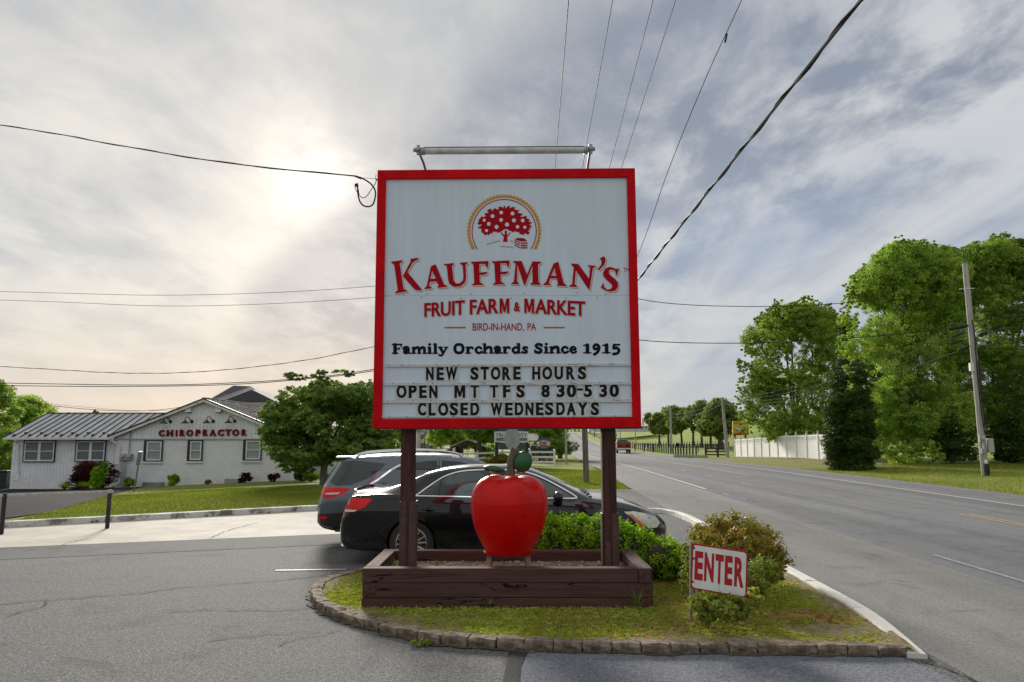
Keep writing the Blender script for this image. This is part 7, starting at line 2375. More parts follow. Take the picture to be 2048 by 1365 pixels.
# distant barns
bn_ = thing('white_barn', 'long white farm building with small windows at the meadow edge, beside the red frame corner', 'barn', (at_y(1292, 860, 190).x, 192, 3))
q = lambda x, y, Y=190: at_y(x, y, Y)
m = MB(); m.poly([q(1215, 863), q(1312, 863), q(1312, 852), q(1215, 852)], (0, 10, 0)); m.build('wall', mat('barn_white', (.55, .55, .56), .7), bn_)
m = MB(); m.poly([q(1213, 853), q(1313, 853), q(1310, 844.5, 195), q(1216, 844.5, 195)], (0, 0, -.1)); m.build('roof', mat('barn_roof', (.62, .60, .58), .6), bn_)
for x in (1251, 1283.5, 1295, 1306):
    m = MB(); w_ = 3.6 if x > 1290 else 1.8; m.poly([q(x - w_, 854, 189.9), q(x + w_, 854, 189.9), q(x + w_, 857.5, 189.9), q(x - w_, 857.5, 189.9)], (0, .1, 0)); m.build('window', mat('win_green', (.04, .09, .09), .3), bn_)
m = MB(); m.poly([q(1284, 850, 189), q(1288, 850, 189), q(1288, 837, 189), q(1284, 837, 189)], (0, 2, 0)); m.build('silo', mat('barn_white', (.55, .55, .56), .7), bn_)
b2 = thing('white_barn', 'distant pale barn roof with three small vents above the meadow trees', 'barn', (at_y(1365, 840, 230).x, 232, 3))
q = lambda x, y, Y=230: at_y(x, y, Y)
m = MB(); m.poly([q(1350, 848), q(1378, 848), q(1374, 828), q(1356, 831)], (0, 8, 0)); m.build('roof', mat('barn_roof', (.62, .60, .58), .6), b2)
m = MB(); m.box((q(1364, 860).x, 234, q(1364, 855).z), (4, 8, 4)); m.build('wall', mat('barn_white', (.55, .55, .56), .7), b2)
for x in (1361, 1366.5, 1372):
    m = MB(); c_ = q(x, 827.5, 229.5); m.box(c_, (.5, .5, .8)); m.ball(c_ + Vector((0, 0, .5)), .35, 8, 5); m.build('vent', mat('barn_roof', (.62, .60, .58), .6), b2)
gg = thing('long_greenhouse', 'pale low building beyond the hill road, behind the right sign post', 'building', (at_y(1190, 856, 230).x, 232, 3))
m = MB(); m.poly([q(1178, 863), q(1212, 863), q(1212, 852), q(1178, 852)], (0, 8, 0)); m.build('wall', mat('barn_white', (.55, .55, .56), .7), gg)
# yellow billboard above the fence
yb = thing('billboard', 'yellow billboard with pies, a windmill and a red bottom strip above the white fence', 'billboard', (at_y(1482, 860, 92).x, 92, 0))
YY = 92.0
q = lambda x, y, o=0: at_y(1455 + x / 27.3, 830 + y / 27.3, YY - o)
m = MB(); m.poly([q(285, 330), q(1180, 330), q(1150, 1100), q(310, 1100)], (0, .25, 0)); m.build('board', mat('bill_yellow', (.62, .42, .03), .5), yb)
m = MB(); m.poly([q(315, 985, .03), q(1090, 985, .03), q(1085, 1105, .03), q(320, 1105, .03)], (0, .02, 0)); m.build('red_strip', mat('bill_red', (.42, .03, .03), .5), yb)
for x in (375, 980):
    a = q(x, 1000, -.3); m = MB(); m.box((a.x, YY + .3, a.z - 1.4), (.28, .28, 3.4)); m.build('post', M_RAFT, yb)
mpY = lambda px, py, off: at_y(px, py, YY - .03 - off)
X_ = lambda x: 1455 + x / 27.3
Y_ = lambda y: 830 + y / 27.3
text_on('lettering', 'DUTCH', pxbox(X_(350), Y_(400), X_(665), Y_(465)), .03, M_BLACK, yb, .02, mpY)
text_on('lettering', 'HAVEN', pxbox(X_(795), Y_(400), X_(1110), Y_(465)), .03, M_BLACK, yb, .02, mpY)
def ellp(cx_, cy_, rx_, ry_, o): return [q(cx_ + rx_ * math.cos(2 * PI * k / 20), cy_ + ry_ * math.sin(2 * PI * k / 20), o) for k in range(20)]
for cx_, cy_, rx_, ry_, col in ((560, 745, 210, 70, 1), (960, 745, 190, 75, 2), (720, 860, 140, 70, 1)):
    m = MB(); m.poly(ellp(cx_, cy_ + 35, rx_, ry_, .04), (0, .01, 0)); m.build('pie_dish', M_RAFT, yb)
    m = MB(); m.poly(ellp(cx_, cy_, rx_, ry_, .06), (0, .01, 0)); m.build('pie', mat('cream', (.55, .50, .48), .6) if col == 1 else mat('pie_red', (.32, .08, .03), .6), yb)
m = MB(); m.poly([q(650, 560, .05), q(810, 560, .05), q(820, 660, .05), q(640, 660, .05)], (0, .01, 0)); m.build('windmill', mat('cream', (.55, .50, .48), .6), yb)
m = MB(); m.poly([q(665, 550, .06), q(795, 550, .06), q(730, 420, .06)], (0, .01, 0)); m.build('windmill_roof', M_BLACK, yb)
# blue and white roadside sign behind the right post
bs_ = thing('roadside_sign_small', 'small blue and white sign on a thin post beyond the right brown post', 'sign', (at_y(1231, 880, 130).x, 130, -.2))
m = MB(); m.poly([at_y(1226, 857, 130), at_y(1234, 857, 130), at_y(1234, 869, 130), at_y(1226, 869, 130)], (0, .08, 0)); m.build('board', mat('board_white2', (.6, .66, .7), .5), bs_)
m = MB(); m.poly([at_y(1226, 869.1, 130), at_y(1234, 869.1, 130), at_y(1234, 872, 130), at_y(1226, 872, 130)], (0, .08, 0)); m.build('blue_strip', mat('strip_blue', (.03, .16, .24), .5), bs_)
m = MB(); m.tube([at_y(1232, 858, 130.1), at_y(1232, 886, 130.1)], .06, 6); m.build('post', M_BPOST, bs_)
m = MB(); m.poly([at_y(1228.5, 861, 129.95), at_y(1231.5, 861, 129.95), at_y(1231.5, 866, 129.95), at_y(1228.5, 866, 129.95)], (0, .02, 0)); m.build('emblem', mat('strip_blue', (.03, .16, .24), .5), bs_)
# ================================================================ VEHICLES
def paint_mat(name, col, flake=.0, rough=.28, metal=.0):
    m = bpy.data.materials.new(name); m.use_nodes = True
    t = NT(m.node_tree); b = t.n['Principled BSDF']
    tc = t.node('ShaderNodeTexCoord'); p = tc.outputs['Object']
    sep = t.node('ShaderNodeSeparateXYZ'); t.l.new(p, sep.inputs[0])
    dust = t.math('MULTIPLY', t.math('SUBTRACT', 1, t.sstep(sep.outputs[2], .22, .55)), t.sstep(t.noise(p, 6, 6, .7), .35, .7))
    c = t.mix(t.math('MULTIPLY', dust, .35), tuple(col) + (1,), (.10, .09, .08, 1))
    t.put(b.inputs['Base Color'], c); b.inputs['Roughness'].default_value = rough; b.inputs['Metallic'].default_value = metal
    b.inputs['Specular IOR Level'].default_value = .05 if metal == 0 else .4
    b.inputs['Coat Weight'].default_value = 1.0; b.inputs['Coat Roughness'].default_value = .03
    bp = t.node('ShaderNodeBump'); bp.inputs['Strength'].default_value = .05; bp.inputs['Distance'].default_value = .01
    t.l.new(t.noise(p, 3, 2, .5), bp.inputs['Height']); t.l.new(bp.outputs[0], b.inputs['Coat Normal'])
    return m


M_CBLACK = paint_mat('car_black', (.006, .007, .010))
M_CGREY = paint_mat('car_grey', (.10, .125, .155), rough=.36, metal=.5)
M_CRED2 = paint_mat('truck_red', (.16, .006, .008))
M_DARK = mat('dark_plastic', (.018, .018, .019), .6)
M_TYRE = mat('tyre', (.018, .018, .018), .85, (.035, .034, .032), 20, bump=.3)
M_RIM = mat('alloy', (.55, .56, .58), .28, metal=.85)
M_CHROME = mat('chrome', (.75, .76, .78), .12, metal=1.0)
M_CGLASS = mat('car_glass', (.022, .030, .034), .04, spec=.7)
M_CGLASS2 = mat('car_glass_light', (.060, .085, .080), .04, (.02, .03, .03), 2.2, spec=.6, lo=.45, hi=.55)
M_TAIL = mat('tail_lens', (.80, .004, .006), .25, (.60, .003, .006), 5, coat=.3, spec=.2)
M_CLEAR = mat('clear_lens', (.72, .72, .64), .25, (.50, .51, .45), 6, coat=.4)
M_AMBER = mat('amber_lens', (.62, .16, .02), .15, coat=.6)
M_GAP = mat('panel_gap', (.002, .002, .002), .9)
M_PLATE = mat('licence_plate', (.55, .56, .60), .5)


def curve(pts):
    xs = [p[0] for p in pts]; ys = [p[1] for p in pts]
    n = len(xs)
    d = [(ys[i + 1] - ys[i]) / (xs[i + 1] - xs[i]) for i in range(n - 1)]
    mm = [d[0]] + [0 if d[i - 1] * d[i] <= 0 else 2 * d[i - 1] * d[i] / (d[i - 1] + d[i]) for i in range(1, n - 1)] + [d[-1]]
    def f(x):
        if x <= xs[0]: return ys[0]
        if x >= xs[-1]: return ys[-1]
        i = max(j for j in range(n - 1) if xs[j] <= x)
        h = xs[i + 1] - xs[i]; t = (x - xs[i]) / h
        return (2 * t ** 3 - 3 * t ** 2 + 1) * ys[i] + (t ** 3 - 2 * t ** 2 + t) * h * mm[i] + (-2 * t ** 3 + 3 * t ** 2) * ys[i + 1] + (t ** 3 - t ** 2) * h * mm[i + 1]
    return f


class Car:
    def __init__(s, name, label, cat, L, top, sh, wid, wr, bot, wheels, wr_r, paint, arch=.04, arch_c=None):
        s.L = L
        s.root = thing(name, label, cat, (0, 0, 0))
        s.top, s.sh, s.wid, s.wr, s.bot = map(curve, (top, sh, wid, wr, bot))
        s.paint = paint; s.wheels = wheels; s.R = wr_r
        s.build_body(arch)

    def section(s, x):
        zt, zs, w, wr, zb = s.top(x), s.sh(x), s.wid(x), s.wr(x), s.bot(x)
        zs = min(zs, zt - .02)
        h = zs - zb
        k = max(0.05, min(1, (zt - zs) / .35))
        P = [(0, zb), (.55 * w, zb), (.84 * w, zb + .01), (.925 * w, zb + .05), (.958 * w, zb + .20 * h), (.982 * w, zb + .42 * h), (1.0 * w, zb + .66 * h), (.996 * w, zb + .78 * h), (.968 * w, zb + .93 * h), (.93 * w, zs)]
        wt = wr
        y0 = .93 * w - .012
        for t in (.06, .3, .6, .85):
            bulge = .03 * math.sin(PI * t) * k
            P.append((y0 + (wt - y0) * t + bulge, zs + (zt - .075 * k - zs) * t))
        P += [(wt, zt - .070 * k), (wt * .93, zt - .036 * k), (wt * .72, zt - .012 * k), (wt * .4, zt - .003 * k), (0, zt)]
        return P

    def build_body(s, arch):
        n = int(s.L / .05)
        xs = [0, .012, .03] + [s.L * i / n for i in range(1, n)] + [s.L - .03, s.L - .012, s.L]
        xs = sorted(set(xs))
        secs = [s.section(x) for x in xs]
        m = len(secs[0])
        V = []; F = []
        ring = m * 2 - 2
        for x, P in zip(xs, secs):
            for (y, z) in P: V.append((x, -y, z))
            for (y, z) in P[-2:0:-1]: V.append((x, y, z))
        for i in range(len(xs) - 1):
            for k in range(ring):
                F.append([i * ring + k, i * ring + (k + 1) % ring, (i + 1) * ring + (k + 1) % ring, (i + 1) * ring + k])
        F.append(list(range(ring))[::-1]); F.append([(len(xs) - 1) * ring + k for k in range(ring)])
        me = bpy.data.meshes.new('body'); me.from_pydata(V, [], F)
        me.materials.append(s.paint); me.materials.append(M_DARK)
        bm = bmesh.new(); bm.from_mesh(me); bmesh.ops.triangulate(bm, faces=[f for f in bm.faces if len(f.verts) > 4]); bmesh.ops.recalc_face_normals(bm, faces=bm.faces); bm.to_mesh(me)
        s.bvh = BVHTree.FromBMesh(bm); bm.free()
        ob = bpy.data.objects.new('body_tmp', me); COL.objects.link(ob)
        # wheel arches
        cut = MB()
        for wx, wz in s.wheels:
            for sd in (-1, 1):
                yw = s.wid(wx)
                cut.lathe([(s.R + arch, -.17), (s.R + arch, .3)], 32, Matrix.Translation((wx, sd * (yw - .12), wz)) @ Matrix.Rotation(PI / 2 * (1 if sd < 0 else -1), 4, 'X'))
        cme = bpy.data.meshes.new('cut'); cme.from_pydata(cut.v, [], cut.f); cme.materials.append(s.paint); cme.materials.append(M_DARK)
        cme.polygons.foreach_set('material_index', [1] * len(cme.polygons))
        bm = bmesh.new(); bm.from_mesh(cme); bmesh.ops.recalc_face_normals(bm, faces=bm.faces); bm.to_mesh(cme); bm.free()
        co = bpy.data.objects.new('cut', cme); COL.objects.link(co)
        md = ob.modifiers.new('b', 'BOOLEAN'); md.operation = 'DIFFERENCE'; md.object = co; md.solver = 'EXACT'
        bpy.context.view_layer.update()
        ev = ob.evaluated_get(bpy.context.evaluated_depsgraph_get())
        me2 = bpy.data.meshes.new_from_object(ev)
        bpy.data.objects.remove(ob); bpy.data.objects.remove(co)
        me2.polygons.foreach_set('use_smooth', [True] * len(me2.polygons))
        me2.set_sharp_from_angle(angle=R(38))
        me2.name = 'body'
        add_mesh('body', me2, s.root)

    def proj(s, p, d, off):
        """p: point outside, d: direction"""
        loc, nrm, i, dist = s.bvh.ray_cast(Vector(p), Vector(d))
        if loc is None: return None
        return loc + nrm * off if nrm.dot(Vector(d)) < 0 else loc - nrm * off

    def patch(s, name, poly, m, off=.004, mode='side', sides=(-1, 1), cell=.06, parent=None):
        """polygon in (x, z) for side, (y, z) for rear/front, (x, y) for top projected on the body"""
        out = []
        for sd in sides:
            bm = bmesh.new()
            vs = [bm.verts.new((q[0], q[1], 0)) for q in poly]
            bm.faces.new(vs)
            for ax in (0, 1):
                lo = min(q[ax] for q in poly); hi = max(q[ax] for q in poly)
                v = lo + cell
                while v < hi:
                    co = (v, 0, 0) if ax == 0 else (0, v, 0); no = (1, 0, 0) if ax == 0 else (0, 1, 0)
                    bmesh.ops.bisect_plane(bm, geom=bm.verts[:] + bm.edges[:] + bm.faces[:], plane_co=co, plane_no=no, dist=1e-6); v += cell
            bad = []
            for v in bm.verts:
                a, b = v.co.x, v.co.y
                if mode == 'side': r_ = s.proj((a, sd * 3, b), (0, -sd, 0), off)
                elif mode == 'rear': r_ = s.proj((-2, a * sd, b), (1, 0, 0), off)
                elif mode == 'front': r_ = s.proj((s.L + 2, a * sd, b), (-1, 0, 0), off)
                else: r_ = s.proj((a, b * sd, 4), (0, 0, -1), off)
                if r_ is None: bad.append(v)
                else: v.co = r_
            bmesh.ops.delete(bm, geom=bad, context='VERTS')
            bmesh.ops.triangulate(bm, faces=bm.faces)
            c = Vector((s.L / 2, 0, .5))
            for f in bm.faces:
                f.normal_update()
                if f.normal.dot(f.calc_center_median() - c) < 0: f.normal_flip()
            me = bpy.data.meshes.new(name); bm.to_mesh(me); bm.free(); me.materials.append(m)
            me.polygons.foreach_set('use_smooth', [True] * len(me.polygons))
            out.append(add_mesh(name, me, parent or s.root))
        return out

    def line(s, name, pts, w, m, off=.003, sides=(-1, 1), mode='side', closed=False, parent=None, thick=0.0):
        P = [Vector((q[0], q[1], 0)) for q in pts]
        if closed: P.append(P[0])
        P = resample(smooth_path(P, 5) if not closed else P, .04)
        for sd in sides:
            V = []
            ok = True
            for i, q in enumerate(P):
                d = (P[min(i + 1, len(P) - 1)] - P[max(i - 1, 0)]).normalized(); n = Vector((-d.y, d.x, 0))
                for t in (-.5, .5):
                    e = q + n * (w * t)
                    if mode == 'side': r_ = s.proj((e.x, sd * 3, e.y), (0, -sd, 0), off)
                    elif mode == 'rear': r_ = s.proj((-2, e.x * sd, e.y), (1, 0, 0), off)
                    elif mode == 'top': r_ = s.proj((e.x, e.y * sd, 4), (0, 0, -1), off)
                    else: r_ = s.proj((s.L + 2, e.x * sd, e.y), (-1, 0, 0), off)
                    if r_ is None: r_ = V[-2] if len(V) > 1 else Vector((e.x, sd * s.wid(e.x), e.y))
                    V.append(r_)
            F = [[2 * i, 2 * i + 1, 2 * i + 3, 2 * i + 2] for i in range(len(P) - 1)]
            me = bpy.data.meshes.new(name); me.from_pydata([tuple(v) for v in V], [], F); me.materials.append(m)
            if thick:
                pass
            add_mesh(name, me, parent or s.root)

    def wheel(s, x, z, sd, spokes=7, dbl=True):
        y = sd * (s.wid(x) - .035)
        Rr = s.R
        M = Matrix.Translation((x, y, z)) @ Matrix.Rotation(PI / 2 * (1 if sd < 0 else -1), 4, 'X')     # local +z points outwards
        w = MB(); w.lathe([(Rr * .66, -.20), (Rr * .93, -.20), (Rr, -.17), (Rr, -.03), (Rr * .975, -.008), (Rr * .86, .006), (Rr * .72, .004), (Rr * .69, -.01), (Rr * .66, -.03)], 48, M, cap=False)
        ty = w.build('tyre', M_TYRE, s.root, smooth=True)
        w = MB(); w.lathe([(Rr * .70, -.19), (Rr * .69, -.02), (Rr * .705, -.002), (Rr * .68, .0), (Rr * .65, -.02), (Rr * .63, -.12), (Rr * .60, -.18)], 40, M, cap=False)
        w.lathe([(0, -.02), (.03, -.012), (.065, -.018), (.085, -.04), (.085, -.07)], 20, M, cap=False)
        for k in range(spokes):
            a0 = 2 * PI * k / spokes + .3
            for da in ((-.13, .13) if dbl else (0,)):
                a = a0 + da; b_ = a0 + da * 1.55
                p0 = M @ Vector((.06 * math.cos(a), .06 * math.sin(a), -.045)); p1 = M @ Vector((Rr * .67 * math.cos(b_), Rr * .67 * math.sin(b_), -.022))
                w.bar(p0, p1, .022 if dbl else .05, .035, M.to_3x3() @ Vector((0, 0, 1)))
        w.build('rim', M_RIM, ty, smooth=True)
        w = MB(); w.lathe([(0, -.10), (Rr * .62, -.12)], 24, M, cap=False); w.lathe([(.15, -.06), (.15, -.09)], 24, M); w.build('brake_disc', mat('brake', (.10, .095, .09), .5, metal=.6), ty)
        w = MB()
        for k in range(5):
            a = 2 * PI * k / 5; w.tube([M @ Vector((.05 * math.cos(a), .05 * math.sin(a), -.03)), M @ Vector((.05 * math.cos(a), .05 * math.sin(a), -.008))], .010, 6)
        w.build('wheel_nuts', M_DARK, ty)

    def place(s, loc, rz):
        s.root.location = loc; s.root.rotation_euler = (0, 0, rz)


# ------------------------------------------------ black sedan (faces +X; origin at rear bumper centre, ground)
def build_sedan():
    L = 4.93
    c = Car('black_sedan', 'black four door sedan parked side on behind the planter and the giant apple', 'car', L,
            top=[(0, .66), (.04, .78), (.10, .93), (.17, 1.05), (.24, 1.085), (.62, 1.115), (.92, 1.20), (1.30, 1.37), (1.65, 1.445), (2.05, 1.475), (2.45, 1.475), (2.80, 1.43), (3.10, 1.325), (3.72, 1.03), (3.80, 1.00), (4.10, .965), (4.45, .885), (4.70, .79), (4.84, .70), (4.93, .60)],
            sh=[(0, .62), (.12, .88), (.22, 1.02), (.7, 1.05), (1.3, 1.04), (3.0, 1.005), (3.8, .955), (4.3, .84), (4.7, .74), (4.93, .56)],
            wid=[(0, .66), (.03, .74), (.10, .81), (.25, .865), (.6, .90), (1.2, .915), (2.5, .925), (3.6, .915), (4.2, .89), (4.55, .84), (4.75, .76), (4.87, .64), (4.93, .50)],
            wr=[(0, .60), (.3, .66), (.7, .64), (1.1, .60), (1.5, .61), (2.3, .63), (2.9, .61), (3.4, .66), (3.8, .74), (4.4, .70), (4.8, .55), (4.93, .42)],
            bot=[(0, .30), (.10, .24), (.5, .20), (2.5, .185), (4.5, .19), (4.8, .22), (4.93, .27)],
            wheels=[(1.13, .335), (3.95, .335)], wr_r=.335, paint=M_CBLACK)
    # side glass: rear door with fixed quarter, front door
    G = [(1.25, 1.05), (1.50, 1.235), (1.68, 1.325), (1.90, 1.372), (2.30, 1.390), (2.42, 1.388), (2.42, 1.03), (2.2, 1.03)]
    c.patch('window', G, M_CGLASS2, .004)
    c.patch('window', [(2.52, 1.025), (2.52, 1.384), (2.78, 1.350), (3.05, 1.258), (3.42, 1.075), (3.50, 1.02), (3.45, 1.01), (3.0, 1.015)], M_CGLASS2, .004)
    c.line('window_trim', [(1.18, 1.03), (1.45, 1.225), (1.63, 1.325), (1.88, 1.388), (2.3, 1.408), (2.5, 1.406), (2.80, 1.372), (3.08, 1.278), (3.46, 1.085), (3.58, 1.01)], .018, M_CHROME, .006)
    c.line('window_trim', [(1.16, 1.03), (1.6, 1.025), (2.4, 1.012), (3.2, 1.0), (3.58, .998)], .016, M_CHROME, .006)
    c.line('quarter_bar', [(1.52, 1.03), (1.54, 1.26)], .018, M_DARK, .007)
    c.line('door_gap', [(2.47, 1.40), (2.48, .96), (2.49, .60), (2.47, .26)], .009, M_GAP)
    c.line('door_gap', [(1.16, .98), (1.13, .86), (1.15, .72), (1.28, .58), (1.46, .46), (1.52, .28)], .009, M_GAP)
    c.line('door_gap', [(3.66, .96), (3.64, .85), (3.60, .6), (3.58, .26)], .009, M_GAP)
    c.line('sill_gap', [(1.52, .265), (2.5, .26), (3.55, .265)], .008, M_GAP)
    c.line('hood_gap', [(3.70, .945), (4.0, .90), (4.4, .815), (4.62, .745)], .008, M_GAP)
    c.line('trunk_gap', [(.20, 1.02), (.22, .90), (.23, .86)], .008, M_GAP)
    c.line('bumper_gap', [(.20, .74), (.45, .70), (.66, .62)], .007, M_GAP)
    c.line('body_crease', [(.05, .345), (.3, .35), (.72, .34)], .012, M_DARK)
    # windshield and rear glass
    def topglass(x0, x1, name, w0, w1):
        poly = []
        n = 8
        for i in range(n + 1): poly.append((x0 + (x1 - x0) * i / n, w0 + (w1 - w0) * i / n))
        for i in range(n, -1, -1): poly.append((x0 + (x1 - x0) * i / n, -(w0 + (w1 - w0) * i / n)))
        c.patch(name, poly, M_CGLASS, .004, 'top', (1,), .08)
    topglass(2.88, 3.72, 'windshield', .50, .60)
    topglass(.72, 1.46, 'rear_window', .54, .50)
    # lights
    tl = c.patch('tail_light', [(.04, .785), (.05, .84), (.12, .965), (.16, .985), (.52, .985), (.525, .965), (.42, .86), (.32, .81), (.14, .785)], M_TAIL, .006)
    for o in tl: c.patch('clear_segment', [(.05, .79), (.05, .812), (.20, .825), (.32, .82), (.26, .792)], M_CLEAR, .010, sides=((-1,) if o is tl[0] else (1,)), parent=o)
    c.patch('tail_light', [(.35, .74), (.37, .90), (.62, .92), (.80, .90), (.80, .76), (.5, .74)], M_TAIL, .006, 'rear')
    hl = c.patch('head_light', [(4.26, .81), (4.40, .815), (4.60, .775), (4.74, .72), (4.80, .64), (4.74, .58), (4.62, .575), (4.48, .66), (4.34, .75)], M_CLEAR, .006)
    for o in hl: c.patch('indicator', [(4.32, .775), (4.38, .775), (4.50, .67), (4.58, .585), (4.52, .585), (4.44, .66)], M_AMBER, .010, sides=((-1,) if o is hl[0] else (1,)), parent=o)
    c.patch('grille', [(-.38, .50), (-.40, .70), (.40, .70), (.38, .50)], M_DARK, .006, 'front', (1,))
    c.patch('licence_plate', [(-.16, .70), (-.16, .84), (.16, .84), (.16, .70)], M_PLATE, .008, 'rear', (1,))
    c.patch('rear_valance', [(.04, .25), (.03, .33), (.3, .34), (.66, .335), (.70, .24), (.4, .215)], M_DARK, .005)
    # spoiler lip
    m = MB(); pts = [(.16 + .03 * math.cos(t * PI) + .10 * abs(t) ** 3, .64 * t, 1.105 - .03 * abs(t) ** 3) for t in [i / 8 - 1 for i in range(17)]]
    m.tube(pts, [.010] + [.022] * 15 + [.010], 8); m.build('trunk_lip', M_CBLACK, c.root, smooth=True)
    # handles and mirrors
    for sd in (-1, 1):
        for hx in (1.30, 2.62):
            y = sd * (c.wid(hx) + .012)
            m = MB(); m.ball((hx + .10, y - sd * .018, .835), (.075, .02, .035), 14, 8); 
            d = m.build('handle_cup', M_GAP, c.root, smooth=True)
            m = MB(); m.tube([(hx - .02, y - sd * .01, .84), (hx + .03, y + sd * .012, .842), (hx + .16, y + sd * .012, .842), (hx + .20, y - sd * .01, .84)], .014, 8); m.build('door_handle', M_CBLACK, c.root, smooth=True)
        mx = 3.30; y = sd * (c.wid(mx) + .10)
        m = MB(); m.ball((mx, y, 1.035), (.075, .13, .085), 16, 10); m.bar((mx + .04, sd * .86, .985), (mx + .02, y - sd * .05, .99), .05, .04); m.build('side_mirror', M_CBLACK, c.root, smooth=True)
    m = MB()
    for yy in (-.45, .1): m.tube([(3.74, yy, 1.035), (3.78, yy + .35, 1.035), (3.68, yy + .62, 1.075)], .012, 6)
    m.bar((3.76, -.6, 1.005), (3.76, .6, 1.005), .10, .03); m.build('wipers', M_DARK, c.root)
    for wx, wz in c.wheels:
        for sd in (-1, 1): c.wheel(wx, wz, sd, 7, True)
    m = MB(); m.tube([(-.01, -.52, .25), (.25, -.52, .26)], .035, 12); m.build('exhaust', M_CHROME, c.root, smooth=True)
    m = MB(); m.box((.35, 0, .30), (.5, 1.3, .16)); m.box((2.5, 0, .26), (3.6, 1.2, .1)); m.build('underbody', M_DARK, c.root)
    m = MB(); m.tube([(1.42, 0, 1.40), (1.36, 0, 1.455)], .008, 6); m.build('antenna', M_DARK, c.root)
    return c


sedan = build_sedan()
SED_Y = 11.25
sedan.place((-2.57, 12.3, 0), R(-3.0))


def build_suv():
    L = 4.66
    c = Car('grey_suv', 'slate grey suv with roof rails parked behind the black sedan', 'car', L,
            top=[(0, .80), (.04, .92), (.10, 1.12), (.22, 1.33), (.36, 1.52), (.44, 1.575), (.9, 1.615), (1.5, 1.64), (2.1, 1.635), (2.55, 1.595), (2.9, 1.49), (3.5, 1.17), (3.6, 1.13), (4.0, 1.08), (4.35, 1.00), (4.55, .90), (4.66, .76)],
            sh=[(0, .76), (.10, 1.0), (.3, 1.06), (1.2, 1.05), (3.0, 1.01), (3.6, .99), (4.2, .93), (4.5, .85), (4.66, .70)],
            wid=[(0, .68), (.03, .77), (.10, .84), (.3, .895), (1.0, .92), (2.5, .92), (3.6, .91), (4.2, .87), (4.5, .78), (4.62, .64), (4.66, .52)],
            wr=[(0, .60), (.3, .62), (.6, .65), (1.5, .67), (2.5, .665), (2.9, .66), (3.4, .70), (3.7, .76), (4.3, .70), (4.66, .45)],
            bot=[(0, .42), (.10, .34), (.6, .26), (2.5, .25), (4.3, .26), (4.66, .34)],
            wheels=[(.98, .355), (3.70, .355)], wr_r=.355, paint=M_CGREY, arch=.055)
    G = [(.98, 1.115), (1.10, 1.22), (1.34, 1.385), (1.55, 1.455), (1.85, 1.50), (2.05, 1.512), (2.05, 1.07), (1.5, 1.08)]
    c.patch('window', G, M_CGLASS, .004)
    c.patch('window', [(2.14, 1.065), (2.14, 1.512), (2.45, 1.490), (2.72, 1.42), (3.0, 1.30), (3.28, 1.13), (3.30, 1.06), (2.8, 1.055)], M_CGLASS2, .004)
    c.patch('quarter_glass', [(.19, 1.14), (.42, 1.50), (.60, 1.52), (1.15, 1.46), (1.05, 1.36), (.82, 1.20), (.55, 1.10), (.3, 1.09)], M_CGLASS, .004)
    c.patch('rear_window', [(-.60, 1.12), (-.52, 1.47), (.52, 1.47), (.60, 1.12)], M_CGLASS, .004, 'rear', (1,))
    c.line('window_trim', [(1.40, 1.44), (1.22, 1.34), (1.02, 1.19), (.86, 1.085), (1.05, 1.055), (1.5, 1.055), (2.2, 1.045), (3.3, 1.03)], .028, M_CHROME, .006)
    c.line('quarter_bar', [(1.44, 1.08), (1.47, 1.43)], .02, M_DARK, .007)
    c.line('door_gap', [(2.09, 1.53), (2.10, 1.0), (2.10, .6), (2.08, .34)], .010, M_GAP)
    c.line('door_gap', [(.86, 1.07), (.83, .95), (.90, .86), (1.10, .80), (1.34, .62), (1.40, .36)], .010, M_GAP)
    c.line('door_gap', [(3.38, 1.03), (3.34, .8), (3.26, .5), (3.25, .34)], .010, M_GAP)
    c.line('body_crease', [(.45, .93), (1.0, .95), (2.0, .93), (3.2, .90)], .012, mat('crease', (.10, .115, .135), .3, metal=.3), .002)
    c.patch('cladding', [(.0, .44), (.03, .60), (.40, .63), (.62, .58), (.66, .40), (.60, .29), (.15, .34)], M_DARK, .004)
    c.patch('cladding', [(1.38, .27), (1.38, .38), (3.25, .38), (3.25, .27)], M_DARK, .004)
    c.patch('bumper_cladding', [(-.7, .44), (-.7, .60), (.7, .60), (.7, .44)], M_DARK, .004, 'rear', (1,))
    c.patch('licence_plate', [(-.16, .80), (-.16, .95), (.16, .95), (.16, .80)], M_PLATE, .008, 'rear', (1,))
    for wx, wz in c.wheels:
        r0, r1 = .40, .46
        poly = [(wx + r0 * math.cos(R(a)), wz + r0 * math.sin(R(a))) for a in range(-5, 186, 10)] + [(wx + r1 * math.cos(R(a)), wz + r1 * math.sin(R(a))) for a in range(185, -6, -10)]
        c.line('arch_cladding', [(wx + .435 * math.cos(R(a)), wz + .435 * math.sin(R(a))) for a in range(0, 181, 12)], .05, M_DARK, .004)
    tl = c.patch('tail_light', [(.035, .90), (.03, .96), (.07, 1.04), (.12, 1.055), (.50, 1.045), (.52, 1.02), (.42, .95), (.30, .90), (.15, .87)], M_TAIL, .006)
    for o in tl: c.patch('clear_segment', [(.12, .935), (.13, .965), (.38, .975), (.33, .94)], M_CLEAR, .010, sides=((-1,) if o is tl[0] else (1,)), parent=o)
    c.patch('tail_light', [(.42, .93), (.44, 1.05), (.80, 1.06), (.82, .93)], M_TAIL, .006, 'rear')
    c.patch('reflector', [(.03, .52), (.03, .56), (.16, .565), (.16, .525)], M_TAIL, .008)
    c.patch('head_light', [(4.0, .88), (4.3, .87), (4.5, .80), (4.55, .72), (4.35, .76)], M_CLEAR, .006)
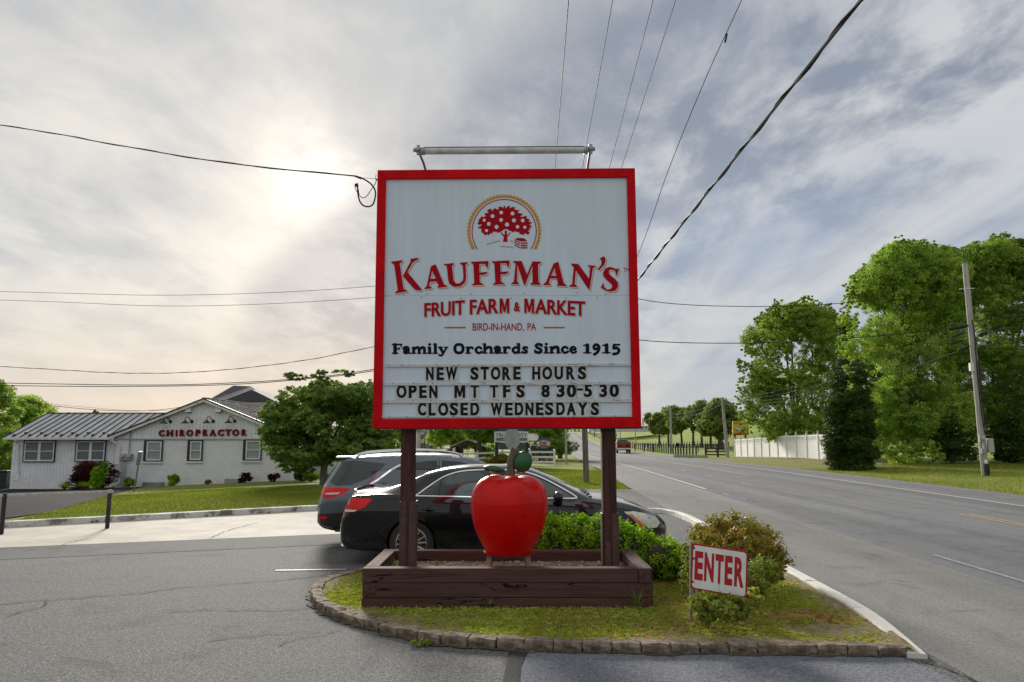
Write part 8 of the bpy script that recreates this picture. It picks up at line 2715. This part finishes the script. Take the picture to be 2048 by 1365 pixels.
    for sd in (-1, 1):
        for hx in (1.06, 2.30):
            y = sd * (c.wid(hx) + .012)
            m = MB(); m.tube([(hx - .02, y - sd * .015, .955), (hx + .03, y + sd * .012, .96), (hx + .19, y + sd * .012, .96), (hx + .23, y - sd * .015, .955)], .016, 8); m.build('door_handle', M_CHROME, c.root, smooth=True)
            m = MB(); m.ball((hx + .10, y - sd * .02, .955), (.09, .02, .035), 14, 8); m.build('handle_cup', M_GAP, c.root, smooth=True)
        m = MB(); yy = sd * .60; m.tube(smooth_path([(.62, yy, 1.575), (.75, yy, 1.625), (1.0, yy, 1.66), (1.6, yy, 1.69), (2.1, yy, 1.68), (2.4, yy, 1.64), (2.52, yy, 1.585)]), .020, 8); m.build('roof_rail', M_CHROME, c.root, smooth=True)
        mx = 3.02; y = sd * (c.wid(mx) + .12)
        m = MB(); m.ball((mx, y, 1.12), (.08, .13, .095), 16, 10); m.bar((mx + .04, sd * .86, 1.05), (mx + .02, y - sd * .05, 1.06), .05, .04); m.build('side_mirror', M_CGREY, c.root, smooth=True)
    poly = []
    for i in range(9): poly.append((2.68 + .84 * i / 8, .52 + .12 * i / 8))
    for i in range(8, -1, -1): poly.append((2.68 + .84 * i / 8, -(.52 + .12 * i / 8)))
    c.patch('windshield', poly, M_CGLASS, .004, 'top', (1,), .08)
    m = MB(); m.box((.42, 0, 1.565), (.30, 1.16, .03)); m.build('spoiler', M_CGREY, c.root, bevel=.012)
    for wx, wz in c.wheels:
        for sd in (-1, 1): c.wheel(wx, wz, sd, 5, True)
    m = MB(); m.box((2.3, 0, .34), (4.0, 1.3, .14)); m.build('underbody', M_DARK, c.root)
    return c


suv = build_suv()
suv.place((-3.50, 13.9, 0), R(12)); suv.root.scale = (1, 1, .98)


def build_pickup():
    t = thing('red_pickup', 'dark red pickup truck seen from behind driving away on the road', 'pickup', (0, 0, 0))
    # faces +Y, origin at rear centre on the ground
    m = MB(); m.box((0, .9, .98), (1.92, 2.0, .62)); m.box((0, 4.5, .98), (1.92, 1.8, .55)); m.box((0, 2.8, 1.0), (1.94, 1.9, .66)); m.build('body', M_CRED2, t, bevel=.06, segs=2)
    m = MB()
    m.add([(-.86, 1.95, 1.3), (.86, 1.95, 1.3), (.86, 3.9, 1.3), (-.86, 3.9, 1.3), (-.66, 2.1, 1.86), (.66, 2.1, 1.86), (.66, 3.3, 1.88), (-.66, 3.3, 1.88)], [[0, 3, 2, 1], [4, 5, 6, 7], [0, 1, 5, 4], [1, 2, 6, 5], [2, 3, 7, 6], [3, 0, 4, 7]]); m.build('cab', M_CRED2, t, bevel=.05, segs=2)
    m = MB(); m.add([(-.74, 1.955, 1.36), (.74, 1.955, 1.36), (.62, 2.06, 1.80), (-.62, 2.06, 1.80)], [[0, 1, 2, 3]]); m.build('rear_window', M_CGLASS, t)
    m = MB(); m.box((0, -.12, 1.0), (1.60, .05, .50)); m.build('tailgate', M_CRED2, t, bevel=.02)
    m = MB(); m.box((0, -.16, 1.05), (.10, .03, .10)); m.build('badge', M_CHROME, t)
    m = MB(); m.box((0, -.22, .60), (1.90, .22, .20)); m.build('bumper', M_CHROME, t, bevel=.03)
    m = MB(); m.box((0, -.34, .60), (.32, .02, .15)); m.build('licence_plate', M_PLATE, t)
    for sd in (-1, 1):
        m = MB(); m.box((sd * .88, -.11, 1.02), (.15, .06, .44)); m.build('tail_light', M_TAIL, t, bevel=.01)
        m = MB(); m.box((sd * 1.08, 3.3, 1.38), (.22, .10, .22)); m.build('side_mirror', M_DARK, t, bevel=.02)
        for y in (1.0, 4.6):
            m = MB(); m.lathe([(.2, -.13), (.38, -.13), (.40, -.10), (.40, .10), (.38, .13), (.2, .13)], 24, Matrix.Translation((sd * .84, y, .40)) @ Matrix.Rotation(PI / 2, 4, 'Y')); w = m.build('tyre', M_TYRE, t, smooth=True)
            m = MB(); m.lathe([(0, .14), (.22, .12)], 16, Matrix.Translation((sd * .84, y, .40)) @ Matrix.Rotation(PI / 2 * sd, 4, 'Y'), cap=False); m.build('rim', M_RIM, w)
    m = MB(); m.box((0, 2.6, .55), (1.5, 5.0, .25)); m.build('chassis', M_DARK, t)
    return t


trk = build_pickup()
ty_ = 103.0
trk.location = (at_y(1248, 900, ty_).x, ty_, roadz(0, ty_) - .0); trk.rotation_euler = (0, 0, R(-3))
